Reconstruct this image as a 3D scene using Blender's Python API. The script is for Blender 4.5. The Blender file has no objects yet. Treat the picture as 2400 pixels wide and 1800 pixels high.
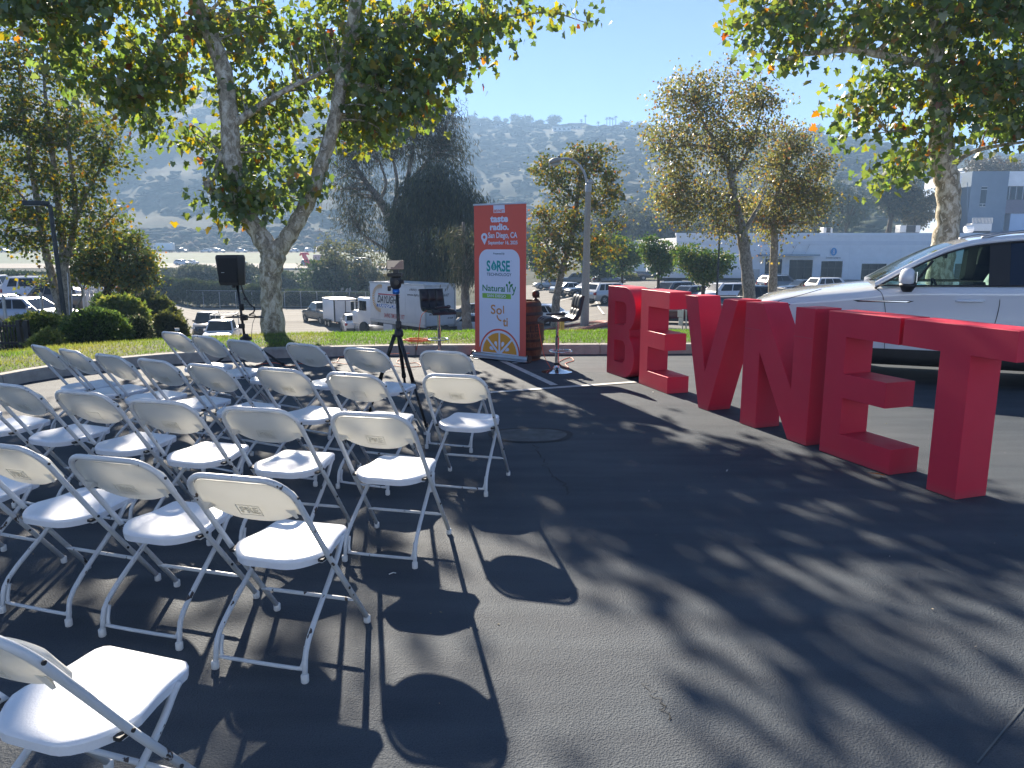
import bpy, bmesh, math, random
import numpy as np
from mathutils import Vector, Matrix
R = math.radians
random.seed(7)
rng = np.random.default_rng(7)
S = bpy.context.scene
COL = S.collection

# ---------------------------------------------------------------- camera
CAM_F, CAM_P, CAM_H = 1750.0, R(10.35), 1.742          # focal length in photo pixels (2400 wide), pitch, height
cd = bpy.data.cameras.new('camera'); cam = bpy.data.objects.new('camera', cd); COL.objects.link(cam)
cd.sensor_fit = 'HORIZONTAL'; cd.sensor_width = 36.0; cd.lens = 36.0 * CAM_F / 2400.0
cd.clip_start = 0.05; cd.clip_end = 6000.0
cam.location = (0, 0, CAM_H); cam.rotation_euler = (R(90) - CAM_P, 0, 0)
S.camera = cam
# ---------------------------------------------------------------- world and sun
SUN_EL, SUN_AZ = R(28.0), R(109.3)                       # azimuth counted from +x
w = bpy.data.worlds.new('World'); S.world = w; w.use_nodes = True
nt = w.node_tree; nt.nodes.clear()
sky = nt.nodes.new('ShaderNodeTexSky'); sky.sky_type = 'NISHITA'; sky.sun_disc = False
sky.sun_elevation = SUN_EL; sky.sun_rotation = R(90) - SUN_AZ
sky.altitude = 50; sky.air_density = 0.4; sky.dust_density = 0.0; sky.ozone_density = 7.0
bg = nt.nodes.new('ShaderNodeBackground'); bg.inputs['Strength'].default_value = 0.05
wo = nt.nodes.new('ShaderNodeOutputWorld')
nt.links.new(sky.outputs[0], bg.inputs[0]); nt.links.new(bg.outputs[0], wo.inputs[0])
sl = bpy.data.lights.new('sun', 'SUN'); sl.energy = 5.0; sl.angle = R(0.53); sl.color = (1.0, 0.89, 0.74)
so = bpy.data.objects.new('sun', sl); COL.objects.link(so)
sdir = Vector((math.cos(SUN_AZ) * math.cos(SUN_EL), math.sin(SUN_AZ) * math.cos(SUN_EL), math.sin(SUN_EL)))
so.rotation_euler = sdir.to_track_quat('Z', 'Y').to_euler()
so.location = (0, 0, 60)
S.view_settings.view_transform = 'Standard'; S.view_settings.look = 'None'
S.view_settings.exposure = 2.1; S.view_settings.gamma = 1.0; S.view_settings.use_curve_mapping = False
S.render.engine = 'CYCLES'
cy = S.cycles
cy.max_bounces = 7; cy.diffuse_bounces = 3; cy.glossy_bounces = 3; cy.transmission_bounces = 5
cy.transparent_max_bounces = 12; cy.volume_bounces = 0; cy.caustics_reflective = False; cy.caustics_refractive = False
cy.use_denoising = True
try: cy.denoiser = 'OPENIMAGEDENOISE'
except Exception: pass
cy.sample_clamp_indirect = 6.0

# ---------------------------------------------------------------- photo geometry helpers
def ray(px, py):
    dx, dy = (px - 1200) / CAM_F, -(py - 900) / CAM_F
    c, s = math.cos(CAM_P), math.sin(CAM_P)
    return Vector((dx, c + s * dy, -s + c * dy))
def at(px, py, Y):
    "the point on the line of sight through a photo pixel that lies Y metres ahead"
    d = ray(px, py); t = Y / d.y
    return Vector((d.x * t, Y, CAM_H + d.z * t))
def gnd(px, py, z=0.0):
    d = ray(px, py); t = (z - CAM_H) / d.z
    return Vector((d.x * t, d.y * t, z))

# ---------------------------------------------------------------- mesh helpers
def catmull(pts, n=6):
    P = [np.array(p, float) for p in pts]
    if len(P) < 3: 
        return [P[0] + (P[-1] - P[0]) * i / n for i in range(n + 1)]
    P = [2 * P[0] - P[1]] + P + [2 * P[-1] - P[-2]]
    out = []
    for i in range(1, len(P) - 2):
        a, b, c, d = P[i - 1], P[i], P[i + 1], P[i + 2]
        for k in range(n):
            t = k / n
            out.append(0.5 * ((2 * b) + (c - a) * t + (2 * a - 5 * b + 4 * c - d) * t * t + (3 * b - a - 3 * c + d) * t ** 3))
    out.append(P[-2]); return out

class MB:
    "collects shapes into one mesh"
    def __init__(self): self.v = []; self.f = []; self.m = []; self.mi = 0
    def add(self, vs, fs):
        o = len(self.v); self.v += [tuple(map(float, v)) for v in vs]
        self.f += [tuple(i + o for i in f) for f in fs]; self.m += [self.mi] * len(fs); return self
    def box(self, x0, x1, y0, y1, z0, z1, bev=0.0):
        if bev <= 0:
            v = [(x, y, z) for x in (x0, x1) for y in (y0, y1) for z in (z0, z1)]
            return self.add(v, [(0, 1, 3, 2), (4, 6, 7, 5), (0, 4, 5, 1), (2, 3, 7, 6), (0, 2, 6, 4), (1, 5, 7, 3)])
        bm = bmesh.new(); bmesh.ops.create_cube(bm, size=1)
        for q in bm.verts: q.co = Vector(((x0 + x1) / 2 + q.co.x * (x1 - x0), (y0 + y1) / 2 + q.co.y * (y1 - y0), (z0 + z1) / 2 + q.co.z * (z1 - z0)))
        bmesh.ops.bevel(bm, geom=list(bm.edges) + list(bm.verts), offset=bev, segments=2, affect='EDGES', profile=.5)
        return self.bm(bm)
    def bm(self, bm, M=None):
        bm.verts.index_update()
        vs = [(M @ q.co if M else q.co) for q in bm.verts]
        self.add(vs, [tuple(q.index for q in f.verts) for f in bm.faces]); bm.free(); return self
    def tube(self, pts, r, n=8, smooth=0, cap=True, flat=1.0):
        if smooth: 
            rr = r if hasattr(r, '__len__') else [r] * len(pts)
            q = catmull([tuple(p) + (a,) for p, a in zip(pts, rr)], smooth); pts = [x[:3] for x in q]; r = [x[3] for x in q]
        P = [Vector(p) for p in pts]; N = len(P); rr = list(r) if hasattr(r, '__len__') else [r] * N
        vs = []; up = None
        for i in range(N):
            t = (P[min(i + 1, N - 1)] - P[max(i - 1, 0)])
            t = t.normalized() if t.length > 1e-9 else Vector((0, 0, 1))
            if up is None:
                up = Vector((0, 0, 1)) if abs(t.z) < .9 else Vector((0, 1, 0))
            a = t.cross(up)
            if a.length < 1e-6: a = t.cross(Vector((1, 0, 0)))
            a.normalize(); b = a.cross(t).normalized(); up = b
            for k in range(n):
                an = 2 * math.pi * k / n
                vs.append(P[i] + a * (rr[i] * math.cos(an)) + b * (rr[i] * flat * math.sin(an)))
        fs = [(i * n + k, i * n + (k + 1) % n, (i + 1) * n + (k + 1) % n, (i + 1) * n + k) for i in range(N - 1) for k in range(n)]
        if cap: fs += [tuple(range(n - 1, -1, -1)), tuple((N - 1) * n + k for k in range(n))]
        return self.add(vs, fs)
    def lathe(self, prof, n=24, c=(0, 0, 0), ax='z', cap=True):
        vs = []; fs = []
        for (r, h) in prof:
            for k in range(n):
                a = 2 * math.pi * k / n; x, y, z = r * math.cos(a), r * math.sin(a), h
                if ax == 'x': x, y, z = z, x, y
                if ax == 'y': x, y, z = x, z, y
                vs.append((x + c[0], y + c[1], z + c[2]))
        N = len(prof)
        fs += [(i * n + k, i * n + (k + 1) % n, (i + 1) * n + (k + 1) % n, (i + 1) * n + k) for i in range(N - 1) for k in range(n)]
        if cap: fs += [tuple(range(n - 1, -1, -1)), tuple((N - 1) * n + k for k in range(n))]
        return self.add(vs, fs)
    def grid(self, rows, close=False):
        n = len(rows[0]); N = len(rows); vs = [p for r_ in rows for p in r_]
        fs = [(i * n + k, i * n + k + 1, (i + 1) * n + k + 1, (i + 1) * n + k) for i in range(N - 1) for k in range(n - 1)]
        if close: fs += [(i * n + n - 1, i * n, (i + 1) * n, (i + 1) * n + n - 1) for i in range(N - 1)]
        return self.add(vs, fs)
    def quad(self, a, b, c, d): return self.add([a, b, c, d], [(0, 1, 2, 3)])
    def prism(self, poly, y0, y1, plane='xz'):
        "a polygon in x,z swept along y (or x,y along z)"
        n = len(poly)
        P = (lambda p, q: (p[0], q, p[1])) if plane == 'xz' else (lambda p, q: (p[0], p[1], q)) if plane == 'xy' else (lambda p, q: (q, p[0], p[1]))
        vs = [P(p, y0) for p in poly] + [P(p, y1) for p in poly]
        fs = [tuple(range(n)), tuple(range(2 * n - 1, n - 1, -1))] + [(k, k + n, (k + 1) % n + n, (k + 1) % n) for k in range(n)]
        return self.add(vs, fs)
    def mesh(self, name, smooth=False, sharp=None):
        me = bpy.data.meshes.new(name); me.from_pydata(self.v, [], self.f)
        bm = bmesh.new(); bm.from_mesh(me); bmesh.ops.recalc_face_normals(bm, faces=bm.faces)
        if sharp is not None:
            for e in bm.edges:
                if len(e.link_faces) == 2 and e.calc_face_angle(0) > R(sharp): e.smooth = False
        bm.to_mesh(me); bm.free()
        if any(self.m): me.polygons.foreach_set('material_index', self.m)
        if smooth or sharp is not None: me.polygons.foreach_set('use_smooth', [True] * len(me.polygons))
        return me

def mobj(name, me, mt=None, parent=None, loc=None, rot=None):
    o = bpy.data.objects.new(name, me); COL.objects.link(o)
    if mt is not None and len(me.materials) == 0:
        for m_ in (mt if isinstance(mt, (list, tuple)) else [mt]): me.materials.append(m_)
    if parent: o.parent = parent
    if loc is not None: o.location = loc
    if rot is not None: o.rotation_euler = rot
    return o
def obj(name, mb, mt, parent=None, smooth=False, sharp=None, loc=None, rot=None):
    return mobj(name, mb.mesh(name, smooth, sharp), mt, parent, loc, rot)
def tag(o, label=None, cat=None, group=None, kind=None):
    if label: o['label'] = label
    if cat: o['category'] = cat
    if group: o['group'] = group
    if kind: o['kind'] = kind
    return o
def thing(name, label, cat, loc=(0, 0, 0), rz=0.0, group=None):
    o = bpy.data.objects.new(name, None); COL.objects.link(o); o.location = loc; o.rotation_euler = (0, 0, rz)
    return tag(o, label, cat, group)
def kids(o): return list(o.children)
def copy_tree(o, parent=None):
    c = o.copy(); COL.objects.link(c); c.parent = parent
    for ch in kids(o): copy_tree(ch, c)
    return c
def curve_mesh(splines, depth=0.0, bevel=0.0, res=1):
    "closed 2d outlines (holes allowed) in x,y filled and extruded by depth, centred on z=0"
    cu = bpy.data.curves.new('outline', 'CURVE'); cu.dimensions = '2D'; cu.fill_mode = 'BOTH' if depth else 'FRONT'
    cu.extrude = max(depth / 2 - bevel, 0); cu.bevel_depth = bevel; cu.bevel_resolution = res
    if bevel: cu.offset = -bevel
    for pts in splines:
        sp = cu.splines.new('POLY'); sp.points.add(len(pts) - 1); sp.use_cyclic_u = True
        for q, p in zip(sp.points, pts): q.co = (p[0], p[1], 0, 1)
    return _curve_to_mesh(cu)
def _curve_to_mesh(cu):
    o = bpy.data.objects.new('tmp', cu); COL.objects.link(o)
    dg = bpy.context.evaluated_depsgraph_get(); dg.update()
    me = bpy.data.meshes.new_from_object(o.evaluated_get(dg)); me = me.copy()
    bpy.data.objects.remove(o); bpy.data.curves.remove(cu); me.materials.clear()
    return me
def text_mesh(s, box=None, bold=0.0, depth=0.0, shear=0.0, spacing=1.0, line=1.0, align='CENTER'):
    "text fitted into box = (x0, y0, x1, y1) in the x,y plane"
    cu = bpy.data.curves.new('lettering', 'FONT'); cu.body = s; cu.size = 1; cu.offset = bold; cu.extrude = depth / 2
    cu.shear = shear; cu.space_character = spacing; cu.space_line = line; cu.align_x = align; cu.resolution_u = 4
    me = _curve_to_mesh(cu)
    if box is not None and len(me.vertices):
        co = np.empty(len(me.vertices) * 3); me.vertices.foreach_get('co', co); co = co.reshape(-1, 3)
        lo, hi = co.min(0), co.max(0); x0, y0, x1, y1 = box
        co[:, 0] = x0 + (co[:, 0] - lo[0]) / max(hi[0] - lo[0], 1e-6) * (x1 - x0)
        co[:, 1] = y0 + (co[:, 1] - lo[1]) / max(hi[1] - lo[1], 1e-6) * (y1 - y0)
        me.vertices.foreach_set('co', co.ravel())
    return me
def stand(me, y=0.0):
    "turn a mesh lying in x,y up into x,z, facing -y, at local y"
    co = np.empty(len(me.vertices) * 3); me.vertices.foreach_get('co', co); co = co.reshape(-1, 3)
    co = np.stack([co[:, 0], y - co[:, 2], co[:, 1]], 1); me.vertices.foreach_set('co', co.ravel()); me.update(); return me
def fast_mesh(name, V, F, tint=None, smooth=False):
    "numpy arrays to a mesh; F is (n,3) or (n,4); tint is a colour per vertex (the leaf's or blade's own colour)"
    me = bpy.data.meshes.new(name); k = F.shape[1]
    me.vertices.add(len(V)); me.vertices.foreach_set('co', V.astype(np.float32).ravel())
    me.loops.add(F.size); me.loops.foreach_set('vertex_index', F.astype(np.int32).ravel())
    me.polygons.add(len(F)); me.polygons.foreach_set('loop_start', np.arange(0, F.size, k, dtype=np.int32))
    me.polygons.foreach_set('loop_total', np.full(len(F), k, dtype=np.int32))
    if smooth: me.polygons.foreach_set('use_smooth', np.ones(len(F), dtype=bool))
    me.update(calc_edges=True); me.validate()
    if tint is not None:
        a = me.attributes.new('tint', 'FLOAT_COLOR', 'POINT')
        a.data.foreach_set('color', np.concatenate([tint, np.ones((len(tint), 1))], 1).astype(np.float32).ravel())
    return me

# ---------------------------------------------------------------- materials
def nodes(name):
    m = bpy.data.materials.new(name); m.use_nodes = True; t = m.node_tree; b = t.nodes['Principled BSDF']
    return m, t, b
def N(t, kind, **kw):
    n = t.nodes.new(kind)
    for k, v in kw.items():
        if k in n.inputs: n.inputs[k].default_value = v
        else: setattr(n, k, v)
    return n
def ramp(t, stops, fac=None):
    n = t.nodes.new('ShaderNodeValToRGB'); e = n.color_ramp.elements
    while len(e) < len(stops): e.new(.5)
    for q, (p, c) in zip(e, stops): q.position = p; q.color = tuple(c) + (1,) if len(c) == 3 else c
    if fac is not None: t.links.new(fac, n.inputs[0])
    return n
def mat(name, col, rough=.5, metal=0.0, var=.12, scale=6.0, bump=0.0, bscale=60.0, spec=.5, coat=0.0, col2=None):
    m, t, b = nodes(name); tc = N(t, 'ShaderNodeTexCoord'); nz = N(t, 'ShaderNodeTexNoise', Scale=scale, Detail=5.0, Roughness=.6)
    t.links.new(tc.outputs['Object'], nz.inputs['Vector'])
    c2 = col2 if col2 else tuple(min(1, c * (1 + var)) for c in col); c1 = tuple(c * (1 - var) for c in col) if not col2 else col
    r_ = ramp(t, [(.3, c1), (.7, c2)], nz.outputs['Fac']); t.links.new(r_.outputs[0], b.inputs['Base Color'])
    b.inputs['Roughness'].default_value = rough; b.inputs['Metallic'].default_value = metal
    b.inputs['Specular IOR Level'].default_value = spec; b.inputs['Coat Weight'].default_value = coat
    if bump:
        n2 = N(t, 'ShaderNodeTexNoise', Scale=bscale, Detail=3.0); t.links.new(tc.outputs['Object'], n2.inputs['Vector'])
        bp = N(t, 'ShaderNodeBump', Strength=bump, Distance=.02); t.links.new(n2.outputs['Fac'], bp.inputs['Height']); t.links.new(bp.outputs[0], b.inputs['Normal'])
    return m
def leaf_mat(name, trans=.45, rough=.45, gloss=.06):
    m, t, b = nodes(name); t.nodes.remove(b); out = [n for n in t.nodes if n.type == 'OUTPUT_MATERIAL'][0]
    a = N(t, 'ShaderNodeAttribute', attribute_name='tint')
    d = N(t, 'ShaderNodeBsdfDiffuse'); tr = N(t, 'ShaderNodeBsdfTranslucent'); g = N(t, 'ShaderNodeBsdfGlossy', Roughness=rough)
    g.inputs['Color'].default_value = (1, 1, 1, 1)
    hs = N(t, 'ShaderNodeHueSaturation', Hue=.482, Saturation=1.15, Value=1.9)
    m1 = N(t, 'ShaderNodeMixShader', Fac=trans); m2 = N(t, 'ShaderNodeMixShader', Fac=gloss)
    L = t.links.new
    L(a.outputs['Color'], d.inputs['Color']); L(a.outputs['Color'], hs.inputs['Color']); L(hs.outputs[0], tr.inputs['Color'])
    L(d.outputs[0], m1.inputs[1]); L(tr.outputs[0], m1.inputs[2]); L(m1.outputs[0], m2.inputs[1]); L(g.outputs[0], m2.inputs[2]); L(m2.outputs[0], out.inputs[0])
    return m
def asphalt_mat(name, dark, light, sc=1.0, crack=.0, rough=.82):
    m, t, b = nodes(name); L = t.links.new; tc = N(t, 'ShaderNodeTexCoord')
    n1 = N(t, 'ShaderNodeTexNoise', Scale=.45 * sc, Detail=6.0, Roughness=.65); n2 = N(t, 'ShaderNodeTexNoise', Scale=190 * sc, Detail=2.0)
    n3 = N(t, 'ShaderNodeTexVoronoi', Scale=120 * sc)
    mp = N(t, 'ShaderNodeMapping'); mp.inputs['Scale'].default_value = (.35, 2.4, 1); mp.inputs['Rotation'].default_value = (0, 0, R(18))
    n4 = N(t, 'ShaderNodeTexNoise', Scale=2.2 * sc, Detail=4.0)
    for n in (n1, n2, n3): L(tc.outputs['Object'], n.inputs['Vector'])
    L(tc.outputs['Object'], mp.inputs['Vector']); L(mp.outputs[0], n4.inputs['Vector'])
    r1 = ramp(t, [(.3, dark), (.72, light)], n1.outputs['Fac'])
    r2 = ramp(t, [(.35, (.72, .72, .72)), (.5, (1, 1, 1)), (.72, (1.0, 1.0, 1.0)), (.8, (1.9, 1.85, 1.75))], n2.outputs['Fac'])
    mx = N(t, 'ShaderNodeMixRGB', blend_type='MULTIPLY', Fac=1.0); L(r1.outputs[0], mx.inputs[1]); L(r2.outputs[0], mx.inputs[2])
    r4 = ramp(t, [(.35, (.86, .86, .87)), (.65, (1.12, 1.12, 1.1))], n4.outputs['Fac'])
    mx2 = N(t, 'ShaderNodeMixRGB', blend_type='MULTIPLY', Fac=1.0); L(mx.outputs[0], mx2.inputs[1]); L(r4.outputs[0], mx2.inputs[2])
    last = mx2
    b.inputs['Roughness'].default_value = rough; b.inputs['Specular IOR Level'].default_value = .14
    ad = N(t, 'ShaderNodeMath', operation='ADD'); L(n2.outputs['Fac'], ad.inputs[0]); L(n3.outputs['Distance'], ad.inputs[1])
    bp = N(t, 'ShaderNodeBump', Strength=.55, Distance=.006); L(ad.outputs[0], bp.inputs['Height']); L(bp.outputs[0], b.inputs['Normal'])
    if crack:
        n5 = N(t, 'ShaderNodeTexNoise', Scale=1.3, Detail=4.0); L(tc.outputs['Object'], n5.inputs['Vector'])
        mxv = N(t, 'ShaderNodeMixRGB', blend_type='ADD', Fac=.5); L(tc.outputs['Object'], mxv.inputs[1]); L(n5.outputs['Color'], mxv.inputs[2])
        v5 = N(t, 'ShaderNodeTexVoronoi', feature='DISTANCE_TO_EDGE', Scale=crack); L(mxv.outputs[0], v5.inputs['Vector'])
        n6 = N(t, 'ShaderNodeTexNoise', Scale=.5, Detail=2.0); L(tc.outputs['Object'], n6.inputs['Vector'])
        thr = N(t, 'ShaderNodeMath', operation='MULTIPLY'); rr = ramp(t, [(.0, (1, 1, 1)), (.006, (0, 0, 0))], v5.outputs['Distance'])
        rs = ramp(t, [(.52, (0, 0, 0)), (.6, (1, 1, 1))], n6.outputs['Fac']); L(rr.outputs[0], thr.inputs[0]); L(rs.outputs[0], thr.inputs[1])
        mx3 = N(t, 'ShaderNodeMixRGB', blend_type='MIX'); L(thr.outputs[0], mx3.inputs[0]); L(last.outputs[0], mx3.inputs[1]); mx3.inputs[2].default_value = (.012, .012, .013, 1); last = mx3
    L(last.outputs[0], b.inputs['Base Color'])
    return m
def bark_mat(name, cols, scale=7.0, zs=.55):
    m, t, b = nodes(name); L = t.links.new; tc = N(t, 'ShaderNodeTexCoord'); mp = N(t, 'ShaderNodeMapping'); mp.inputs['Scale'].default_value = (1, 1, zs)
    L(tc.outputs['Object'], mp.inputs['Vector'])
    nz = N(t, 'ShaderNodeTexNoise', Scale=scale, Detail=3.5, Roughness=.55, Distortion=.6); L(mp.outputs[0], nz.inputs['Vector'])
    st = [(.0, cols[0])]; ps = [.38, .47, .56, .66]
    r_ = ramp(t, [(.0, cols[0])] + [(p, c) for p, c in zip(ps, cols[1:])], nz.outputs['Fac']); r_.color_ramp.interpolation = 'CONSTANT'
    n2 = N(t, 'ShaderNodeTexNoise', Scale=scale * 6, Detail=4.0); L(mp.outputs[0], n2.inputs['Vector'])
    r2 = ramp(t, [(.3, (.78, .78, .78)), (.7, (1.1, 1.1, 1.1))], n2.outputs['Fac'])
    mx = N(t, 'ShaderNodeMixRGB', blend_type='MULTIPLY', Fac=1.0); L(r_.outputs[0], mx.inputs[1]); L(r2.outputs[0], mx.inputs[2]); L(mx.outputs[0], b.inputs['Base Color'])
    b.inputs['Roughness'].default_value = .85; b.inputs['Specular IOR Level'].default_value = .2
    bp = N(t, 'ShaderNodeBump', Strength=.25, Distance=.01); L(nz.outputs['Fac'], bp.inputs['Height']); L(bp.outputs[0], b.inputs['Normal'])
    return m
def chip_mat(name, paint, chip, thr=.69, scale=18.0, rough=.38):
    "paint with chipped and rusty spots"
    m, t, b = nodes(name); L = t.links.new; tc = N(t, 'ShaderNodeTexCoord'); oi = N(t, 'ShaderNodeObjectInfo')
    ad = N(t, 'ShaderNodeVectorMath', operation='ADD'); ml = N(t, 'ShaderNodeMath', operation='MULTIPLY'); ml.inputs[1].default_value = 40
    L(oi.outputs['Random'], ml.inputs[0]); L(tc.outputs['Object'], ad.inputs[0]); L(ml.outputs[0], ad.inputs[1])
    mp = N(t, 'ShaderNodeMapping'); mp.inputs['Scale'].default_value = (1, .6, .45); L(ad.outputs[0], mp.inputs['Vector'])
    nz = N(t, 'ShaderNodeTexNoise', Scale=scale, Detail=3.0, Roughness=.6); L(mp.outputs[0], nz.inputs['Vector'])
    r_ = ramp(t, [(thr, (0, 0, 0)), (thr + .015, (1, 1, 1))], nz.outputs['Fac'])
    n2 = N(t, 'ShaderNodeTexNoise', Scale=5.0, Detail=4.0); L(ad.outputs[0], n2.inputs['Vector'])
    rp = ramp(t, [(.3, tuple(c * .86 for c in paint)), (.65, paint)], n2.outputs['Fac'])
    mx = N(t, 'ShaderNodeMixRGB'); L(r_.outputs[0], mx.inputs[0]); L(rp.outputs[0], mx.inputs[1]); mx.inputs[2].default_value = chip + (1,)
    L(mx.outputs[0], b.inputs['Base Color']); b.inputs['Roughness'].default_value = rough
    return m
def glass_mat(name, tint=(.55, .68, .66), refl=.08):
    m, t, b = nodes(name); t.nodes.remove(b); out = [n for n in t.nodes if n.type == 'OUTPUT_MATERIAL'][0]
    tr = N(t, 'ShaderNodeBsdfTransparent'); tr.inputs[0].default_value = tint + (1,); g = N(t, 'ShaderNodeBsdfGlossy', Roughness=.02)
    fr = N(t, 'ShaderNodeFresnel', IOR=1.45); mx = N(t, 'ShaderNodeMixShader')
    t.links.new(fr.outputs[0], mx.inputs[0]); t.links.new(tr.outputs[0], mx.inputs[1]); t.links.new(g.outputs[0], mx.inputs[2]); t.links.new(mx.outputs[0], out.inputs[0])
    return m
MT = dict(
    white_paint=mat('white_paint', (.78, .79, .8), .35, var=.04), black_metal=mat('black_metal', (.012, .012, .014), .35, var=.2),
    black_plastic=mat('black_plastic', (.014, .014, .016), .5, var=.15, bump=.15, bscale=220), rubber=mat('rubber', (.02, .02, .021), .8, var=.2),
    chrome=mat('chrome', (.62, .63, .65), .12, 1.0, var=.04), steel=mat('steel', (.42, .43, .45), .35, 1.0, var=.08), dark_glass=mat('dark_glass', (.010, .012, .015), .08, var=.1, spec=.35),
    concrete=mat('concrete', (.36, .34, .31), .9, var=.16, scale=9, bump=.4, bscale=120), galv=mat('galvanised', (.45, .46, .47), .5, .7, var=.12),
    mulch=mat('mulch', (.05, .03, .021), .95, var=.5, scale=30, bump=1.0, bscale=60), dirt=mat('dirt', (.10, .085, .055), .95, var=.4, scale=.6, bump=.5, bscale=4),
    headlight=mat('headlight', (.7, .72, .74), .08, var=.05, spec=.9), taillight=mat('taillight', (.35, .012, .012), .15, var=.1), amber=mat('amber', (.7, .22, .03), .2),
    red_paint=mat('red_sign', (.55, .02, .025), .4), plate=mat('plate', (.6, .6, .58), .5), dark_trim=mat('dark_trim', (.025, .026, .028), .6),
    lettering_black=mat('lettering_black', (.02, .02, .022), .6), lettering_white=mat('lettering_white', (.8, .8, .8), .6, var=.02),
)
# ================================================================ terrain
def _hash(ix, iy, s): 
    v = np.sin(ix * 127.1 + iy * 311.7 + s * 74.7) * 43758.5453
    return v - np.floor(v)
def vnoise(x, y, s=0):
    ix, iy = np.floor(x), np.floor(y); fx, fy = x - ix, y - iy
    fx = fx * fx * (3 - 2 * fx); fy = fy * fy * (3 - 2 * fy)
    a, b, c, d = _hash(ix, iy, s), _hash(ix + 1, iy, s), _hash(ix, iy + 1, s), _hash(ix + 1, iy + 1, s)
    return (a * (1 - fx) + b * fx) * (1 - fy) + (c * (1 - fx) + d * fx) * fy
def fbm(x, y, s=0, o=4):
    r = 0; a = .5
    for i in range(o): r = r + a * vnoise(x * 2 ** i, y * 2 ** i, s + i); a *= .5
    return r
KERB = [(-7.6, -30), (-7.2, -8), (-6.95, 4), (-6.75, 7.2), (-6.45, 9.24), (-6.16, 10.13), (-5.42, 11.03), (-4.5, 11.55), (-3.44, 11.91), (-1.41, 12.2), (1.42, 12.3), (4.5, 12.42), (9, 12.55), (16, 12.7), (34, 13.0)]
_kp = [np.array(p) for p in catmull([(p[0], p[1], 0) for p in KERB], 6)]
KP = np.array([p[:2] for p in _kp])
def kerb_dist(x, y):
    "signed distance to the kerb line, positive on the lawn side"
    x = np.asarray(x, float); y = np.asarray(y, float); best = np.full(x.shape, 1e9); sgn = np.ones(x.shape)
    for a, b in zip(KP[:-1], KP[1:]):
        d = b - a; L2 = d @ d; t = np.clip(((x - a[0]) * d[0] + (y - a[1]) * d[1]) / L2, 0, 1)
        qx, qy = a[0] + t * d[0] - x, a[1] + t * d[1] - y; dd = np.hypot(qx, qy); m = dd < best
        cr = d[0] * (y - a[1]) - d[1] * (x - a[0])
        best = np.where(m, dd, best); sgn = np.where(m, np.sign(cr), sgn)
    return best * sgn
TU = np.array([-1.6, -.6, -.5, -.42, -.3, -.1, .02, .12, .3, .5, 1.6])
TY = np.array([12, 20, 27, 36, 46, 57, 70, 88, 112, 140, 200, 257, 264, 300, 350, 5000.])
TZ = np.array([
    [0] * 11,
    [-.8, -.8, -.9, -1.6, -1.8, -1.4, -1.0, -.8, -.8, -.8, -.8],
    [-1.4, -1.4, -1.7, -3.0, -3.2, -2.5, -1.8, -1.35, -1.4, -1.4, -1.4],
    [-2.2, -2.2, -2.5, -4.6, -4.8, -3.6, -2.6, -1.95, -2.1, -2.1, -2.1],
    [-2.4, -2.4, -3.0, -5.2, -5.3, -4.4, -3.4, -2.45, -2.6, -2.6, -2.6],
    [-2.5, -2.5, -3.2, -5.3, -5.3, -5.0, -3.8, -2.9, -2.75, -2.75, -2.75],
    [-2.6, -2.6, -3.5, -5.3, -5.3, -5.3, -4.0, -3.0, -2.85, -2.85, -2.85],
    [-2.8, -2.8, -4.0, -5.3, -5.3, -5.3, -4.2, -3.1, -3.0, -3.0, -3.0],
    [-3.0, -3.0, -4.0, -4.9, -5.0, -5.0, -4.2, -3.2, -3.1, -3.1, -3.1],
    [-3.4, -3.4, -4.0, -4.5, -4.5, -4.5, -4.0, -3.2, -3.1, -3.1, -3.1],
    [-3.7, -3.7, -3.7, -3.7, -3.7, -3.7, -3.6, -2.5, 0, 2, 2],
    [-3.7, -3.7, -3.7, -3.7, -3.7, -3.7, -3.6, -2.5, 0, 2, 2],
    [-3.7, -3.7, -3.7, -3.7, -3.7, -3.7, -3.6, -2.0, 0, 2, 2],
    [-.4, -.4, -.4, -.4, -.4, -.4, -.4, 0, 0, 2, 2],
    [-.4, -.4, -.4, -.4, -.4, -.4, -.4, 0, 0, 2, 2],
    [0] * 11], float)
def table(u, y):
    u = np.clip(u, TU[0], TU[-1]); ly = np.log(np.clip(y, TY[0], TY[-1])); LY = np.log(TY)
    j = np.clip(np.searchsorted(LY, ly) - 1, 0, len(TY) - 2); ty = (ly - LY[j]) / (LY[j + 1] - LY[j])
    i = np.clip(np.searchsorted(TU, u) - 1, 0, len(TU) - 2); tu = (u - TU[i]) / (TU[i + 1] - TU[i])
    return (TZ[j, i] * (1 - tu) + TZ[j, i + 1] * tu) * (1 - ty) + (TZ[j + 1, i] * (1 - tu) + TZ[j + 1, i + 1] * tu) * ty
RPX = np.array([-600, 0, 400, 750, 1000, 1100, 1300, 1500, 1700, 1900, 2100, 2400, 2900, 4000])
RPY = np.array([190, 200, 222, 255, 285, 303, 312, 322, 336, 340, 358, 386, 410, 440])
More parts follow.
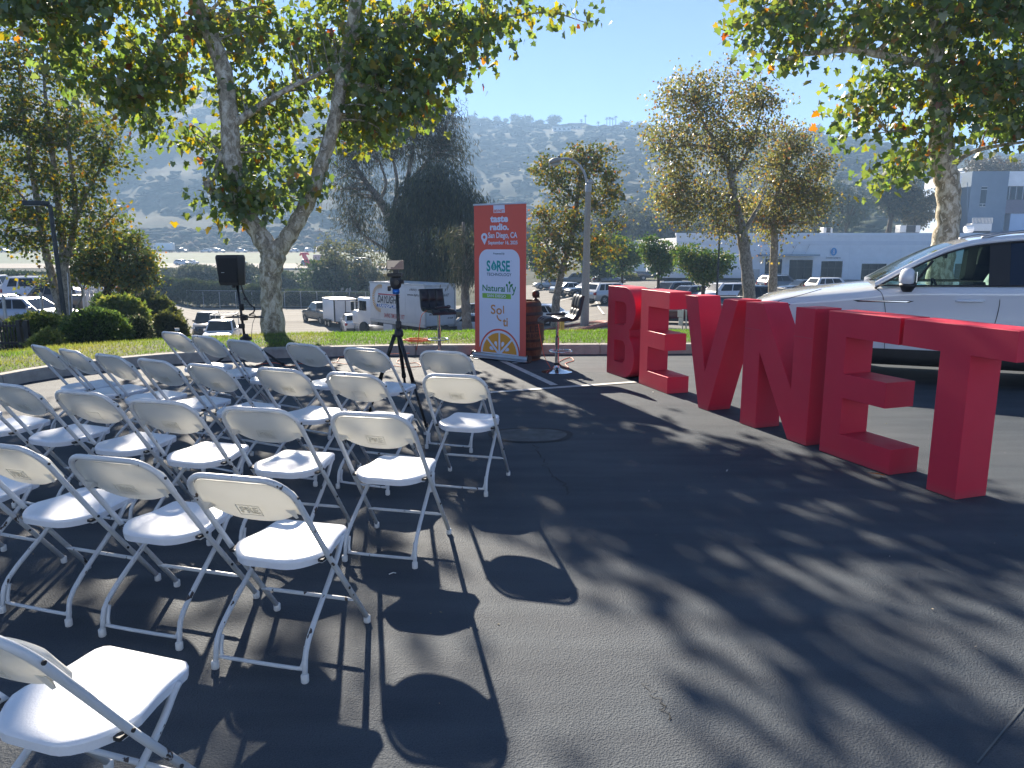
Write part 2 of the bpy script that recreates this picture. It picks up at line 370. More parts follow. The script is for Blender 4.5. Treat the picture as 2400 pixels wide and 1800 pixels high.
def hill(u, y):
    px = 1200 + 1750 * u
    yr = np.interp(u, [-.7, -.2, .1, .4, .8], [900, 880, 820, 680, 600]); yf = np.interp(u, [-.1, .02, .12, .3, .6], [356, 330, 225, 172, 160])
    zr = 1.74 + (580 - np.interp(px, RPX, RPY)) / 1750 * yr
    t = (y - yf) / (yr - yf); x = u * y
    p = np.clip(t, 0, 1); prof = zr * (.62 * p + .38 * p * p * (3 - 2 * p))
    prof = prof * np.where(t > 1, 1 - np.clip(t - 1, 0, 2) * .18, 1)
    rid = np.abs(fbm(x / 95 + y / 400, y / 330, 3) - .47) * 2
    nz = (rid - .35) * 20 * np.sin(np.pi * np.clip(p, 0, 1)) + (fbm(x / 28, y / 28, 9) - .47) * 9 * np.clip(p * 4, 0, 1)
    return np.where(t > 0, prof + nz, -99)
def Hz(x, y):
    x = np.asarray(x, float); y = np.asarray(y, float); d = kerb_dist(x, y); yy = np.maximum(y, 1.0)
    far = np.maximum(table(x / yy, yy), hill(x / yy, yy))
    lawn = np.interp(d, [0, .2, 1.2, 2.3, 3.2, 4.6, 8], [.16, .165, .165, .13, .0, -.6, -2.1])
    k = np.clip((d - 3.0) / 5.0, 0, 1); k = k * k * (3 - 2 * k)
    k = np.where(y < 8, 0, k)
    return np.where(d < 0, 0.0, lawn * (1 - k) + far * k)
def Z(x, y): return float(Hz(np.array([x]), np.array([y]))[0])
def hit(px, py, y0=12.0):
    "where the line of sight through a photo pixel meets the terrain"
    d = ray(px, py); y = y0
    while y < 1300:
        p = d * (y / d.y); z = CAM_H + p.z
        if z < Z(p.x, y): break
        y *= 1.01
    return Vector((p.x, y, Z(p.x, y)))
def on(px, Y, dz=0.0):
    x = (px - 1200) / CAM_F * Y; x *= (math.cos(CAM_P) - math.sin(CAM_P) * 0.0)**0
    # exact column for a point on the terrain at distance Y
    z = Z(x, Y)
    zc = math.cos(CAM_P) * Y - math.sin(CAM_P) * (z - CAM_H)
    x = (px - 1200) / CAM_F * zc
    return Vector((x, Y, Z(x, Y) + dz))

# --- terrain material: dry soil, chaparral on the hill
def terrain_mat():
    m, t, b = nodes('hillside_ground'); L = t.links.new; g = N(t, 'ShaderNodeTexCoord')
    n1 = N(t, 'ShaderNodeTexNoise', Scale=.03, Detail=6.0, Roughness=.62); n2 = N(t, 'ShaderNodeTexNoise', Scale=.22, Detail=5.0, Roughness=.7)
    for n in (n1, n2): L(g.outputs['Object'], n.inputs['Vector'])
    r1 = ramp(t, [(.36, (.028, .038, .024)), (.55, (.045, .052, .034)), (.74, (.075, .07, .048))], n1.outputs['Fac'])
    r2 = ramp(t, [(.35, (.5, .52, .5)), (.65, (1.25, 1.2, 1.1))], n2.outputs['Fac'])
    mx = N(t, 'ShaderNodeMixRGB', blend_type='MULTIPLY', Fac=1.0); L(r1.outputs[0], mx.inputs[1]); L(r2.outputs[0], mx.inputs[2]); L(mx.outputs[0], b.inputs['Base Color'])
    b.inputs['Roughness'].default_value = 1.0; b.inputs['Specular IOR Level'].default_value = .1
    return m
us = np.linspace(-1.7, 1.7, 230); ys = np.concatenate([np.linspace(8.0, 40, 90), np.exp(np.linspace(np.log(40.6), np.log(1600), 190))])
U, Y = np.meshgrid(us, ys); X = U * Y
ZZ = Hz(X, Y); dk = kerb_dist(X, Y)
ZZ = np.where(dk < 0, -.25, np.where(dk < 3.6, ZZ - .18, ZZ)); ZZ = np.where((dk >= 0) & (dk < .3), -.25, ZZ)
V = np.stack([X, Y, ZZ], -1).reshape(-1, 3); nu, ny = len(us), len(ys)
ii = np.arange(ny - 1)[:, None] * nu + np.arange(nu - 1)[None]; F = np.stack([ii, ii + 1, ii + nu + 1, ii + nu], -1).reshape(-1, 4)
tag(mobj('terrain', fast_mesh('terrain', V, F, smooth=True), terrain_mat()), kind='structure')

def drape(name, f, nu_, nv_, mt, dz):
    "a sheet over the terrain; f(s, t) gives x, y"
    rows = []
    for j in range(nv_ + 1):
        pts = np.array([f(i / nu_, j / nv_) for i in range(nu_ + 1)]); z = Hz(pts[:, 0], pts[:, 1]) + dz
        rows.append([(p[0], p[1], q) for p, q in zip(pts, z)])
    o = obj(name, MB().grid(rows), mt, smooth=True); return tag(o, kind='structure')
def uy(u0, u1, y0, y1): 
    def f(s, t):
        y = y0 * (y1 / y0) ** t; a = u0(y) if callable(u0) else u0; b = u1(y) if callable(u1) else u1
        return ((a + (b - a) * s) * y, y)
    return f
ASPH = asphalt_mat('asphalt_sealed', (.056, .069, .086), (.092, .103, .117), 1.0, crack=0, rough=.75)
ROAD = asphalt_mat('asphalt_worn', (.13, .125, .115), (.20, .19, .175), .25, crack=.16, rough=.9)
LOT2 = asphalt_mat('asphalt_faded', (.14, .135, .126), (.20, .19, .178), .3, crack=.2, rough=.9)
TAN = asphalt_mat('asphalt_tan', (.13, .105, .088), (.18, .15, .125), .3, rough=.9)
PALE = asphalt_mat('concrete_pale', (.20, .18, .155), (.26, .235, .2), .1, rough=.9)
drape('road', uy(-.475, lambda y: -.065 - .02 * (y < 45), 29, 70.9), 36, 40, ROAD, .07)
drape('cross_road', uy(-.95, .0, 71.0, 88), 60, 10, ROAD, .08)
drape('parking_lot', uy(lambda y: .012 if y > 50 else .03, .95, 25, 118), 60, 50, LOT2, .07)
drape('side_lot', uy(-1.1, -.515, 27, 70.9), 30, 26, TAN, .07)
drape('dealer_lot', uy(-.95, .03, 196, 256), 50, 10, PALE, .15)
drape('freeway', uy(-1.5, .06, 305, 343), 60, 6, PALE, .25)
drape('embankment', uy(-1.3, .035, 257, 304), 50, 12, mat('embankment_grass', (.06, .085, .035), .95, var=.3, scale=.25), .10)
drape('sidewalk', uy(lambda y: -.462 + .0 * y, lambda y: -.432 + (y - 38) * -.0006, 33, 62), 6, 20, MT['concrete'], .16)

# ground behind the camera, out to the horizon, and an unseen building, both added to bounce daylight forward
DRY = mat('open_ground', (.15, .15, .15), .95, var=.2, scale=.05)
mb = MB(); G_ = [(-7.7, -30), (-7.7, 7.9), (-1700 * .9, 7.9), (-1700 * .9, -1500), (1530, -1500), (1530, 7.9), (40.1, 7.9), (40.1, -30.1), (-7.7, -30.1)]
mb.quad((-1530, -1500, -.3), (1530, -1500, -.3), (1530, 8.4, -.3), (-1530, 8.4, -.3)); tag(obj('open_ground', mb, DRY), kind='structure')
BOUNCE = mat('bounce_wall', (.42, .52, .66), .9, var=.05, scale=.6); of = MB()
for i in range(12):
    xa = -30 + i * 6; of.box(xa, xa + 3.2, -22.4, -22, 0, 7.5); of.box(xa + 3.2, xa + 6, -22.4, -22, 0, 1.0); of.box(xa + 3.2, xa + 6, -22.4, -22, 2.6, 4.2); of.box(xa + 3.2, xa + 6, -22.4, -22, 5.8, 7.5)
of.box(-30, 42, -29.5, -22.45, 0, 7.4); tag(obj('building', of, BOUNCE), kind='structure')  # added block, never in view; its pale blue walls reflect sun onto camera-facing sides
# --- the lot: sealed asphalt inside the kerb
rows = []
for p in KP[::1]:
    rows.append(p)
poly = [(p[0], p[1]) for p in KP] + [(40, -30)]
bm = bmesh.new(); vs = [bm.verts.new((p[0], p[1], 0)) for p in poly]; bm.faces.new(vs); bmesh.ops.triangulate(bm, faces=bm.faces)
mb = MB().bm(bm)
lot = obj('parking_lot_asphalt', mb, ASPH); tag(lot, kind='structure')
# kerb: swept section
nrm = []
for i in range(len(KP)):
    d = KP[min(i + 1, len(KP) - 1)] - KP[max(i - 1, 0)]; d = d / np.linalg.norm(d); nrm.append(np.array([-d[1], d[0]]))
nrm = np.array(nrm)
sec = [(0.0, -.05), (0.0, .02), (.012, .135), (.03, .158), (.14, .165), (.15, .155), (.15, -.05)]
# kerb stones: cast lengths with joints, as far as they can be told apart
acc = np.concatenate([[0], np.cumsum(np.linalg.norm(np.diff(KP, axis=0), axis=1))])
def kerb_pt(s):
    return np.array([np.interp(s, acc, KP[:, 0]), np.interp(s, acc, KP[:, 1])]), np.array([np.interp(s, acc, nrm[:, 0]), np.interp(s, acc, nrm[:, 1])])
kroot = thing('kerb', 'grey concrete kerb curving between the dark asphalt and the lawn', 'kerb'); kroot['kind'] = 'structure'
s = 18.0; L_ = 3.05
while s < acc[-1] - 1:
    e = min(s + L_, acc[-1] - .5); mb = MB(); rr = []
    for q in np.linspace(s + .006, e - .006, 9):
        p, n = kerb_pt(q); rr.append([(p[0] + n[0] * a, p[1] + n[1] * a, z) for a, z in sec])
    mb.grid(rr); mb.add(rr[0], [tuple(range(len(sec)))]); mb.add(rr[-1], [tuple(range(len(sec)))])
    obj('kerb_section', mb, MT['concrete'], kroot, sharp=30); s = e
# lawn sheet
LD = [.15, .5, 1.0, 1.6, 2.2, 2.7, 3.2, 3.8, 4.5]
rows = [[(p[0] + n[0] * d, p[1] + n[1] * d) for d in LD] for p, n in zip(KP, nrm)]
vv = []
for r_ in rows:
    a = np.array(r_); z = Hz(a[:, 0], a[:, 1]); vv.append([(q[0], q[1], zz) for q, zz in zip(r_, z)])
LAWN = mat('lawn_soil', (.03, .055, .012), .95, var=.4, scale=2.0, col2=(.085, .085, .03), bump=.6, bscale=80)
tag(obj('lawn', MB().grid(vv), LAWN, smooth=True), kind='structure')
# grass blades
n = 125000
ss = rng.uniform(24, acc[-1] - 14, n); dd = rng.uniform(.16, 3.4, n) 
px = np.interp(ss, acc, KP[:, 0]) + np.interp(ss, acc, nrm[:, 0]) * dd; py = np.interp(ss, acc, KP[:, 1]) + np.interp(ss, acc, nrm[:, 1]) * dd
keep = (py > 5) & (np.abs(px / np.maximum(py, 1)) < .95); px, py = px[keep], py[keep]; n = len(px)
pz = Hz(px, py); an = rng.uniform(0, 6.283, n); hh = rng.uniform(.022, .052, n) * (1 + .5 * (fbm(px * 1.3, py * 1.3, 4) > .5)); wd = rng.uniform(.004, .008, n)
lean = rng.normal(0, .022, (n, 2)); c, s_ = np.cos(an) * wd, np.sin(an) * wd
V = np.empty((n, 3, 3)); V[:, 0] = np.stack([px - c, py - s_, pz], 1); V[:, 1] = np.stack([px + c, py + s_, pz], 1); V[:, 2] = np.stack([px + lean[:, 0], py + lean[:, 1], pz + hh], 1)
dry = np.clip((fbm(px * .8 + 5, py * .8, 5) - .47) * 2.2 + .3 * (px < -4.5), 0, 1)[:, None]
tc_ = np.array([.07, .14, .028]) * (1 - dry) + np.array([.16, .16, .05]) * dry; tc_ = tc_ * rng.uniform(.7, 1.35, (n, 1))
F = np.arange(n * 3).reshape(-1, 3)
GRASS = leaf_mat('grass_blade', .5, .5, .04)
tag(mobj('grass', fast_mesh('grass', V.reshape(-1, 3), F, np.repeat(tc_, 3, 0)), GRASS), 'short mown grass of the lawn strip behind the kerb', 'grass', kind='stuff')

# painted lines on the lot, utility patch, crack
PAINT = mat('road_paint', (.5, .5, .49), .7, var=.25, scale=14)
def strip(name, a, b, wd, z, mt, kind='structure'):
    a, b = Vector(a), Vector(b); d = (b - a).normalized(); q = Vector((-d.y, d.x)) * wd / 2
    mb = MB().quad((a.x - q.x, a.y - q.y, z), (b.x - q.x, b.y - q.y, z), (b.x + q.x, b.y + q.y, z), (a.x + q.x, a.y + q.y, z))
    return tag(obj(name, mb, mt), kind=kind)
strip('painted_line', (-.55, 8.83), (1.62, 9.66), .10, .008, PAINT)
strip('painted_line', (-.35, 12.15), (.545, 9.45), .10, .004, PAINT)
strip('painted_line', (7.2, 12.2), (8.4, 8.4), .10, .004, PAINT)
# lines in the lower lot
def lot_line(px0, py0, px1, py1, wd=.14):
    a, b = hit(px0, py0, 24), hit(px1, py1, 24); pts = [a.lerp(b, i / 8) for i in range(9)]; d = (b - a); d.z = 0; d.normalize(); q = Vector((-d.y, d.x, 0)) * wd / 2
    rows = []
    for p in pts:
        z = Z(p.x, p.y) + .11; rows.append([(p.x - q.x, p.y - q.y, z), (p.x + q.x, p.y + q.y, z)])
    tag(obj('painted_line', MB().grid(rows), PAINT), kind='structure')
for l in [(1390, 693, 1415, 740), (1340, 700, 1300, 712), (1640, 700, 1700, 715)]: lot_line(*l)
mb = MB(); c = gnd(1243, 1020); k = 40
ring = [(c.x + .40 * math.cos(a) * (1 + .05 * math.sin(3 * a)), c.y + .30 * math.sin(a) * (1 + .06 * math.cos(2 * a)), .005) for a in [2 * math.pi * i / k for i in range(k)]]
ring2 = [(c.x + (x - c.x) * .86, c.y + (y - c.y) * .86, .005) for x, y, z in ring]
mb.add(ring2, [tuple(range(k))]); 
tag(obj('asphalt_patch', mb, mat('patch_grey', (.08, .083, .086), .8, var=.35, scale=9)), kind='structure')
mb = MB(); mb.add(ring + ring2, [(i, (i + 1) % k, k + (i + 1) % k, k + i) for i in range(k)])
tag(obj('asphalt_patch_edge', mb, mat('patch_edge', (.02, .021, .024), .8, var=.3)), kind='structure')
def crack(pts, wd):
    P = [gnd(*p) for p in pts]; out = []
    for a, b in zip(P[:-1], P[1:]):
        for i in range(6): out.append(a.lerp(b, i / 6) + Vector((rng.normal(0, .012), rng.normal(0, .012), 0)))
    out.append(P[-1]); rows = []
    for i, p in enumerate(out):
        d = (out[min(i + 1, len(out) - 1)] - out[max(i - 1, 0)]).normalized(); q = Vector((-d.y, d.x, 0)) * wd * rng.uniform(.3, 1.2)
        rows.append([(p.x - q.x, p.y - q.y, .0035), (p.x + q.x, p.y + q.y, .0035)])
    tag(obj('asphalt_crack', MB().grid(rows), MT['rubber']), kind='structure')
crack([(1250, 1042), (1268, 1068), (1278, 1088), (1296, 1117), (1318, 1131), (1334, 1143), (1328, 1160)], .006)
crack([(1512, 1600), (1530, 1632), (1560, 1660), (1568, 1690)], .0022)
# far-left seam of a newer patch in the corner
strip('asphalt_seam', gnd(2290, 1790).xy, gnd(2420, 1630).xy, .006, .004, mat('seam', (.095, .108, .115), .75))
# ================================================================ foliage
def leaf_shape(kind):
    if kind == 'lobed':
        half = [(.10, -.02), (.30, -.10), (.46, .02), (.36, .16), (.66, .40), (.40, .42), (.30, .56), (.22, .78)]
        o = [(0, .02)] + half + [(0, 1.0)] + [(-x, y) for x, y in reversed(half)]
        v = [(0, .30, 0)] + [(x, y, .16 * abs(x) - .12 * y * y) for x, y in o]
        k = len(o); f = [(0, i + 1, (i + 1) % k + 1) for i in range(k)]
    elif kind == 'maple':
        half = [(.28, -.04), (.26, .14), (.58, .36), (.30, .44)]
        o = [(0, 0)] + half + [(0, 1.0)] + [(-x, y) for x, y in reversed(half)]
        v = [(0, .32, 0)] + [(x, y, .15 * abs(x) - .1 * y) for x, y in o]; k = len(o); f = [(0, i + 1, (i + 1) % k + 1) for i in range(k)]
    elif kind == 'oval':
        v = [(0, 0, 0), (.26, .38, .05), (.17, .75, .03), (0, 1, -.06), (-.17, .75, .03), (-.26, .38, .05)]; f = [(0, 1, 2), (0, 2, 3), (0, 3, 4), (0, 4, 5)]
    elif kind == 'strap':
        v = [(0, 0, 0), (.07, .45, .02), (0, 1, -.12), (-.07, .45, .02)]; f = [(0, 1, 2), (0, 2, 3)]
    elif kind == 'spray':
        rr = [.5, .16, .46, .2, .55, .15, .42, .19, .5, .17]; k = len(rr)
        v = [(0, .4, .06)] + [(r * math.sin(2 * math.pi * i / k), .4 - r * math.cos(2 * math.pi * i / k), .1 * math.sin(i * 2.1)) for i, r in enumerate(rr)]; f = [(0, i + 1, (i + 1) % k + 1) for i in range(k)]
    return np.array(v, float), np.array(f)
def leaf_frames(P, size, droop=.5, out=None, flat=.0):
    n = len(P); a = rng.normal(0, 1, (n, 3))
    if out is not None: a = a * .6 + out * .9
    a[:, 2] -= droop * 1.6
    a /= np.linalg.norm(a, axis=1, keepdims=True) + 1e-9
    nn = rng.normal(0, 1, (n, 3)); nn[:, 2] += flat
    nn -= (nn * a).sum(1, keepdims=True) * a; nn /= np.linalg.norm(nn, axis=1, keepdims=True) + 1e-9
    b = np.cross(a, nn)
    return b, a, nn
def leaves_mesh(name, P, size, shape, tints, frames):
    v, f = leaf_shape(shape); n = len(P); b, a, nn = frames
    W = P[:, None] + size[:, None, None] * (v[None, :, 0:1] * b[:, None] + v[None, :, 1:2] * a[:, None] + v[None, :, 2:3] * nn[:, None])
    F = (np.arange(n)[:, None, None] * len(v) + f[None]).reshape(-1, 3)
    return fast_mesh(name, W.reshape(-1, 3), F, np.repeat(tints, len(v), 0))
def palette(cols, wts, n, jit=.22):
    wts = np.array(wts, float); c = np.array(cols)[rng.choice(len(cols), n, p=wts / wts.sum())]
    return np.clip(c * rng.uniform(1 - jit, 1 + jit, (n, 1)) * rng.uniform(.92, 1.08, (n, 3)), 0, 1)
LEAF = leaf_mat('sycamore_leaf', .5, .4, .06); LEAF2 = leaf_mat('small_leaf', .34, .5, .04); LEAF3 = leaf_mat('evergreen_leaf', .18, .5, .05)
def ell(px, py, rx, ry, Y, dY, w=1.0):
    c = at(px, py, Y); k = Y / CAM_F; return (np.array(c), np.array([rx * k, dY, ry * k]), w)
def pxpath(Y, pts, k=None):
    return [tuple(at(p[0], p[1], p[3] if len(p) > 3 else Y)) + (p[2],) for p in pts]
def tree(name, label, base, limbs, clusters, n_leaf, size, shape, cols, wts, bark, leafm, twigs=120, spread=.5, droop=.5, group=None, cat='tree', parts=0, twig_r=.012, sides=10, lump=.0, flat=0.0, fill=0.0):
    t = thing(name, label, cat, base, 0, group); bv = Vector(base); samp = []
    for i, L in enumerate(limbs):
        q = catmull(L, 6); mb = MB()
        pts = [Vector(p[:3]) - bv for p in q]; rr = [max(p[3] * (1 + .07 * math.sin(k * 1.7 + i)) , .004) for k, p in enumerate(q)]
        mb.tube(pts, rr, sides if i < 3 else 7); samp += [(p[:3], p[3]) for p in q]
        if lump:
            co = np.array(mb.v); nz = fbm(co[:, 0] * 5 + co[:, 1] * 3, co[:, 2] * 3, 2) - .47; cen = np.repeat(np.array([tuple(p) for p in pts]), sides if i < 3 else 7, 0)
            mb.v = [tuple(c + (a - c) * (1 + lump * z)) for a, c, z in zip(co, cen, nz)]
        obj('trunk' if i == 0 else 'limb', mb, bark, t, smooth=True)
    SP = np.array([s[0] for s in samp]); SR = np.array([s[1] for s in samp])
    ww = np.array([c[2] * np.prod(c[1]) ** .62 for c in clusters]); ww = ww / ww.sum(); tips = []; tw = MB(); b3 = np.array(base)
    for c, k in zip(clusters, np.maximum(1, np.round(ww * twigs)).astype(int)):
        for _ in range(k):
            d = rng.normal(0, 1, 3); d /= np.linalg.norm(d); tip = c[0] + c[1] * d * rng.uniform(.35, 1.0) ** .5
            sc = np.linalg.norm(SP - tip, axis=1) + (SP[:, 2] > tip[2] + .3) * .8 + SR * 3
            j = int(np.argmin(sc)); a = SP[j]
            mid = a * .45 + tip * .55 + rng.normal(0, .06, 3) * np.linalg.norm(tip - a) + np.array([0, 0, .10 * np.linalg.norm(tip - a)])
            q = catmull([a, mid, tip], 4); r0 = min(SR[j] * .5, twig_r * (1 + 1.2 * np.linalg.norm(tip - a)))
            tw.tube([Vector(p - b3) for p in q], [r0 * (1 - .8 * k_ / (len(q) - 1)) for k_ in range(len(q))], 4, cap=False)
            tips.append((np.array(q), c))
    obj('twigs', tw, bark, t, smooth=True)['kind'] = 'stuff'
    per = rng.multinomial(n_leaf, np.full(len(tips), 1 / len(tips))); P = []; O = []
    for (q, c), k in zip(tips, per):
        s = 1 - np.abs(rng.normal(0, .28, k)); idx = np.clip(s * (len(q) - 1), .8, len(q) - 1.001); i0 = idx.astype(int); fr = (idx - i0)[:, None]
        P.append(q[i0] * (1 - fr) + q[np.minimum(i0 + 1, len(q) - 1)] * fr + rng.normal(0, spread, (k, 3)) * np.array([1, 1, .62])); O.append(np.tile((q[-1] - c[0]) / (c[1] + .3), (k, 1)))
    if fill > 0:
        k = int(n_leaf * fill); ci = rng.choice(len(clusters), k, p=ww); d = rng.normal(0, 1, (k, 3)); d /= np.linalg.norm(d, axis=1, keepdims=True); rad = rng.uniform(0, 1, (k, 1)) ** .4
        C = np.array([c[0] for c in clusters])[ci]; Rr = np.array([c[1] for c in clusters])[ci]; P.append(C + Rr * d * rad); O.append(d)
    P = np.concatenate(P); O = np.concatenate(O); n = len(P); sz = size * rng.uniform(.6, 1.25, n); ti = palette(cols, wts, n); fr = leaf_frames(P, sz, droop, O, flat); Pl = P - b3
    if parts:
        d = np.linalg.norm(P - np.array([0, 0, CAM_H]), axis=1); zc = math.cos(CAM_P) * P[:, 1] - math.sin(CAM_P) * (P[:, 2] - CAM_H); yc = math.sin(CAM_P) * P[:, 1] + math.cos(CAM_P) * (P[:, 2] - CAM_H)
        sx, sy = 1200 + CAM_F * P[:, 0] / zc, 900 - CAM_F * yc / zc; show = (sx > 15) & (sx < 2385) & (sy > 15) & (sy < 800)
        o_ = np.argsort(-(sz / d) * show)[:parts]; v, f = leaf_shape(shape); var = []
        for k in range(10):
            var.append(fast_mesh('leaf', v, f, np.tile(ti[o_[k * (len(o_) // 10)]], (len(v), 1)))); var[-1].materials.append(leafm)
        for k, j in enumerate(o_):
            o = bpy.data.objects.new('leaf', var[k % 10]); COL.objects.link(o); o.parent = t
            M = Matrix(np.stack([fr[0][j], fr[1][j], fr[2][j]], 1).tolist()).to_4x4() @ Matrix.Scale(sz[j], 4); M.translation = Pl[j]; o.matrix_local = M
        keep = np.ones(n, bool); keep[o_] = False; Pl, sz, ti, fr = Pl[keep], sz[keep], ti[keep], [q[keep] for q in fr]
    mobj('crown', leaves_mesh('crown', Pl, sz, shape, ti, fr), leafm, t)['kind'] = 'stuff'
    return t
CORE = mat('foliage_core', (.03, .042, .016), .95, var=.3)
def shrub(name, label, c, r, n, size, shape, cols, wts, leafm=None, group=None, cat='shrub', rough=.18, core=.66, flat=.3, stem=None):
    t = thing(name, label, cat, c, 0, group); bm = bmesh.new(); bmesh.ops.create_icosphere(bm, subdivisions=3, radius=1); s = rng.uniform(0, 50)
    for q in bm.verts:
        k = core * (1 + rough * 2 * (float(fbm(np.array(q.co.x * 1.7 + s), np.array(q.co.y * 1.7 + q.co.z * 2.3), 1)) - .47)); q.co = Vector((q.co.x * r[0] * k, q.co.y * r[1] * k, q.co.z * r[2] * k + r[2] * .92))
        q.co.z = max(q.co.z, -.25)
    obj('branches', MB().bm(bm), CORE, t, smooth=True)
    d = rng.normal(0, 1, (n, 3)); d /= np.linalg.norm(d, axis=1, keepdims=True); d[:, 2] = np.where(d[:, 2] < -.75, -d[:, 2], d[:, 2])
    k = 1 + rough * 2 * (fbm(d[:, 0] * 1.7 + s, d[:, 1] * 1.7 + d[:, 2] * 2.3, 1) - .47) + rough * (fbm(d[:, 0] * 5 + s, d[:, 2] * 5 + d[:, 1] * 4, 2) - .47)
    rad = k * (1.04 - np.abs(rng.normal(0, .17, n))) + .5 * rough * (rng.random(n) < .12); P = d * np.array(r) * rad[:, None]; P[:, 2] += r[2] * .92; keep = P[:, 2] > -.2; P, d = P[keep], d[keep]; n = len(P)
    sz = size * rng.uniform(.6, 1.3, n); mobj('foliage', leaves_mesh('foliage', P, sz, shape, palette(cols, wts, n), leaf_frames(P, sz, .0, d * 1.6, flat)), leafm or LEAF2, t)['kind'] = 'stuff'
    return t
SYC = bark_mat('sycamore_bark', [(.66, .62, .54), (.56, .51, .41), (.38, .33, .25), (.25, .215, .16), (.60, .56, .48)], 10.0)
PLANE = bark_mat('pale_bark', [(.44, .39, .31), (.38, .33, .26), (.28, .245, .19), (.2, .17, .13), (.4, .36, .29)], 14.0)
EUC = bark_mat('eucalyptus_bark', [(.42, .37, .3), (.36, .31, .25), (.28, .23, .18), (.2, .16, .12), (.33, .28, .22)], 3.0)
DARKB = bark_mat('dark_bark', [(.09, .075, .06), (.08, .065, .05), (.06, .05, .04), (.045, .038, .03), (.1, .085, .065)], 8.0)

SG = [(.078, .128, .036), (.105, .16, .04), (.15, .195, .042), (.22, .20, .03), (.30, .16, .03), (.2, .08, .025)]
# ---- the big forked sycamore behind the chairs
Y1 = 14.7; b = on(640, Y1)
limbs = [pxpath(Y1, [(645, 850, .31), (641, 785, .245), (636, 700, .205), (634, 640, .215), (640, 598, .235), (632, 570, .21)]),
         pxpath(Y1, [(640, 600, .20), (605, 545, .18), (578, 500, .165), (555, 440, .165), (543, 360, .17), (536, 260, .165), (527, 180, .155), (505, 110, .145), (470, 30, .135), (448, -40, .125, Y1 - .3), (425, -180, .10, Y1 - .6), (430, -380, .07, Y1 - 1.0), (450, -560, .04, Y1 - 1.2)]),
         pxpath(Y1, [(640, 600, .19), (672, 560, .16), (705, 505, .15), (735, 440, .14), (762, 360, .13), (785, 280, .125), (800, 190, .12), (815, 110, .115), (832, 20, .11), (842, -80, .10), (870, -240, .085, Y1 - .5), (900, -420, .05, Y1 - .9), (910, -560, .03, Y1 - 1.2)]),
         pxpath(Y1, [(462, 62, .09), (430, 58, .075), (400, 68, .07), (375, 90, .065), (360, 130, .05), (330, 170, .035), (290, 200, .02)]),
         pxpath(Y1, [(548, 290, .085), (585, 265, .07), (630, 235, .06), (680, 205, .05), (735, 180, .04), (790, 150, .03)]),
         pxpath(Y1, [(540, 478, .075), (515, 462, .085), (490, 440, .08), (486, 425, .07), (505, 410, .065), (512, 385, .06), (520, 360, .05)]),
         pxpath(Y1, [(820, 90, .07), (870, 70, .055), (930, 60, .045), (1000, 60, .035), (1080, 55, .028), (1180, 40, .02), (1290, 30, .014), (1380, 55, .006)]),
         pxpath(Y1, [(800, 190, .06), (850, 200, .045), (910, 215, .035), (970, 230, .02)]),
         pxpath(Y1, [(450, -30, .08, Y1 - .3), (360, -60, .06, Y1 - .5), (250, -30, .045, Y1 - .8), (140, 10, .03, Y1 - 1), (60, 40, .015, Y1 - 1.2)]),
         pxpath(Y1, [(842, -80, .07), (940, -110, .05, Y1 - .5), (1060, -90, .035, Y1 - .8), (1180, -40, .02, Y1 - 1)]),
         pxpath(Y1, [(426, -200, .06, Y1 - .6), (520, -280, .05, Y1 - 1.5), (620, -340, .03, Y1 - 2.4)])]
cl = [ell(300, 70, 170, 95, Y1 - .3, 1.6), ell(90, 40, 120, 70, Y1 - 1, 1.2), ell(215, 175, 90, 60, Y1 - .6, 1.0, .8), ell(420, 310, 85, 50, Y1 + 1.4, .8, .8), ell(440, 210, 70, 70, Y1 + 1.4, 1.0), ell(330, 240, 60, 50, Y1, .8, .7),
      ell(630, 90, 95, 100, Y1 + 1.4, 1.6), ell(640, 250, 95, 60, Y1 + 1.4, 1.3), ell(610, 350, 85, 55, Y1 + 1.4, 1.0, .8), ell(660, 430, 60, 45, Y1 + 1.4, .8, .7), ell(870, 120, 110, 110, Y1 + 1.4, 1.8), ell(930, 230, 105, 85, Y1, 1.3, 1.2), ell(840, 300, 90, 50, Y1 + 1.4, 1.0), ell(1030, 60, 130, 60, Y1, 1.2), ell(1125, 95, 70, 60, Y1, .9),
      ell(1340, 50, 60, 26, Y1, .4, .35), ell(1225, 20, 45, 25, Y1, .4, .35), ell(565, 472, 80, 26, Y1 - .25, .3, 2.6), ell(520, 395, 50, 22, Y1 - .2, .3, 1.0), ell(730, 425, 36, 20, Y1 - .2, .25, 1.6), ell(530, 508, 45, 12, Y1 - .2, .2, 1.2), ell(800, 60, 60, 70, Y1 + 1.4, 1.0), ell(740, 350, 40, 50, Y1 + 1.4, .5, .4),
      ell(300, -90, 200, 60, Y1 - .6, 1.8, .35), ell(690, -90, 200, 60, Y1 - .4, 2.0, .3), ell(1030, -80, 150, 40, Y1 - .3, 1.4, .2), ell(480, -320, 220, 60, Y1 - 1, 1.8, .15), ell(880, -310, 160, 60, Y1 - 1, 1.6, .15), ell(80, -120, 160, 90, Y1 - 1, 1.6, .5)]
SYC1 = tree('sycamore_tree', 'large forked sycamore with mottled cream bark behind the speaker', b, limbs, cl, 12000, .140, 'lobed', SG, [24, 34, 30, 10, 1.5, .8], SYC, LEAF, twigs=300, spread=.27, droop=.75, parts=300, sides=16, lump=.08)
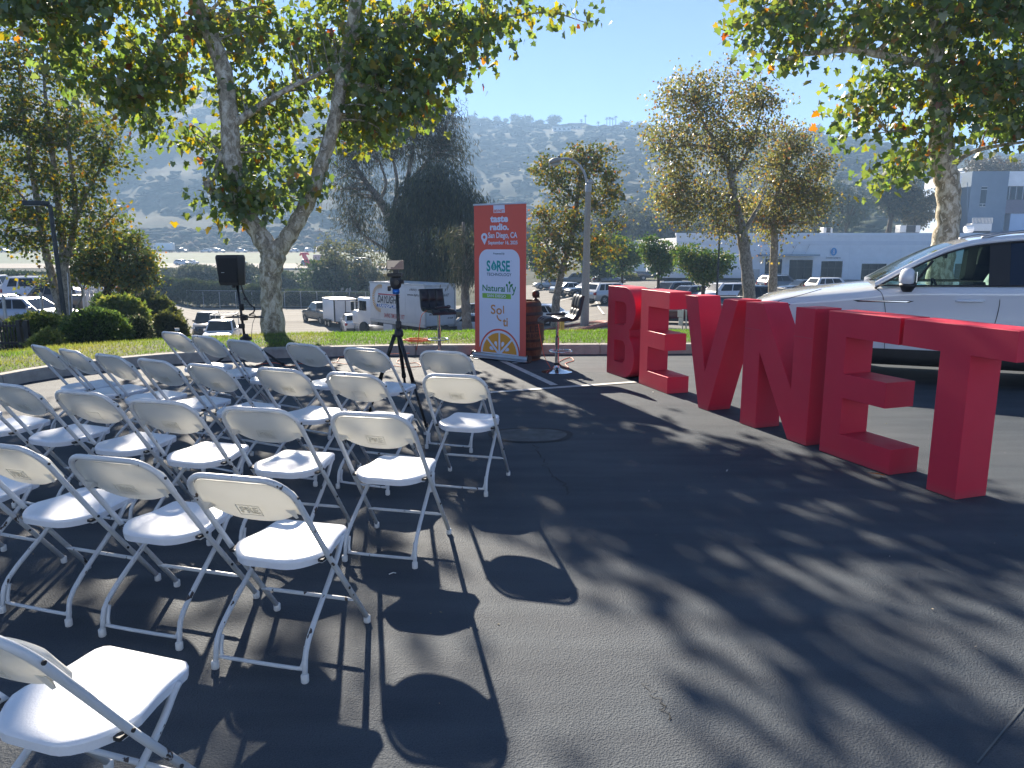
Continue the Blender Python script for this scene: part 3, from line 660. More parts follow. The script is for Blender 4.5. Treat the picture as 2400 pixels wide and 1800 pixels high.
# knot and cut stub on its trunk
# ---- the sycamore at the right, behind the white car
b = at(2205, 700, 14.2); b.z = Z(b.x, b.y); Y2 = 14.2
limbs = [pxpath(Y2, [tuple((1200 + (b.x / 14.2) * 1750 + 8, 800, .26)), (2200, 700, .24), (2207, 600, .225), (2222, 520, .205), (2222, 440, .205), (2212, 390, .21), (2205, 320, .20), (2202, 250, .17), (2196, 180, .15), (2192, 100, .14), (2198, 0, .13), (2210, -120, .12), (2215, -300, .09), (2220, -480, .05)]),
         pxpath(Y2, [(2192, 165, .085), (2160, 148, .075), (2110, 140, .07), (2060, 128, .065), (1990, 116, .055), (1930, 122, .05), (1880, 128, .04), (1830, 140, .025), (1780, 120, .012)]),
         pxpath(Y2, [(2238, 385, .05), (2262, 365, .042), (2300, 350, .036), (2350, 340, .03), (2420, 330, .02)]),
         pxpath(Y2, [(2196, 120, .07), (2260, 60, .05), (2330, 20, .04), (2420, -10, .025)]),
         pxpath(Y2, [(2205, 30, .06), (2120, -20, .05), (2010, -40, .04), (1900, -20, .03), (1800, 10, .015)]),
         pxpath(Y2, [(2203, 290, .05), (2140, 300, .035), (2080, 310, .02)]),
         pxpath(Y2, [(2215, 330, .05), (2180, 360, .035), (2110, 400, .02)]),
         pxpath(Y2, [(2198, 200, .05), (2270, 200, .04), (2350, 210, .03), (2440, 230, .02)])]
cl = [ell(1800, 45, 80, 45, Y2, 1.2), ell(1835, 125, 80, 22, Y2, .8, .7), ell(1950, 40, 120, 55, Y2, 1.5), ell(2080, 50, 100, 60, Y2, 1.6), ell(2060, 225, 85, 35, Y2, 1.2, .9), ell(2000, 295, 60, 22, Y2, .8, .6), ell(2110, 185, 70, 40, Y2, 1.0, .7), ell(2310, 90, 110, 90, Y2, 1.7, 1.2), ell(2320, 220, 110, 80, Y2, 1.5, 1.3), ell(2400, 290, 70, 45, Y2, 1.0), ell(2115, 400, 80, 28, Y2, .8, .7), ell(2045, 390, 50, 20, Y2, .6, .5), ell(2180, 290, 60, 35, Y2 - .3, .5, .7), ell(2140, 330, 60, 30, Y2, .6, .6), ell(2250, 10, 80, 60, Y2, 1.2),
      ell(2000, -110, 240, 90, Y2, 2.0, .5), ell(2350, -130, 240, 110, Y2, 2.2, .5), ell(2200, -310, 260, 110, Y2, 2.2, .35), ell(2550, 120, 120, 160, Y2, 2.0, .5)]
tree('sycamore_tree', 'sycamore with pale trunk rising behind the white car', b, limbs, cl, 9200, .138, 'lobed', SG, [28, 34, 26, 9, 3, 1], SYC, LEAF, twigs=230, spread=.27, droop=.6, parts=300, sides=14, lump=.05)
# ================================================================ other trees
LQ = [(.062, .10, .028), (.09, .125, .03), (.14, .15, .03), (.25, .2, .03), (.26, .13, .02)]
def base_at(px, Y): return on(px, Y)
def pt(px, py, r, Y): return (px, py, r, Y)
# left multi-stem liquidambar
b = base_at(160, 24)
limbs = [pxpath(24, [(163, 835, .19), (158, 780, .17), (140, 720, .13), (122, 650, .12), (108, 590, .11), (95, 520, .10), (82, 440, .085), (68, 360, .07), (56, 270, .055), (46, 180, .04), (40, 90, .02)]),
         pxpath(24, [(163, 800, .16), (158, 720, .14), (152, 640, .13), (146, 560, .11), (138, 490, .10), (128, 400, .085), (116, 310, .07), (106, 220, .05), (100, 120, .025)]),
         pxpath(24, [(152, 630, .09), (166, 570, .085), (176, 510, .08), (174, 430, .07), (162, 350, .055), (156, 260, .04), (152, 170, .02)]),
         pxpath(24, [(176, 520, .06), (200, 460, .05), (232, 400, .04), (255, 350, .02)]), pxpath(24, [(95, 520, .05), (60, 470, .04), (20, 430, .03), (-30, 400, .02)]), pxpath(24, [(166, 600, .05), (210, 560, .04), (250, 520, .03), (280, 490, .015)]), pxpath(24, [(165, 745, .04), (190, 700, .035), (192, 680, .03), (178, 650, .02)])]
cl = [ell(100, 230, 120, 100, 24, 1.8), ell(210, 300, 85, 90, 24, 1.6), ell(40, 330, 70, 100, 24, 1.5), ell(140, 380, 110, 70, 24, 1.6), ell(230, 420, 75, 60, 24, 1.3), ell(70, 470, 95, 70, 24, 1.5), ell(200, 500, 85, 45, 24, 1.3), ell(40, 550, 70, 50, 24, 1.2), ell(120, 570, 60, 50, 24, 1.0, .8), ell(230, 560, 50, 35, 24, .9, .8), ell(100, 680, 45, 35, 24, .7, .45), ell(150, 120, 110, 70, 24, 1.6, .9), ell(20, 180, 70, 80, 24, 1.4, .9), ell(-60, 400, 80, 160, 24, 1.8, .7), ell(60, 80, 110, 60, 24, 1.5, .8)]
tree('sweetgum_tree', 'slender many-stemmed tree in front of the parked cars at the left', b, limbs, cl, 15000, .115, 'maple', LQ, [32, 32, 22, 10, 1], PLANE, LEAF2, twigs=260, spread=.26, droop=.4, sides=12)
# rounded tree right of it
b = base_at(262, 28)
limbs = [pxpath(28, [(258, 790, .2), (252, 730, .17), (250, 690, .15), (262, 650, .12), (275, 600, .09), (285, 560, .05)]), pxpath(28, [(252, 720, .09), (285, 695, .08), (310, 665, .06), (325, 630, .04)]), pxpath(28, [(250, 680, .07), (235, 630, .05), (215, 590, .03)])]
cl = [ell(285, 570, 50, 35, 28, 1.1), ell(225, 590, 55, 40, 28, 1.1), ell(315, 610, 50, 40, 28, 1.1), ell(260, 630, 70, 45, 28, 1.3), ell(345, 640, 28, 35, 28, .7), ell(200, 640, 40, 40, 28, .9, .8), ell(290, 660, 50, 30, 28, .8, .7)]
tree('sweetgum_tree', 'low rounded yellow green tree over the bank beside the pickup', b, limbs, cl, 8200, .105, 'maple', LQ, [40, 28, 18, 10, 2], DARKB, LEAF2, twigs=130, spread=.22, droop=.4, fill=.25)
# sycamore behind the concrete lamp post
b = base_at(1303, 38)
limbs = [pxpath(38, [(1302, 765, .25), (1302, 735, .22), (1304, 700, .2), (1311, 665, .18), (1316, 640, .16), (1330, 590, .14), (1345, 530, .12), (1352, 470, .10), (1360, 410, .07), (1372, 360, .04)]), pxpath(38, [(1318, 630, .08), (1290, 590, .06), (1270, 550, .03)]), pxpath(38, [(1345, 530, .07), (1390, 490, .05), (1430, 450, .03)]), pxpath(38, [(1335, 580, .06), (1390, 570, .05), (1430, 560, .03)]), pxpath(38, [(1352, 470, .06), (1310, 430, .04), (1270, 390, .02)])]
cl = [ell(1370, 375, 55, 35, 38, 1.4), ell(1290, 395, 45, 35, 38, 1.2), ell(1430, 380, 35, 40, 38, 1.0), ell(1345, 440, 60, 35, 38, 1.5), ell(1420, 470, 45, 35, 38, 1.3), ell(1310, 500, 55, 35, 38, 1.5), ell(1290, 560, 50, 40, 38, 1.4), ell(1350, 555, 55, 40, 38, 1.4), ell(1290, 620, 38, 28, 38, 1.0), ell(1420, 590, 40, 26, 38, 1.0, .8), ell(1365, 610, 40, 25, 38, .9, .8), ell(1440, 530, 30, 25, 38, .8, .6)]
tree('sycamore_tree', 'thin sycamore with yellowing leaves behind the concrete lamp post', b, limbs, cl, 9000, .14, 'maple', [(.06, .09, .022), (.09, .11, .025), (.16, .145, .03), (.24, .18, .03), (.22, .11, .03)], [32, 32, 22, 11, 3], PLANE, LEAF2, twigs=200, spread=.26, droop=.5)
# the two sycamores behind the letters
BR = [(.085, .105, .04), (.12, .135, .045), (.16, .155, .05), (.22, .185, .045), (.2, .12, .04), (.14, .085, .035)]
b = base_at(1748, 30)
limbs = [pxpath(30, [(1757, 790, .27), (1756, 690, .255), (1748, 610, .235), (1740, 550, .22), (1735, 520, .18), (1722, 470, .16), (1715, 420, .15), (1705, 380, .11), (1680, 340, .08), (1650, 290, .05), (1630, 240, .03)]), pxpath(30, [(1741, 548, .12), (1762, 512, .095), (1780, 480, .06), (1792, 450, .03), (1800, 420, .012)]), pxpath(30, [(1715, 415, .09), (1745, 370, .07), (1770, 310, .05), (1785, 250, .03)]), pxpath(30, [(1690, 350, .06), (1620, 340, .05), (1560, 350, .03)]), pxpath(30, [(1720, 460, .06), (1660, 450, .05), (1600, 450, .03)])]
cl = [ell(1600, 230, 70, 60, 30, 1.6), ell(1690, 210, 60, 55, 30, 1.6), ell(1570, 310, 60, 55, 30, 1.5), ell(1660, 310, 85, 60, 30, 1.9), ell(1760, 270, 60, 70, 30, 1.5, .9), ell(1565, 400, 50, 45, 30, 1.3), ell(1640, 400, 70, 45, 30, 1.6), ell(1600, 470, 70, 38, 30, 1.4), ell(1690, 470, 60, 40, 30, 1.4), ell(1640, 520, 75, 32, 30, 1.2, 1.0), ell(1580, 500, 50, 26, 30, 1.0, .7), ell(1700, 520, 50, 28, 30, 1.0, .7), ell(1545, 470, 30, 30, 30, .9, .7), ell(1790, 210, 45, 45, 30, 1.2, .7), ell(1735, 350, 60, 45, 30, 1.4), ell(1690, 550, 40, 18, 30, .8, .5)]
tree('sycamore_tree', 'taller of the two brownish sycamores behind the red letters', b, limbs, cl, 15500, .105, 'maple', BR, [26, 30, 26, 13, 4, 2], PLANE, LEAF, twigs=330, spread=.34, droop=.5, sides=12)
b = base_at(1812, 33)
limbs = [pxpath(33, [(1808, 780, .21), (1810, 690, .2), (1813, 620, .18), (1815, 560, .16), (1812, 510, .13), (1820, 460, .1), (1835, 410, .07), (1850, 350, .04)]), pxpath(33, [(1812, 530, .07), (1770, 510, .06), (1740, 500, .03)]), pxpath(33, [(1820, 460, .07), (1870, 440, .05), (1910, 440, .03)])]
cl = [ell(1840, 330, 50, 50, 33, 1.4), ell(1880, 400, 55, 50, 33, 1.4), ell(1800, 400, 55, 50, 33, 1.4), ell(1850, 460, 80, 40, 33, 1.5), ell(1780, 480, 55, 35, 33, 1.3), ell(1910, 470, 40, 35, 33, 1.1), ell(1880, 505, 60, 32, 33, 1.0, 1.0), ell(1830, 520, 50, 28, 33, 1.0, .8), ell(1900, 370, 45, 40, 33, 1.0, .8), ell(1800, 550, 40, 22, 33, .9, .6), ell(1910, 545, 22, 20, 33, .6, .4), ell(1807, 620, 12, 26, 33, .3, .14)]
tree('sycamore_tree', 'shorter brownish sycamore nearer the car hood, behind the red letters', b, limbs, cl, 10500, .105, 'maple', BR, [26, 28, 25, 15, 4, 2], PLANE, LEAF, twigs=230, spread=.34, droop=.5)
# eucalyptus and the weeping evergreen in the centre
EU = [(.03, .042, .02), (.045, .058, .028), (.06, .065, .035), (.075, .07, .035)]
b = base_at(935, 64)
limbs = [pxpath(64, [(945, 800, .5), (940, 700, .45), (930, 600, .4), (915, 520, .36), (890, 470, .3), (860, 430, .22), (835, 390, .14), (815, 350, .07)]), pxpath(64, [(925, 570, .3), (945, 480, .26), (955, 420, .2), (970, 340, .14), (985, 270, .08)]), pxpath(64, [(915, 520, .2), (930, 450, .16), (925, 390, .12), (905, 340, .07)]), pxpath(64, [(890, 470, .15), (905, 430, .12), (890, 380, .08)]), pxpath(64, [(955, 430, .16), (1000, 380, .12), (1040, 320, .07)]), pxpath(64, [(930, 600, .16), (880, 570, .12), (845, 545, .07)])]
cl = [ell(830, 370, 50, 45, 64, 3), ell(880, 330, 55, 45, 64, 3), ell(810, 440, 32, 50, 64, 2.5), ell(845, 500, 50, 38, 64, 2.5, .8), ell(950, 280, 60, 45, 64, 3.4), ell(1030, 290, 55, 55, 64, 3.4), ell(1050, 360, 48, 45, 64, 3), ell(970, 350, 60, 40, 64, 3), ell(880, 440, 40, 25, 64, 2, .4), ell(910, 250, 40, 30, 64, 2.5), ell(1000, 240, 35, 30, 64, 2.4), ell(850, 545, 40, 24, 64, 2, .6)]
tree('eucalyptus_tree', 'tall open eucalyptus with bare pale branches left of the dense evergreen', b, limbs, cl, 15000, .42, 'strap', EU, [30, 34, 24, 12], EUC, LEAF3, twigs=300, spread=.75, droop=.9, twig_r=.02, fill=.25)
b = base_at(1010, 58)
limbs = [pxpath(58, [(1012, 790, .4), (1010, 700, .35), (1006, 620, .3), (1000, 540, .2), (1005, 460, .1)]), pxpath(58, [(1010, 680, .2), (960, 600, .14), (940, 520, .06)]), pxpath(58, [(1008, 660, .2), (1060, 580, .14), (1085, 500, .06)])]
cl = [ell(1040, 440, 75, 60, 58, 3.4), ell(985, 460, 55, 60, 58, 3), ell(1085, 500, 58, 70, 58, 3), ell(1000, 560, 70, 70, 58, 3.4), ell(1080, 600, 60, 60, 58, 3), ell(945, 600, 35, 55, 58, 2.2), ell(1010, 640, 70, 35, 58, 3), ell(935, 520, 28, 45, 58, 2)]
tree('pepper_tree', 'dense weeping evergreen with a yellow green top left of the banner', b, limbs, cl, 17500, .42, 'strap', [(.022, .036, .016), (.03, .046, .018), (.045, .06, .02), (.10, .10, .03)], [36, 34, 20, 10], DARKB, LEAF3, twigs=170, spread=.7, droop=1.6, fill=.9)
b = base_at(1097, 41)
limbs = [pxpath(41, [(1098, 800, .36), (1094, 755, .27), (1092, 720, .25), (1090, 680, .22), (1092, 640, .2), (1090, 580, .14), (1086, 520, .08)]), pxpath(41, [(1091, 660, .1), (1105, 620, .08), (1118, 580, .05)])]
cl = [ell(1090, 640, 40, 26, 41, 1.2), ell(1105, 600, 36, 30, 41, 1.2), ell(1085, 560, 36, 30, 41, 1.2)]
tree('eucalyptus_tree', 'single pale trunk on the mulch bank between the box truck and banner', b, limbs, cl, 2400, .3, 'strap', EU, [30, 34, 24, 12], EUC, LEAF3, twigs=60, spread=.4, droop=1.2)
def ball_tree(label, px, Y, py_top, py_bot, rx, n, size, cols, wts, name='parking_lot_tree', shape='maple', trunk=.12, group=None, bark=None, leafm=None, core=True, droop=.3, lean=0):
    b = base_at(px, Y); k = Y / CAM_F; zt = at(px, py_top, Y).z; zb = at(px, py_bot, Y).z; h = zt - zb; r = rx * k
    tp = Vector((b.x + lean, Y, zb + h * .7)); limbs = [[(b.x, b.y, b.z - .1, trunk * 1.25), (b.x + lean * .3, b.y, (b.z + zb) / 2, trunk), (b.x + lean * .6, b.y, zb + h * .2, trunk * .8), (tp.x, tp.y, tp.z, trunk * .25)]]
    cl = []
    for i in range(7):
        a = i * 2.4; q = .55 if i else 0
        cl.append((np.array([b.x + lean * .8 + r * q * math.cos(a), Y + r * q * math.sin(a), zb + h * (.32 + .4 * ((i * 37) % 10) / 10)]), np.array([r * .55, r * .55, h * .3]), 1))
        limbs.append([(b.x + lean * .4, b.y, zb + h * .1, trunk * .45), tuple(cl[-1][0] * .6 + np.array([b.x + lean * .5, b.y, zb + h * .3]) * .4) + (trunk * .3,), tuple(cl[-1][0]) + (trunk * .1,)])
    return tree(name, label, b, limbs, cl, n, size, shape, cols, wts, bark or DARKB, leafm or LEAF2, twigs=70, spread=r * .14, droop=droop, fill=.5, group=group)
GN = [(.035, .075, .018), (.05, .10, .022), (.08, .13, .025), (.14, .15, .03)]
ball_tree('small green lot tree nearest the banner side, beside the dark pickup', 1457, 72, 535, 648, 55, 3600, .2, GN, [35, 35, 20, 10], group='small trees in the lower car park')
ball_tree('small dark green lot tree left of the windscreens of two parked cars', 1541, 56, 540, 655, 46, 3600, .17, GN, [35, 35, 20, 10], group='small trees in the lower car park')
ball_tree('spreading yellow green lot tree left of the thin black light pole', 1645, 46, 560, 668, 66, 4800, .15, GN, [25, 35, 25, 15], group='small trees in the lower car park')
ball_tree('dark green bushy tree behind the yellow shrubs past the lamp post', 1405, 96, 548, 655, 55, 4200, .3, [(.025, .05, .016), (.035, .065, .018), (.06, .09, .02)], [40, 40, 20], group='small trees in the lower car park')
ball_tree('dark tree at the back edge of the lower car park behind the banner', 1270, 108, 560, 655, 40, 2600, .32, [(.025, .05, .016), (.035, .065, .018), (.06, .09, .02)], [40, 40, 20])
# hazy grove on the rise behind the car park
for i, (px, Y, pt_, pb_, rx, wh_) in enumerate([(1440, 160, 480, 575, 48, 'right of the lamp post'), (1500, 170, 465, 580, 55, 'tallest, in the gap before the brownish sycamores'), (1570, 165, 490, 585, 50, 'at the left edge of the brownish sycamore'), (1630, 180, 500, 585, 48, 'behind the lower left brownish leaves'), (1380, 175, 500, 580, 42, 'just behind the lamp post'), (1235, 190, 520, 590, 40, 'right beside the banner top'), (1700, 170, 495, 580, 46, 'behind the taller brownish trunk'), (1780, 175, 470, 570, 48, 'between the two brownish sycamores')]):
    ball_tree('hazy grey green eucalyptus ' + wh_, px, Y, pt_, pb_, rx, 1900, .8, [(.06, .07, .04), (.08, .09, .05), (.045, .055, .03)], [1, 1, 1], name='eucalyptus_tree', shape='spray', trunk=.3, group='hazy grove behind the car park', leafm=LEAF3)
# trees over the roof of the white building
ball_tree('dark pine standing over the white building roof beside the air unit', 1975, 138, 395, 555, 55, 4200, .6, [(.018, .035, .02), (.025, .045, .022), (.04, .06, .025)], [1, 1, .6], name='pine_tree', shape='strap', trunk=.35, leafm=LEAF3)
ball_tree('dark leaning tree with a slanting bare trunk above the white roof', 2060, 142, 400, 520, 48, 3600, .6, [(.022, .036, .02), (.03, .045, .022), (.05, .06, .028)], [1, 1, .6], name='oak_tree', shape='spray', trunk=.5, leafm=LEAF3, lean=2.6)
ball_tree('yellowish oak between the leaning tree and the pale blue pillar', 2135, 140, 420, 540, 52, 3600, .6, [(.05, .055, .022), (.08, .075, .028), (.13, .11, .035)], [1, 1, .6], name='oak_tree', shape='spray', trunk=.3, leafm=LEAF3)
ball_tree('small bushy tree beyond the roof edge left of the dark pine', 1905, 150, 430, 560, 45, 2600, .6, [(.03, .045, .022), (.045, .055, .026)], [1, 1], name='oak_tree', shape='spray', trunk=.3, leafm=LEAF3)
ball_tree('dry grey tree right of the trunk above the blue building wall', 2310, 175, 360, 440, 60, 2600, .7, [(.09, .085, .06), (.12, .11, .075)], [1, 1], name='oak_tree', shape='spray', trunk=.3, leafm=LEAF3)
# thin young trees on the far side of the cross road
ball_tree('thin young tree left of the utility pole across the road', 790, 101, 530, 690, 42, 1300, .3, [(.08, .09, .045), (.11, .12, .05)], [1, 1], name='young_tree', trunk=.09, droop=.4)
ball_tree('thin young tree behind the phone tripod across the road', 858, 104, 545, 690, 45, 1500, .3, [(.07, .085, .04), (.12, .12, .05)], [1, 1], name='young_tree', trunk=.09, droop=.4)
ball_tree('grey cypress like tree right of the utility pole', 878, 98, 600, 690, 22, 1300, .3, [(.035, .05, .035), (.05, .065, .04)], [1, 1], name='cypress_tree', shape='strap', trunk=.12)

# ================================================================ shrubs on the bank at the left and along the road
HG = [(.045, .085, .028), (.065, .115, .032), (.095, .15, .04)]; JN = [(.10, .15, .04), (.15, .195, .045), (.2, .23, .06)]
def sh(label, px, py, Y, rx, ry, n, size, cols, wts, shape='oval', name='shrub', ryd=None, **k):
    b = on(px, Y); q = Y / CAM_F; top = at(px, py - ry, Y).z; hz = (top - b.z) / 1.92
    c = Vector((b.x, b.y, b.z)); return shrub(name, label, c, (rx * q, ryd or rx * q * .8, hz), n, size, shape, cols, wts, **k)
sh('yellow green spreading juniper behind the black gate', 95, 775, 17.2, 66, 32, 5200, .12, JN, [30, 40, 30], shape='spray', name='juniper_shrub', rough=.4)
sh('low juniper tip spilling toward the lawn beside the tree trunks', 118, 796, 15.2, 40, 14, 2200, .10, JN, [25, 40, 35], shape='spray', name='juniper_shrub', rough=.4)
sh('large dark green clipped round hedge right of the tree trunks', 230, 770, 16.2, 78, 42, 9500, .07, HG, [36, 40, 24], name='hedge_shrub', rough=.10)
sh('small grey green variegated bush at the right end of the dark hedge', 328, 775, 16.8, 36, 30, 3800, .06, [(.03, .05, .02), (.10, .11, .06), (.2, .2, .13)], [60, 25, 15], name='variegated_shrub', rough=.14)
sh('bright green mounded shrub on the bank behind the dark hedge', 290, 740, 23, 54, 42, 4500, .16, JN, [45, 40, 15], shape='spray', name='bank_shrub', rough=.25)
sh('wide feathery green shrub on the bank above the driveway', 352, 735, 26, 66, 36, 5200, .18, [(.05, .07, .02), (.08, .10, .028), (.11, .12, .035)], [40, 40, 20], shape='spray', name='bank_shrub', rough=.3)
sh('olive shrub with a small white sign at the lawn edge', 405, 765, 22, 36, 28, 3200, .14, [(.05, .06, .02), (.07, .085, .024), (.09, .10, .03)], [40, 40, 20], shape='spray', name='bank_shrub', rough=.2)
sh('dark shrub under the rounded tree on the bank', 262, 715, 30, 40, 28, 2800, .12, HG, [50, 40, 10], name='bank_shrub', rough=.2)
sh('pale flowering bush below the rounded tree', 318, 690, 40, 26, 26, 2200, .16, [(.06, .08, .03), (.14, .13, .08), (.2, .18, .12)], [55, 30, 15], name='bank_shrub', rough=.3)
# hedge and wild bushes along the cross road
hx = [(300, 640, 40, 'leftmost, behind the rounded tree'), (345, 655, 40, 'below the far green mound'), (395, 650, 46, 'with pampas plumes in front'), (445, 655, 46, 'left of the loudspeaker pole'), (500, 660, 46, 'just left of the loudspeaker'), (548, 662, 44, 'right behind the speaker pole'), (600, 668, 40, 'touching the left of the sycamore trunk'), (700, 680, 45, 'touching the right of the sycamore trunk'), (748, 684, 45, 'under the big round bush'), (800, 686, 45, 'left of the red car'), (850, 684, 45, 'behind the red car'), (900, 680, 45, 'above the box truck front'), (960, 680, 45, 'rightmost, above the box truck')]
for i, (px, top, rx, wh_) in enumerate(hx):
    Y = 90 + (i % 3) * .4; b = on(px, Y); hz = (at(px, top + 2, Y).z - b.z) / 1.92
    shrub('hedge_shrub', 'dark green hedge clump across the road, ' + wh_, b, (rx * Y / CAM_F, 1.6, hz), 2300, .36, 'spray', [(.04, .062, .022), (.055, .08, .026), (.10, .115, .04)], [45, 40, 15], LEAF3, 'hedge clumps along the cross road', rough=.16)
wx = [('big rounded dark green bush right of the sycamore trunk', 772, 612, 104, 62, [(.03, .065, .018), (.045, .085, .022), (.07, .11, .025)]), ('hazy grey green thicket left of the loudspeaker', 470, 625, 118, 60, [(.05, .07, .04), (.075, .09, .05), (.1, .11, .06)]), ('hazy thicket under the bright strip behind the loudspeaker', 560, 620, 124, 55, [(.05, .07, .04), (.075, .09, .05)]), ('green mound of bushes beyond the bank at the left', 400, 660, 112, 52, [(.05, .09, .03), (.08, .12, .035)]),
      ('pale thicket below the freeway bank at far left', 385, 632, 140, 45, [(.06, .075, .05), (.08, .09, .055)]), ('bushes behind the sycamore trunk across the road', 655, 640, 120, 50, [(.04, .065, .025), (.065, .09, .03)]), ('olive brush with pampas right of the round bush', 850, 655, 108, 45, [(.08, .085, .03), (.13, .12, .045)]), ('yellowish brush beneath the utility pole', 910, 650, 112, 45, [(.09, .09, .03), (.15, .13, .04)]), ('dark bush behind the left car park beside the white van', 40, 640, 88, 55, [(.022, .04, .018), (.035, .055, .022)]), ('dark bush at the back of the left car park', 95, 645, 90, 40, [(.022, .04, .018), (.035, .055, .022)]), ('grey bushes at the back of the left car park', 200, 640, 100, 70, [(.03, .05, .025), (.05, .07, .035)])]
for lb, px, top, Y, rx, cols in wx:
    b = on(px, Y); hz = max(.6, (at(px, top, Y).z - b.z) / 1.92); shrub('wild_shrub', lb, b, (rx * Y / CAM_F, 3.5, hz), 2600, .5, 'spray', cols, [1] * len(cols), LEAF3, rough=.3)
# pampas grass plumes
PLUME = mat('plume', (.5, .42, .33), .9, var=.2)
for px, py, Y, lb in [(808, 672, 97, 'pampas grass with pale pink plumes right of the sycamore trunk'), (880, 668, 99, 'pampas grass with cream plumes near the utility pole'), (395, 682, 92, 'pampas grass with thin cream plumes on the hedge at the left')]:
    b = on(px, Y); t = thing('pampas_grass', lb, 'plant', b)
    zt = at(px, py, Y).z - b.z
    for i in range(9):
        x, y = rng.normal(0, .55), rng.normal(0, .4); h = zt * rng.uniform(.85, 1.05); mb = MB(); mb.tube([(x * .3, y * .3, 0), (x * .8, y * .8, h * .7), (x, y, h - .55)], .02, 4); o = obj('stem', mb, LAWN, t)
        mb = MB(); mb.tube([(x, y, h - .6), (x + .02, y, h - .3), (x + .1, y, h)], [.03, .12, .02], 6); obj('plume', mb, PLUME, t, smooth=True)
# scrub over the hill: nobody could count it
bm = bmesh.new(); bmesh.ops.create_icosphere(bm, subdivisions=1, radius=1); bv = np.array([v.co[:] for v in bm.verts]); bf = np.array([[v.index for v in f.verts] for f in bm.faces]); bm.free()
def scrub(name, label, u, y, s, cols, wts, sq=.75):
    x = u * y; z = Hz(x, y); n = len(x); v = bv[None] * (1 + .38 * rng.normal(0, 1, (n, len(bv), 1)).clip(-1.2, 1.2)) * s[:, None, None] * np.array([1, 1, sq]) + np.stack([x, y, z + s * .25], 1)[:, None]
    F = (np.arange(n)[:, None, None] * len(bv) + bf[None]).reshape(-1, 3)
    m, t, b_ = nodes(name); a = N(t, 'ShaderNodeAttribute', attribute_name='tint'); t.links.new(a.outputs['Color'], b_.inputs['Base Color']); b_.inputs['Roughness'].default_value = 1; b_.inputs['Specular IOR Level'].default_value = .05
    tag(mobj(name, fast_mesh(name, v.reshape(-1, 3), F, np.repeat(palette(cols, wts, n, .3), len(bv), 0)), m), label, 'scrub', kind='stuff')
n = 7500; u = rng.uniform(-.85, .95, n); yf = np.interp(u, [-.1, .02, .12, .3, .6], [356, 330, 225, 172, 160]); yr = np.interp(u, [-.7, -.2, .1, .4, .8], [900, 880, 820, 680, 600])
y = yf + (yr * 1.02 - yf) * rng.uniform(0, 1, n) ** .8; keep = fbm(u * y / 60, y / 60, 11) > .33; u, y = u[keep], y[keep]
scrub('hillside_scrub', 'grey green chaparral covering the hazy hillside', u, y, rng.uniform(1.2, 4.2, len(u)) * (.7 + y / 900), [(.036, .046, .03), (.044, .054, .035), (.052, .06, .04), (.065, .066, .046)], [30, 35, 25, 10], .45)
n = 900; u = rng.uniform(-.75, .06, n); y = rng.uniform(346, 400, n)
scrub('verge_scrub', 'brownish dry scrub along the far side of the freeway', u, y, rng.uniform(1.2, 3.4, n), [(.09, .075, .055), (.07, .065, .045), (.05, .055, .035)], [40, 35, 25])
# ================================================================ ridge houses, palms and trees
WALLM = mat('house_wall', (.45, .42, .38), .9, var=.1); WALLW = mat('house_white', (.72, .72, .70), .8, var=.05); ROOFM = mat('house_roof', (.16, .13, .11), .9, var=.2)
def ridge(px, dpy=0, Y=None):
    "a point of the ridge line in this column (or of the slope dpy photo pixels below it)"
    u = (px - 1200) / 1750.0; yr = float(np.interp(u, [-.7, -.2, .1, .4, .8], [900, 880, 820, 680, 600])) * (1 - dpy * .0045); x = u * yr; 
    return Vector((x, yr, Z(x, yr)))
def house(label, px, dpy, wpx, hpx, wall, roof_flat=False):
    p = ridge(px, dpy); k = p.y / CAM_F; wd, h = wpx * k, hpx * k
    t = thing('hillside_house', label, 'house', p - Vector((0, 0, 1.5)), group=None)
    obj('wall', MB().box(-wd / 2, wd / 2, 0, 9, 0, h + 1.5), wall, t)
    mb = MB()
    if roof_flat: mb.box(-wd / 2 - .8, wd / 2 + .8, -1, 9.8, h + 1.5, h + 2.0)
    else: mb.prism([(-wd / 2 - 1, h + 1.5), (wd / 2 + 1, h + 1.5), (wd * .3, h + 3.6), (-wd * .3, h + 3.6)], -1, 10)
    obj('roof', mb, ROOFM if not roof_flat else wall, t)
    for i in range(max(2, int(wd / 4))):
        x = -wd / 2 + (i + .5) * wd / max(2, int(wd / 4)); obj('window', MB().box(x - 1.1, x + 1.1, -.06, .05, 2.2, 3.9), MT['dark_glass'], t)
house('small pale house at the left end of the ridge beside the tall pines', 1122, 14, 16, 5, WALLW)
house('low house with pale terrace on the ridge right of the pines', 1175, 16, 26, 5, WALLM)
house('flat roofed white house with bright roof edge below the ridge crest', 1312, 17, 40, 8, WALLW, True)
house('wide brown roofed house on the ridge left of the palms', 1345, 2, 60, 8, WALLM)
house('pale house beneath the trees midway along the ridge', 1238, 12, 18, 6, WALLM)
house('long low house on the ridge under the row of palms', 1400, 6, 60, 7, WALLM, True)
house('grey house at the right of the palm row', 1440, 18, 36, 8, WALLM)
house('pale house half hidden by trees at the right of the ridge', 1476, 10, 30, 8, WALLM)
PALMG = [(.03, .045, .025), (.045, .06, .03)]
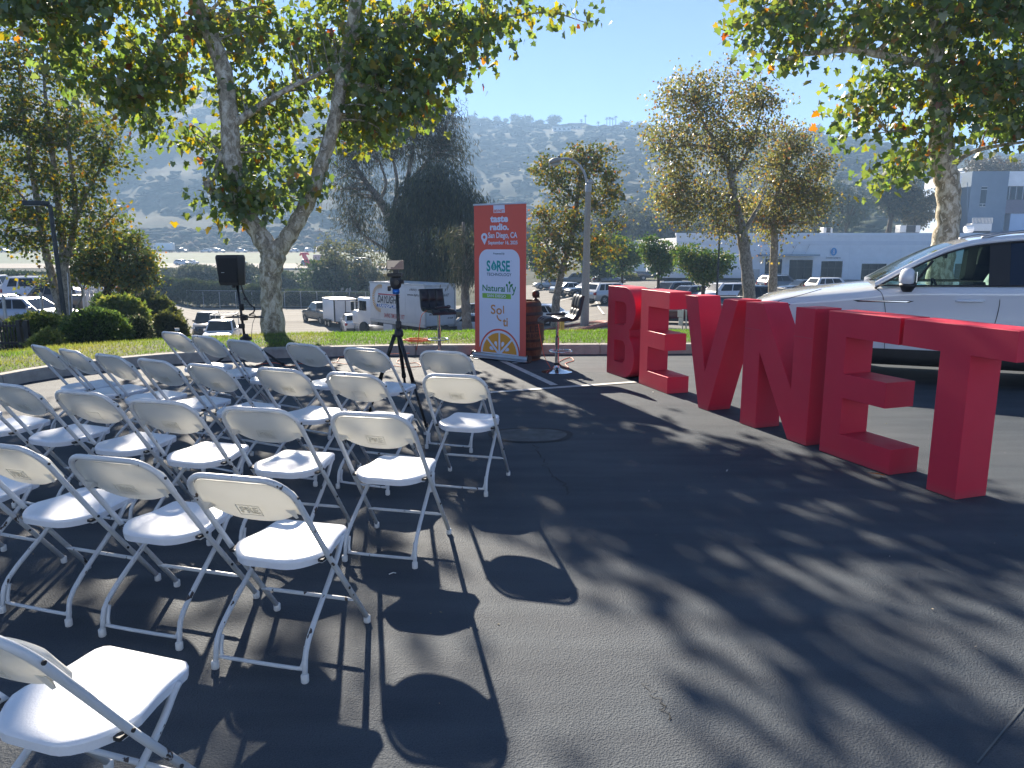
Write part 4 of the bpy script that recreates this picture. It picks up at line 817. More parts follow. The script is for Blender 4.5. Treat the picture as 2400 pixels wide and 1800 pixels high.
def palm(label, px, hpx, dpy=0):
    p = ridge(px, dpy); k = p.y / CAM_F; h = hpx * k; t = thing('palm_tree', label, 'palm tree', p, group='palms on the ridge')
    obj('trunk', MB().tube([(0, 0, -1), (.2, 0, h * .5), (0, 0, h)], [.45, .35, .3], 6), DARKB, t)
    mb = MB()
    for i in range(18):
        a = i * 2.4; el = rng.uniform(-.6, 1.1); L = rng.uniform(2.2, 3.2); q = Vector((math.cos(a), math.sin(a), 0))
        p1 = Vector((0, 0, h)); p2 = p1 + q * L * .55 * math.cos(el) + Vector((0, 0, L * .55 * math.sin(el) + .3)); p3 = p2 + q * L * .45 + Vector((0, 0, -L * .35)); s = Vector((-q.y, q.x, 0)) * .38
        mb.add([p1, p2 - s, p2 + s, p3], [(0, 1, 2), (1, 3, 2)])
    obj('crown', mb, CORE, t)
for px, h, lb in [(1355, 18, 'shorter palm of the pair left of the lone tall palm on the ridge'), (1364, 26, 'tallest slender palm on the ridge'), (1393, 14, 'lone round headed palm between the tall palm and the row of four'), (1412, 20, 'first palm from the left in the row of four on the ridge'), (1419, 21, 'second palm from the left in the row of four on the ridge'), (1425, 19, 'third palm from the left in the row of four on the ridge'), (1432, 22, 'fourth palm from the left in the row of four on the ridge')]: palm(lb, px, h)
def ridge_tree(label, px, hpx, wpx, kind='round', dpy=0):
    p = ridge(px, dpy); k = p.y / CAM_F; h, w_ = hpx * k, wpx * k / 2; t = thing('pine_tree' if kind == 'cone' else 'oak_tree', label, 'tree', p, group='trees along the hill crest')
    obj('trunk', MB().tube([(0, 0, -1.5), (0, 0, h * .6)], [.5, .3], 6), DARKB, t)
    n = 420; d = rng.normal(0, 1, (n, 3)); d /= np.linalg.norm(d, axis=1, keepdims=True)
    if kind == 'cone':
        zz = rng.uniform(0, 1, n) ** 1.4; P = np.stack([d[:, 0] * w_ * (1 - zz) * .9, d[:, 1] * w_ * (1 - zz) * .9, h * (.12 + .88 * zz)], 1)
    else: P = d * np.array([w_, w_, h * .4]) * rng.uniform(.5, 1.08, (n, 1)); P[:, 2] += h * .6
    sz = rng.uniform(.16, .4, n) * max(w_, 3.0) * (.55 if kind == 'cone' else 1); mobj('crown', leaves_mesh('crown', P, sz, 'spray', palette(PALMG, [1, 1], n), leaf_frames(P, sz, .2)), LEAF3, t)
for a in [('tall narrow pine at the left end of the ridge', 1101, 30, 9, 'cone'), ('broad pine second from the left on the ridge', 1117, 26, 18, 'cone'), ('small pointed pine right of the two tall ridge pines', 1137, 18, 8, 'cone'), ('round dark tree right of the ridge pines', 1166, 17, 18), ('low round tree left of the open crowned tree', 1186, 12, 14), ('open crowned umbrella tree on the ridge', 1207, 20, 26), ('wide tree right of the umbrella tree', 1233, 18, 30), ('broad dome shaped tree on the ridge over the brown roof', 1295, 20, 34), ('shrubby tree between the wide tree and the dome shaped tree', 1262, 11, 22), ('dark trees behind the ridge pines', 1140, 14, 26), ('low tree below the ridge pines', 1110, 14, 30, 'round', 6), ('tall dark tree at the right end of the palm row', 1452, 16, 26), ('tree past the right end of the palm row', 1490, 18, 28), ('dark tree on the crest behind the brownish sycamores', 1880, 26, 38), ('dark conifer on the crest left of the right sycamore trunk', 2060, 38, 22, 'cone'), ('dark round tree on the crest above the white building', 1985, 26, 40), ('conifer on the crest beside the sycamore leaves', 1935, 28, 18, 'cone'), ('low tree on the crest right of the sycamore trunk', 2265, 18, 30), ('round tree on the crest left of the crest conifer', 2020, 22, 34), ('tree on the crest behind the taller brownish sycamore', 1640, 18, 30), ('tree on the crest in the gap left of the brownish sycamores', 1530, 14, 26)]:
    ridge_tree(*a)
# ================================================================ freeway side
ut = on(826, 112); t = thing('utility_pole', 'grey utility pole standing across the road between the young trees', 'pole', ut)
zt = at(826, 560, 112).z - ut.z
obj('pole', MB().tube([(0, 0, -.5), (0, 0, zt)], [.19, .13], 8), MT['galv'], t); obj('crossarm', MB().box(-1.3, 1.3, -.07, .07, zt - .9, zt - .72), DARKB, t)
for x in (-1.2, 0, 1.2): obj('insulator', MB().lathe([(.07, zt - .72), (.09, zt - .6), (.05, zt - .5)], 8, (x, 0, 0)), MT['white_paint'], t)
p2 = on(615, 330); t = thing('utility_pole', 'thin hazy utility pole on the far verge seen in the fork of the sycamore', 'pole', p2); z2 = at(613, 522, 330).z - p2.z
obj('pole', MB().tube([(0, 0, -1), (0, 0, z2)], [.3, .22], 6), DARKB, t); obj('crossarm', MB().box(-1.8, 1.8, -.1, .1, z2 - 1, z2 - .7), DARKB, t)
def wire(label, a, b, sag, r=.035):
    pts = [a.lerp(b, i / 16) - Vector((0, 0, sag * 4 * (i / 16) * (1 - i / 16))) for i in range(17)]
    tag(obj('overhead_wire', MB().tube(pts, r, 4), MT['galv']), label, 'wire', 'overhead wires')
wt = Vector((p2.x, p2.y, p2.z + z2 - .6))
wire('overhead wire running left from the thin hazy pole', wt, at(120, 545, 330), 2, .06); wire('overhead wire running right from the thin hazy pole', wt, at(1000, 540, 330), 2, .06)
# dealership: red inflatable dancer, pale banner, parked cars come with the vehicles
b = on(717, 228); t = thing('inflatable_dancer', 'red inflatable tube dancer with arms up beside the bright dealership lot', 'inflatable figure', b); REDN = mat('inflatable_red', (.75, .03, .05), .6)
k = 228 / CAM_F; q = lambda px, py: tuple(at(px, py, 228) - b)
obj('body', MB().tube([q(720, 624), q(719, 612), q(713, 600), q(711, 592)], [.75, .7, .65, .6], 8, 4), REDN, t, smooth=True)
obj('arm', MB().tube([q(712, 597), q(706, 594), q(703, 599)], [.4, .35, .2], 6, 3), REDN, t, smooth=True); obj('arm', MB().tube([q(713, 597), q(719, 594), q(724, 597)], [.4, .35, .2], 6, 3), REDN, t, smooth=True)
obj('blower', MB().box(q(720, 624)[0] - .7, q(720, 624)[0] + .7, -.5, .5, 0, .8), MT['black_plastic'], t)
b = on(768, 240); t = thing('roadside_banner', 'wide pale pink banner sign beyond the red inflatable dancer', 'banner', b); zz = at(768, 609, 240).z - b.z; z3 = at(768, 597, 240).z - b.z
obj('banner_sheet', MB().box(-4.4, 4.4, -.05, .05, zz, z3), mat('banner_pink', (.62, .42, .40), .8, var=.05), t)
for x in (-4.4, 4.4): obj('post', MB().box(x - .08, x + .08, .06, .22, -.3, z3), MT['galv'], t)
WALLG = mat('retaining_wall', (.30, .30, .31), .9, var=.1, scale=.4)
p0, p1 = on(250, 192), on(1040, 192); t = thing('retaining_wall', 'low grey retaining wall below the bright dealership lot', 'wall', (p0 + p1) / 2)
zt_ = -3.7 - t.location.z + .3
for i in range(12):
    a = (p1.x - p0.x) / 12; obj('wall_panel', MB().box(-6 * a + i * a + .04, -6 * a + (i + 1) * a - .04, -.25, .25, -5.5, zt_), WALLG, t)
b = on(848, 100); t = thing('street_lamp', 'small grey cobra head street lamp across the road near the utility pole', 'street lamp', b); zl = at(848, 605, 100).z - b.z
obj('pole', MB().tube([(1.4, 0, -.3), (1.4, 0, zl - .2)], .07, 6), MT['galv'], t); obj('arm', MB().tube([(1.4, 0, zl - .25), (.7, 0, zl + .05), (-.2, 0, zl)], .045, 5, 3), MT['galv'], t); obj('lamp_head', MB().box(-.8, -.1, -.14, .14, zl - .08, zl + .1, .04), MT['galv'], t)
b = on(824, 79); t = thing('stop_sign', 'red octagonal STOP sign in front of the dark red car', 'sign', b); zs = at(824, 706, 79).z - b.z
obj('post', MB().box(-.03, .03, .0, .06, -.3, zs + .4), MT['galv'], t)
oc = [(.43 * math.cos(R(22.5 + 45 * i)), .43 * math.sin(R(22.5 + 45 * i))) for i in range(8)]
pl = obj('sign_plate', MB().prism([(x, z + zs) for x, z in oc], -.03, -.01), MT['white_paint'], t); mobj('sign_face', stand(curve_mesh([[(x * .94, z * .94 + zs) for x, z in oc]]), -.034), MT['red_paint'], pl)
mobj('lettering', stand(text_mesh('STOP', (-.29, zs - .13, .29, zs + .13), .02), -.038), MT['lettering_white'], pl)
# fence along the road in front of the hedge
t = thing('chain_link_fence', 'grey chain link fence in front of the hedge across the road', 'fence', on(640, 88.6)); bx = t.location
for i in range(14):
    px = 440 + i * 38; q = on(px, 88.6) - bx; obj('post', MB().tube([(q.x, q.y, q.z - .2), (q.x, q.y, q.z + 1.9)], .04, 5), MT['galv'], t)
mb = MB(); a, c = on(440, 88.6) - bx, on(440 + 13 * 38, 88.6) - bx
for zz in (1.86, .1): mb.tube([(a.x, a.y, a.z + zz), (c.x, c.y, c.z + zz)], .025, 4)
obj('rail', mb, MT['galv'], t)
mb = MB()
for i in range(170):
    x = a.x + (c.x - a.x) * i / 169
    mb.tube([(x, 0, a.z + .1), (x + .9, 0, a.z + 1.85)], .004, 3, cap=False); mb.tube([(x + .9, 0, a.z + .1), (x, 0, a.z + 1.85)], .004, 3, cap=False)
obj('wire_mesh', mb, MT['galv'], t)['kind'] = 'stuff'

# ================================================================ white building and the blue grey one behind it
STUC = mat('stucco_white', (.78, .78, .78), .85, var=.07, scale=.8, bump=.25, bscale=30); BAND = mat('stucco_band', (.68, .69, .71), .85, var=.05, scale=1.0); BLUE = mat('stucco_blue', (.14, .19, .25), .85, var=.06, scale=.7); LBLUE = mat('stucco_light_blue', (.42, .52, .66), .85, var=.05, scale=.6); DKG = mat('stucco_dark', (.10, .10, .12), .85, var=.05)
BGL = mat('building_glass', (.006, .007, .009), .25, var=.2, spec=.12); YB = 114.0; gz = -3.3; kB = YB / CAM_F
def bx_(px): 
    zc = math.cos(CAM_P) * YB - math.sin(CAM_P) * (0 - CAM_H); return (px - 1200) / CAM_F * zc
def bz_(py): return at(1200, py, YB).z
x0, x1 = bx_(1585), bx_(2900); t = thing('white_building', 'long low white industrial building with dark glass doors and a blue round sign', 'building', (x0, YB, gz)); X_ = lambda px: bx_(px) - x0; Zb = lambda py: bz_(py) - gz
ztop = Zb(546)
opens = [(1727, 1763, 603, 662), (1794, 1834, 607, 642), (1851, 1906, 609, 662), (1926, 1976, 612, 662), (2021, 2080, 618, 662), (2130, 2190, 618, 662), (2240, 2300, 618, 662), (2360, 2420, 618, 662)]
# wall pieces between and above openings
mb = MB(); cur = 0.0
for a, b_, tp, bt in opens:
    xa, xb = X_(a), X_(b_); mb.box(cur, xa, 0, .4, 0, Zb(603)); zt_o, zb_o = Zb(tp), max(0, Zb(bt))
    if Zb(603) - zt_o > .02: mb.box(xa, xb, 0, .4, zt_o, Zb(603))
    if zb_o > .05: mb.box(xa, xb, 0, .4, 0, zb_o)
    cur = xb
mb.box(cur, x1 - x0, 0, .4, 0, Zb(603)); mb.box(0, x1 - x0, 0, .4, Zb(603), Zb(574)); mb.box(0, x1 - x0, .4, 40, 0, ztop - .7)
obj('wall', mb, STUC, t)
obj('upper_band', MB().box(0, x1 - x0, -.06, .4, Zb(574) , Zb(565)), BAND, t); obj('parapet', MB().box(-.1, x1 - x0, -.03, .4, Zb(565), Zb(552)), STUC, t); obj('coping', MB().box(-.2, x1 - x0, -.16, .5, Zb(552), ztop), MT['white_paint'], t)
for py, hgt in ((579, .09), (604, .06)): obj('reveal_strip', MB().box(0, x1 - x0, -.05, 0, Zb(py) , Zb(py) + hgt), MT['white_paint'], t)
for a in (1712, 1842, 1990, 2110, 2220): obj('control_joint', MB().box(X_(a), X_(a) + .05, -.012, 0, 0, Zb(566)), BAND, t)
for a, b_, tp, bt in opens:
    xa, xb, z0, z1 = X_(a), X_(b_), max(.02, Zb(bt)), Zb(tp); wn = obj('window', MB().box(xa, xb, .22, .26, z0, z1), BGL, t); f = MB()
    n = 3 if xb - xa > 3 else 2
    for i in range(n + 1): x = xa + (xb - xa) * i / n; f.box(x - .05, x + .05, .14, .21, z0, z1)
    for z in (z0 + .06, z0 + (z1 - z0) * .66, z1 - .06): f.box(xa + .06, xb - .06, .15, .205, z - .04, z + .04)
    obj('frame', f, MT['dark_trim'], wn)
c_ = obj('canopy', MB().box(X_(1775), X_(1908), -2.2, -.05, Zb(600), Zb(596)), mat('canopy_metal', (.2, .23, .26), .4, .6), t)
for a in (1843, 1873): obj('tie_rod', MB().tube([(X_(a), -2.0, Zb(597)), (X_(a + 22), -.05, Zb(573))], .04, 5), MT['steel'], c_)
sgn = thing('building_sign', 'round blue wall sign with white figure and black lettering under it', 'sign', (x0 + X_(1952), YB - .1, gz + Zb(590))); r_ = 9 * kB
mobj('sign_disc', stand(curve_mesh([[(r_ * .78 * math.cos(a), r_ * math.sin(a)) for a in np.linspace(0, 6.283, 33)[:-1]]], .06), .0), mat('sign_blue', (.02, .25, .55), .5), sgn)
mobj('emblem', stand(text_mesh('8', (-r_ * .22, -r_ * .62, r_ * .22, r_ * .62), -.01), -.045), MT['lettering_white'], sgn)
mobj('lettering', stand(text_mesh('DestinationConcept inc', (-17 * kB, -16.5 * kB, 17 * kB, -11.5 * kB), .015), .02), MT['lettering_black'], sgn)
def acunit(label, px0, px1, py0, py1, Y, cage=True):
    a, b_ = at(px0, py1, Y), at(px1, py0, Y); t = thing('rooftop_air_unit', label, 'air conditioner', (a.x, Y, a.z - .8)); w_, h = b_.x - a.x, b_.z - a.z
    obj('cabinet', MB().box(0, w_, 0, 1.6, .8, .8 + h * (.55 if cage else 1), .03), MT['galv'], t); obj('skid', MB().box(.1, w_ - .1, .1, 1.5, -1.2, .79), MT['dark_trim'], t)
    mb = MB(); n = 14
    for i in range(n + 1): x = w_ * i / n; mb.box(x - .03, x + .03, .0, .05, .8 + h * .56, .8 + h)
    if cage: mb.box(0, w_, 0, .05, .8 + h * .97, .8 + h * 1.0); obj('coil_cage', mb, MT['galv'], t)
    else: obj('grille', MB().box(w_ * .3, w_ * .76, -.04, -.005, .85, .76 + h), MT['dark_trim'], t)
acunit('large grey rooftop air unit with caged coil right of the sycamore trunk', 2277, 2327, 510, 541, 124); acunit('boxy rooftop air unit with dark grille left of the sycamore trunk', 2109, 2158, 528, 545, 122, False); acunit('small rooftop air unit at the left under the brownish sycamore', 1930, 1952, 533, 546, 122, False)
d_ = obj('roof_duct', MB().tube([tuple(at(2262, 538, 123)), tuple(at(2278, 536, 123))], .6, 10), MT['white_paint']); tag(d_, 'short white roof duct beside the caged air unit', 'duct')
# blue grey building
YC = 150.0; P_ = lambda px, py: at(px, py, YC); o_ = P_(2175, 545); t = thing('blue_grey_building', 'two storey blue grey office building at the right edge behind the white one', 'building', (o_.x, YC, -2.0)); G = lambda px, py: P_(px, py) - Vector((o_.x, YC, -2.0))
def slab(name, px0, px1, py0, py1, mt, d0=0, d1=12, par=t):
    a, c = G(px0, py1), G(px1, py0); return obj(name, MB().box(a.x, c.x, d0, d1, max(a.z, 0), c.z), mt, par)
slab('pier', 2174, 2203, 440, 640, LBLUE, -1.5, 10); slab('recessed_wall', 2203, 2250, 452, 640, DKG, 4, 12); slab('white_wall', 2243, 2258, 410, 445, STUC, .5, 12)
slab('tower', 2250, 2362, 402, 640, BLUE, -.6, 14); slab('wing_top', 2362, 2600, 400, 435, STUC, 1, 14); slab('wing_band', 2362, 2600, 435, 468, DKG, 1.6, 14); slab('wing_spandrel', 2362, 2600, 468, 500, mat('spandrel', (.16, .14, .18), .8), 1.1, 14); slab('wing_base', 2362, 2600, 500, 640, LBLUE, 1.2, 14)
wn = slab('window', 2291, 2309, 438, 485, MT['dark_glass'], -.68, -.61)
a, c = G(2291, 485), G(2309, 438); mb = MB()
for z in (.0, .14, .86, 1.0): q = a.z + (c.z - a.z) * z; mb.box(a.x, c.x, -.74, -.69, q - .05, q + .05)
mb.box((a.x + c.x) / 2 - .04, (a.x + c.x) / 2 + .04, -.73, -.69, a.z, a.z + (c.z - a.z) * .14); obj('frame', mb, MT['galv'], wn)
for i in range(8):
    wn = slab('window', 2364 + i * 16, 2378 + i * 16, 436, 466, MT['dark_glass'], 1.5, 1.58); a, c = G(2364 + i * 16, 466), G(2378 + i * 16, 436); obj('frame', MB().box(c.x, c.x + .12, 1.42, 1.5, a.z, c.z), MT['galv'], wn)
obj('downpipe', MB().tube([tuple(G(2262, 640)[:1]) + (-.72, 0), tuple(G(2262, 430)[:1]) + (-.72, G(2262, 428).z)], .07, 6), BLUE, t)
# the tall silo-like pale block behind at the edge
a, c = at(2310, 640, 190), at(2700, 380, 190); t = thing('pale_building', 'pale grey tall building edge behind the blue grey one', 'building', (a.x, 190, 0)); obj('wall', MB().box(0, c.x - a.x, 0, 20, -2, c.z - .6), LBLUE, t); obj('parapet', MB().box(-.2, c.x - a.x, -.2, 20, c.z - .58, c.z), STUC, t)
# ================================================================ folding chairs
SEATM = mat('chair_plastic', (.74, .76, .80), .30, var=.03, scale=7, bump=.05, bscale=150, spec=.5)
def thin_plastic(name, c, trans):
    m = mat(name, c, .42, var=.04, scale=6, bump=.05, bscale=150); t = m.node_tree; b = t.nodes['Principled BSDF']; o = [n for n in t.nodes if n.type == 'OUTPUT_MATERIAL'][0]
    tr = N(t, 'ShaderNodeBsdfTranslucent'); tr.inputs[0].default_value = (.84, .83, .78, 1); mx = N(t, 'ShaderNodeMixShader', Fac=trans); t.links.new(b.outputs[0], mx.inputs[1]); t.links.new(tr.outputs[0], mx.inputs[2]); t.links.new(mx.outputs[0], o.inputs[0]); return m
BACKM = thin_plastic('chair_back_plastic', (.76, .76, .73), .34); CHIP = chip_mat('chipped_white_enamel', (.64, .66, .68), (.05, .035, .03), .655, 24)
CAPM = mat('foot_cap_plastic', (.66, .66, .65), .5, var=.08, scale=20)
EMB = thin_plastic('embossed_plastic', (.80, .80, .77), .72)
def post_y(z): return .255 - .694 * z
def back_panel():
    mb = MB(); nx, nz_ = 26, 10; W = .222
    def top(x): 
        a = abs(x); r = .095
        return .862 if a < W - r else .862 - r + math.sqrt(max(0, r * r - (a - (W - r)) ** 2)) * 1.0
    def bot(x):
        a = abs(x) / W
        if a > .90: return .706
        return .655 + .058 * (a / .9) ** 2.6
    front, back = [], []
    for i in range(nx + 1):
        x = -W + 2 * W * (i / nx); x = W * math.sin(math.pi / 2 * (i / nx * 2 - 1)); f, b = [], []
        t_, bo = top(x), bot(x)
        for k in range(nz_ + 1):
            s = k / nz_; z = bo + (t_ - bo) * s; e = min(s, 1 - s) ; ed = min(1, e / .12) ** .5; ex = min(1, (W - abs(x)) / (W * .07)) ** .5
            bulge = -.026 * (1 - (x / W) ** 2) * math.sin(math.pi * min(1, .25 + .6 * (1 - s)))
            yb = post_y(z) + bulge + .004
            # recessed back surface, thicker rim
            rec = .010 * min(ed, ex)
            b.append((x, yb + rec, z)); f.append((x, yb + .018 + .020 * min(ed, ex), z + .006 * s))
        front.append(f); back.append(b)
    mb.grid(front); mb.grid([r[::-1] for r in back])
    n = nz_
    for i in range(nx):
        mb.add([front[i][0], front[i + 1][0], back[i + 1][0], back[i][0]], [(0, 1, 2, 3)]); mb.add([front[i][n], front[i + 1][n], back[i + 1][n], back[i][n]], [(3, 2, 1, 0)])
    for i in (0, nx):
        for k in range(n): mb.add([front[i][k], front[i][k + 1], back[i][k + 1], back[i][k]], [(0, 1, 2, 3)])
    for s in (-1, 1):     # gusset lugs at the lower corners
        mb.add([(s * .212, post_y(.74) - .014, .74), (s * .165, post_y(.74) - .010, .735), (s * .205, post_y(.70) - .026, .697), (s * .212, post_y(.70) - .02, .70), (s * .17, post_y(.715) + .012, .71)], [(0, 1, 2), (0, 2, 3), (1, 4, 2), (2, 4, 3)])
    return mb
def seat_panel():
    mb = MB(); nx, ny_ = 18, 16; y0, y1 = -.185, .235; rows_t, rows_b = [], []
    for j in range(ny_ + 1):
        v = j / ny_; y = y0 + (y1 - y0) * (.5 - .5 * math.cos(math.pi * v)); s = (y - y0) / (y1 - y0)
        hw = .190 + .030 * math.exp(-((s - .34) / .22) ** 2) - .006 * s
        r0, r1 = .17, .05      # rear rounded, front corners rounded
        dy0, dy1 = y - y0, y1 - y
        if dy0 < r0: hw *= .40 + .60 * math.sqrt(max(0, 1 - (1 - dy0 / r0) ** 2.0))
        if dy1 < r1: hw -= r1 * (1 - math.sqrt(max(0, 1 - (1 - dy1 / r1) ** 2)))
        t_, b_ = [], []
        for i in range(nx + 1):
            x = hw * math.sin(math.pi / 2 * (i / nx * 2 - 1)); e = min(1, (hw - abs(x)) / .03, dy0 / .03, dy1 / .03); e = max(0, e)
            z = .478 + .014 * s - .012 * (1 - (x / .2) ** 2) * math.sin(math.pi * min(1, s * 1.1)) - .012 * (1 - math.sqrt(1 - (1 - e) ** 2))
            t_.append((x, y, z)); b_.append((x * .985, y * .99 + .001, z - .006 - .022 * (1 - e)))
        rows_t.append(t_); rows_b.append(b_)
    mb.grid(rows_t); mb.grid([r[::-1] for r in rows_b]); N_ = ny_
    for j in range(N_):
        for i in (0, nx): mb.add([rows_t[j][i], rows_t[j + 1][i], rows_b[j + 1][i], rows_b[j][i]], [(0, 1, 2, 3)])
    for i in range(nx):
        for j in (0, N_): mb.add([rows_t[j][i], rows_t[j][i + 1], rows_b[j][i + 1], rows_b[j][i]], [(0, 1, 2, 3)])
    for s in (-1, 1):
        mb.add([(s * .205, -.10, .462), (s * .205, .00, .462), (s * .205, -.03, .435), (s * .205, -.075, .435), (s * .19, -.10, .462), (s * .19, .0, .462), (s * .19, -.03, .435), (s * .19, -.075, .435)], [(0, 1, 2, 3), (4, 5, 6, 7), (0, 1, 5, 4), (2, 3, 7, 6), (1, 2, 6, 5), (3, 0, 4, 7)])
    return mb
def make_chair():
    t = thing('folding_chair', 'white folding chair', 'chair')
    bp = obj('backrest', back_panel(), BACKM, t, sharp=50)
    lb = MB(); zc, s = .715, .016
    me = stand(text_mesh('PRE', (-.040, zc - s, .040, zc + s), .02, .003), 0)
    co = np.empty(len(me.vertices) * 3); me.vertices.foreach_get('co', co); co = co.reshape(-1, 3); co[:, 1] += post_y(.715) - .0165 + (co[:, 2] - .715) * -.694; me.vertices.foreach_set('co', co.ravel())
    mobj('embossed_lettering', me, EMB, bp)
    for (a, c, z0, z1) in ((-.052, .052, zc + .0245, zc + .0268), (-.052, .052, zc - .0268, zc - .0245), (-.052, -.0495, zc - .0245, zc + .0245), (.0495, .052, zc - .0245, zc + .0245)): lb.add([(x, post_y(z) - .0165 - d, z) for z in (z0, z1) for x in (a, c) for d in (0, .003)], [(0, 2, 6, 4), (1, 3, 7, 5), (0, 1, 3, 2), (4, 5, 7, 6), (0, 1, 5, 4), (2, 3, 7, 6)])
    obj('embossed_frame', lb, EMB, bp)
    obj('seat', seat_panel(), SEATM, t, sharp=60)
    # outer tube: front feet up the posts and over the back
    r = .0125; zt, rc = .878, .105; side = [(.238, .255, 0.03), (.234, post_y(.45), .45), (.232, post_y(.70), .70)]
    arc = [(.232 - rc + rc * math.cos(a), post_y(zt - rc + rc * math.sin(a)), zt - rc + rc * math.sin(a)) for a in np.linspace(0, math.pi / 2, 8)]
    half = side + arc; path = half + [(-x, y, z) for x, y, z in reversed(half)]
    obj('back_frame', MB().tube(path, r, 10), CHIP, t, smooth=True)
    for s in (-1, 1):
        obj('rear_leg', MB().tube([(s * .208, -.262, .03), (s * .205, -.215, .16), (s * .19, .05, .36), (s * .185, .135, .445), (s * .185, .16, .466)], .0115, 8, 4), CHIP, t, smooth=True)
        for (x, y, n_) in ((s * .2385, .257, 'front'), (s * .209, -.264, 'rear')): obj('foot_cap', MB().lathe([(.0135, .0), (.0165, .004), (.0165, .034), (.0135, .037)], 10, (x, y, 0)), CAPM, t, sharp=50)
        mb = MB(); mb.lathe([(.0075, -.004), (.0075, .004)], 8, (0, 0, 0), 'x'); 
        for (y, z, x) in ((post_y(.80) , .80, .232), (post_y(.478), .478, .2345), (.075, .2605, .2365)):
            b_ = MB().lathe([(.0065, s * .011), (.0065, s * .0155)], 8, (s * x, y, z), 'x'); obj('bolt', b_, MT['dark_trim'], t)
        obj('hinge_bracket', MB().box(s * .2, s * .222, -.10, -.045, .452, .464), MT['dark_trim'], t)
    mb = MB(); hb = [(.196, -.222, .135), (.194, -.238, .085), (.186, -.246, .058), (.165, -.249, .048)]; mb.tube(hb + [(-x, y, z) for x, y, z in reversed(hb)], .0085, 8, 3); obj('rear_bar', mb, CHIP, t, smooth=True)
    obj('stretcher', MB().tube([(-.236, post_y(.17), .17), (-.20, post_y(.17) + .004, .17), (.20, post_y(.17) + .004, .17), (.236, post_y(.17), .17)], [.004, .0095, .0095, .004], 8), CHIP, t, smooth=True)
    obj('seat_crossbar', MB().tube([(-.185, .16, .463), (.185, .16, .463)], .008, 6), CHIP, t, smooth=True)
    return t
ROWS = [
    ('front row nearest the lawn', [(-3.30, 7.94, 56), (-2.843, 7.60, 56), (-2.37, 7.27, 58), (-1.73, 7.02, 59.5), (-1.144, 6.73, 65), (-.471, 6.555, 72)]),
    ('second row from the lawn', [(-3.972, 6.848, 52), (-3.57, 6.595, 54), (-3.10, 6.31, 58), (-2.62, 6.05, 60), (-2.123, 5.80, 62), (-1.547, 5.638, 67), (-.99, 5.437, 69), (-.323, 5.391, 75.8)]),
    ('third row from the lawn', [(-4.22, 5.56, 62), (-3.67, 5.27, 64), (-3.09, 5.01, 67), (-2.51, 4.77, 71), (-1.925, 4.51, 73.5), (-1.317, 4.307, 77), (-.68, 4.178, 77)]),
    ('row second from the camera', [(-2.83, 3.79, 70), (-2.19, 3.55, 72), (-1.592, 3.337, 74), (-.979, 3.08, 75.6)]),
    ('row closest to the camera', [(-1.22, 1.94, 72)])]
ORD = ['first', 'second', 'third', 'fourth', 'fifth', 'sixth', 'seventh', 'eighth']
SPECIAL = {(1, 7): 'white folding chair alone at the right end of the second row, nearest the painted line', (0, 5): 'white folding chair at the right end of the front row, nearest the banner', (3, 3): 'white folding chair at the right end of the row second from the camera', (4, 0): 'white folding chair in the bottom left corner, closest to the camera', (2, 0): 'white folding chair cut by the left edge, only its seat tip showing', (2, 1): 'white folding chair at the left edge of the third row, back cut off', (3, 0): 'white folding chair cut by the left edge, second row from camera, seat showing', (2, 6): 'white folding chair at the right end of the third row, beside the long chair shadows', (0, 0): 'white folding chair at the left end of the front row, against the grass', (1, 0): 'white folding chair at the left end of the second row, nearest the kerb'}
proto = make_chair(); first = True
for ri, (rn, cs) in enumerate(ROWS):
    for ci, (x, y, yaw) in enumerate(cs):
        c = proto if first else copy_tree(proto); first = False
        c.location = (x, y, 0); c.rotation_euler = (0, 0, R(yaw - 90)); c['group'] = 'white folding chairs set in rows'; c['category'] = 'chair'
        c['label'] = SPECIAL.get((ri, ci), 'white folding chair, %s from the right in the %s' % (ORD[len(cs) - 1 - ci], rn))
        if (ri * 3 + ci * 5) % 4 == 1:
            for ch in c.children:
                if ch.name.startswith('backrest'):
                    for q in list(ch.children):
                        if q.name.startswith('embossed_lettering'): bpy.data.objects.remove(q)

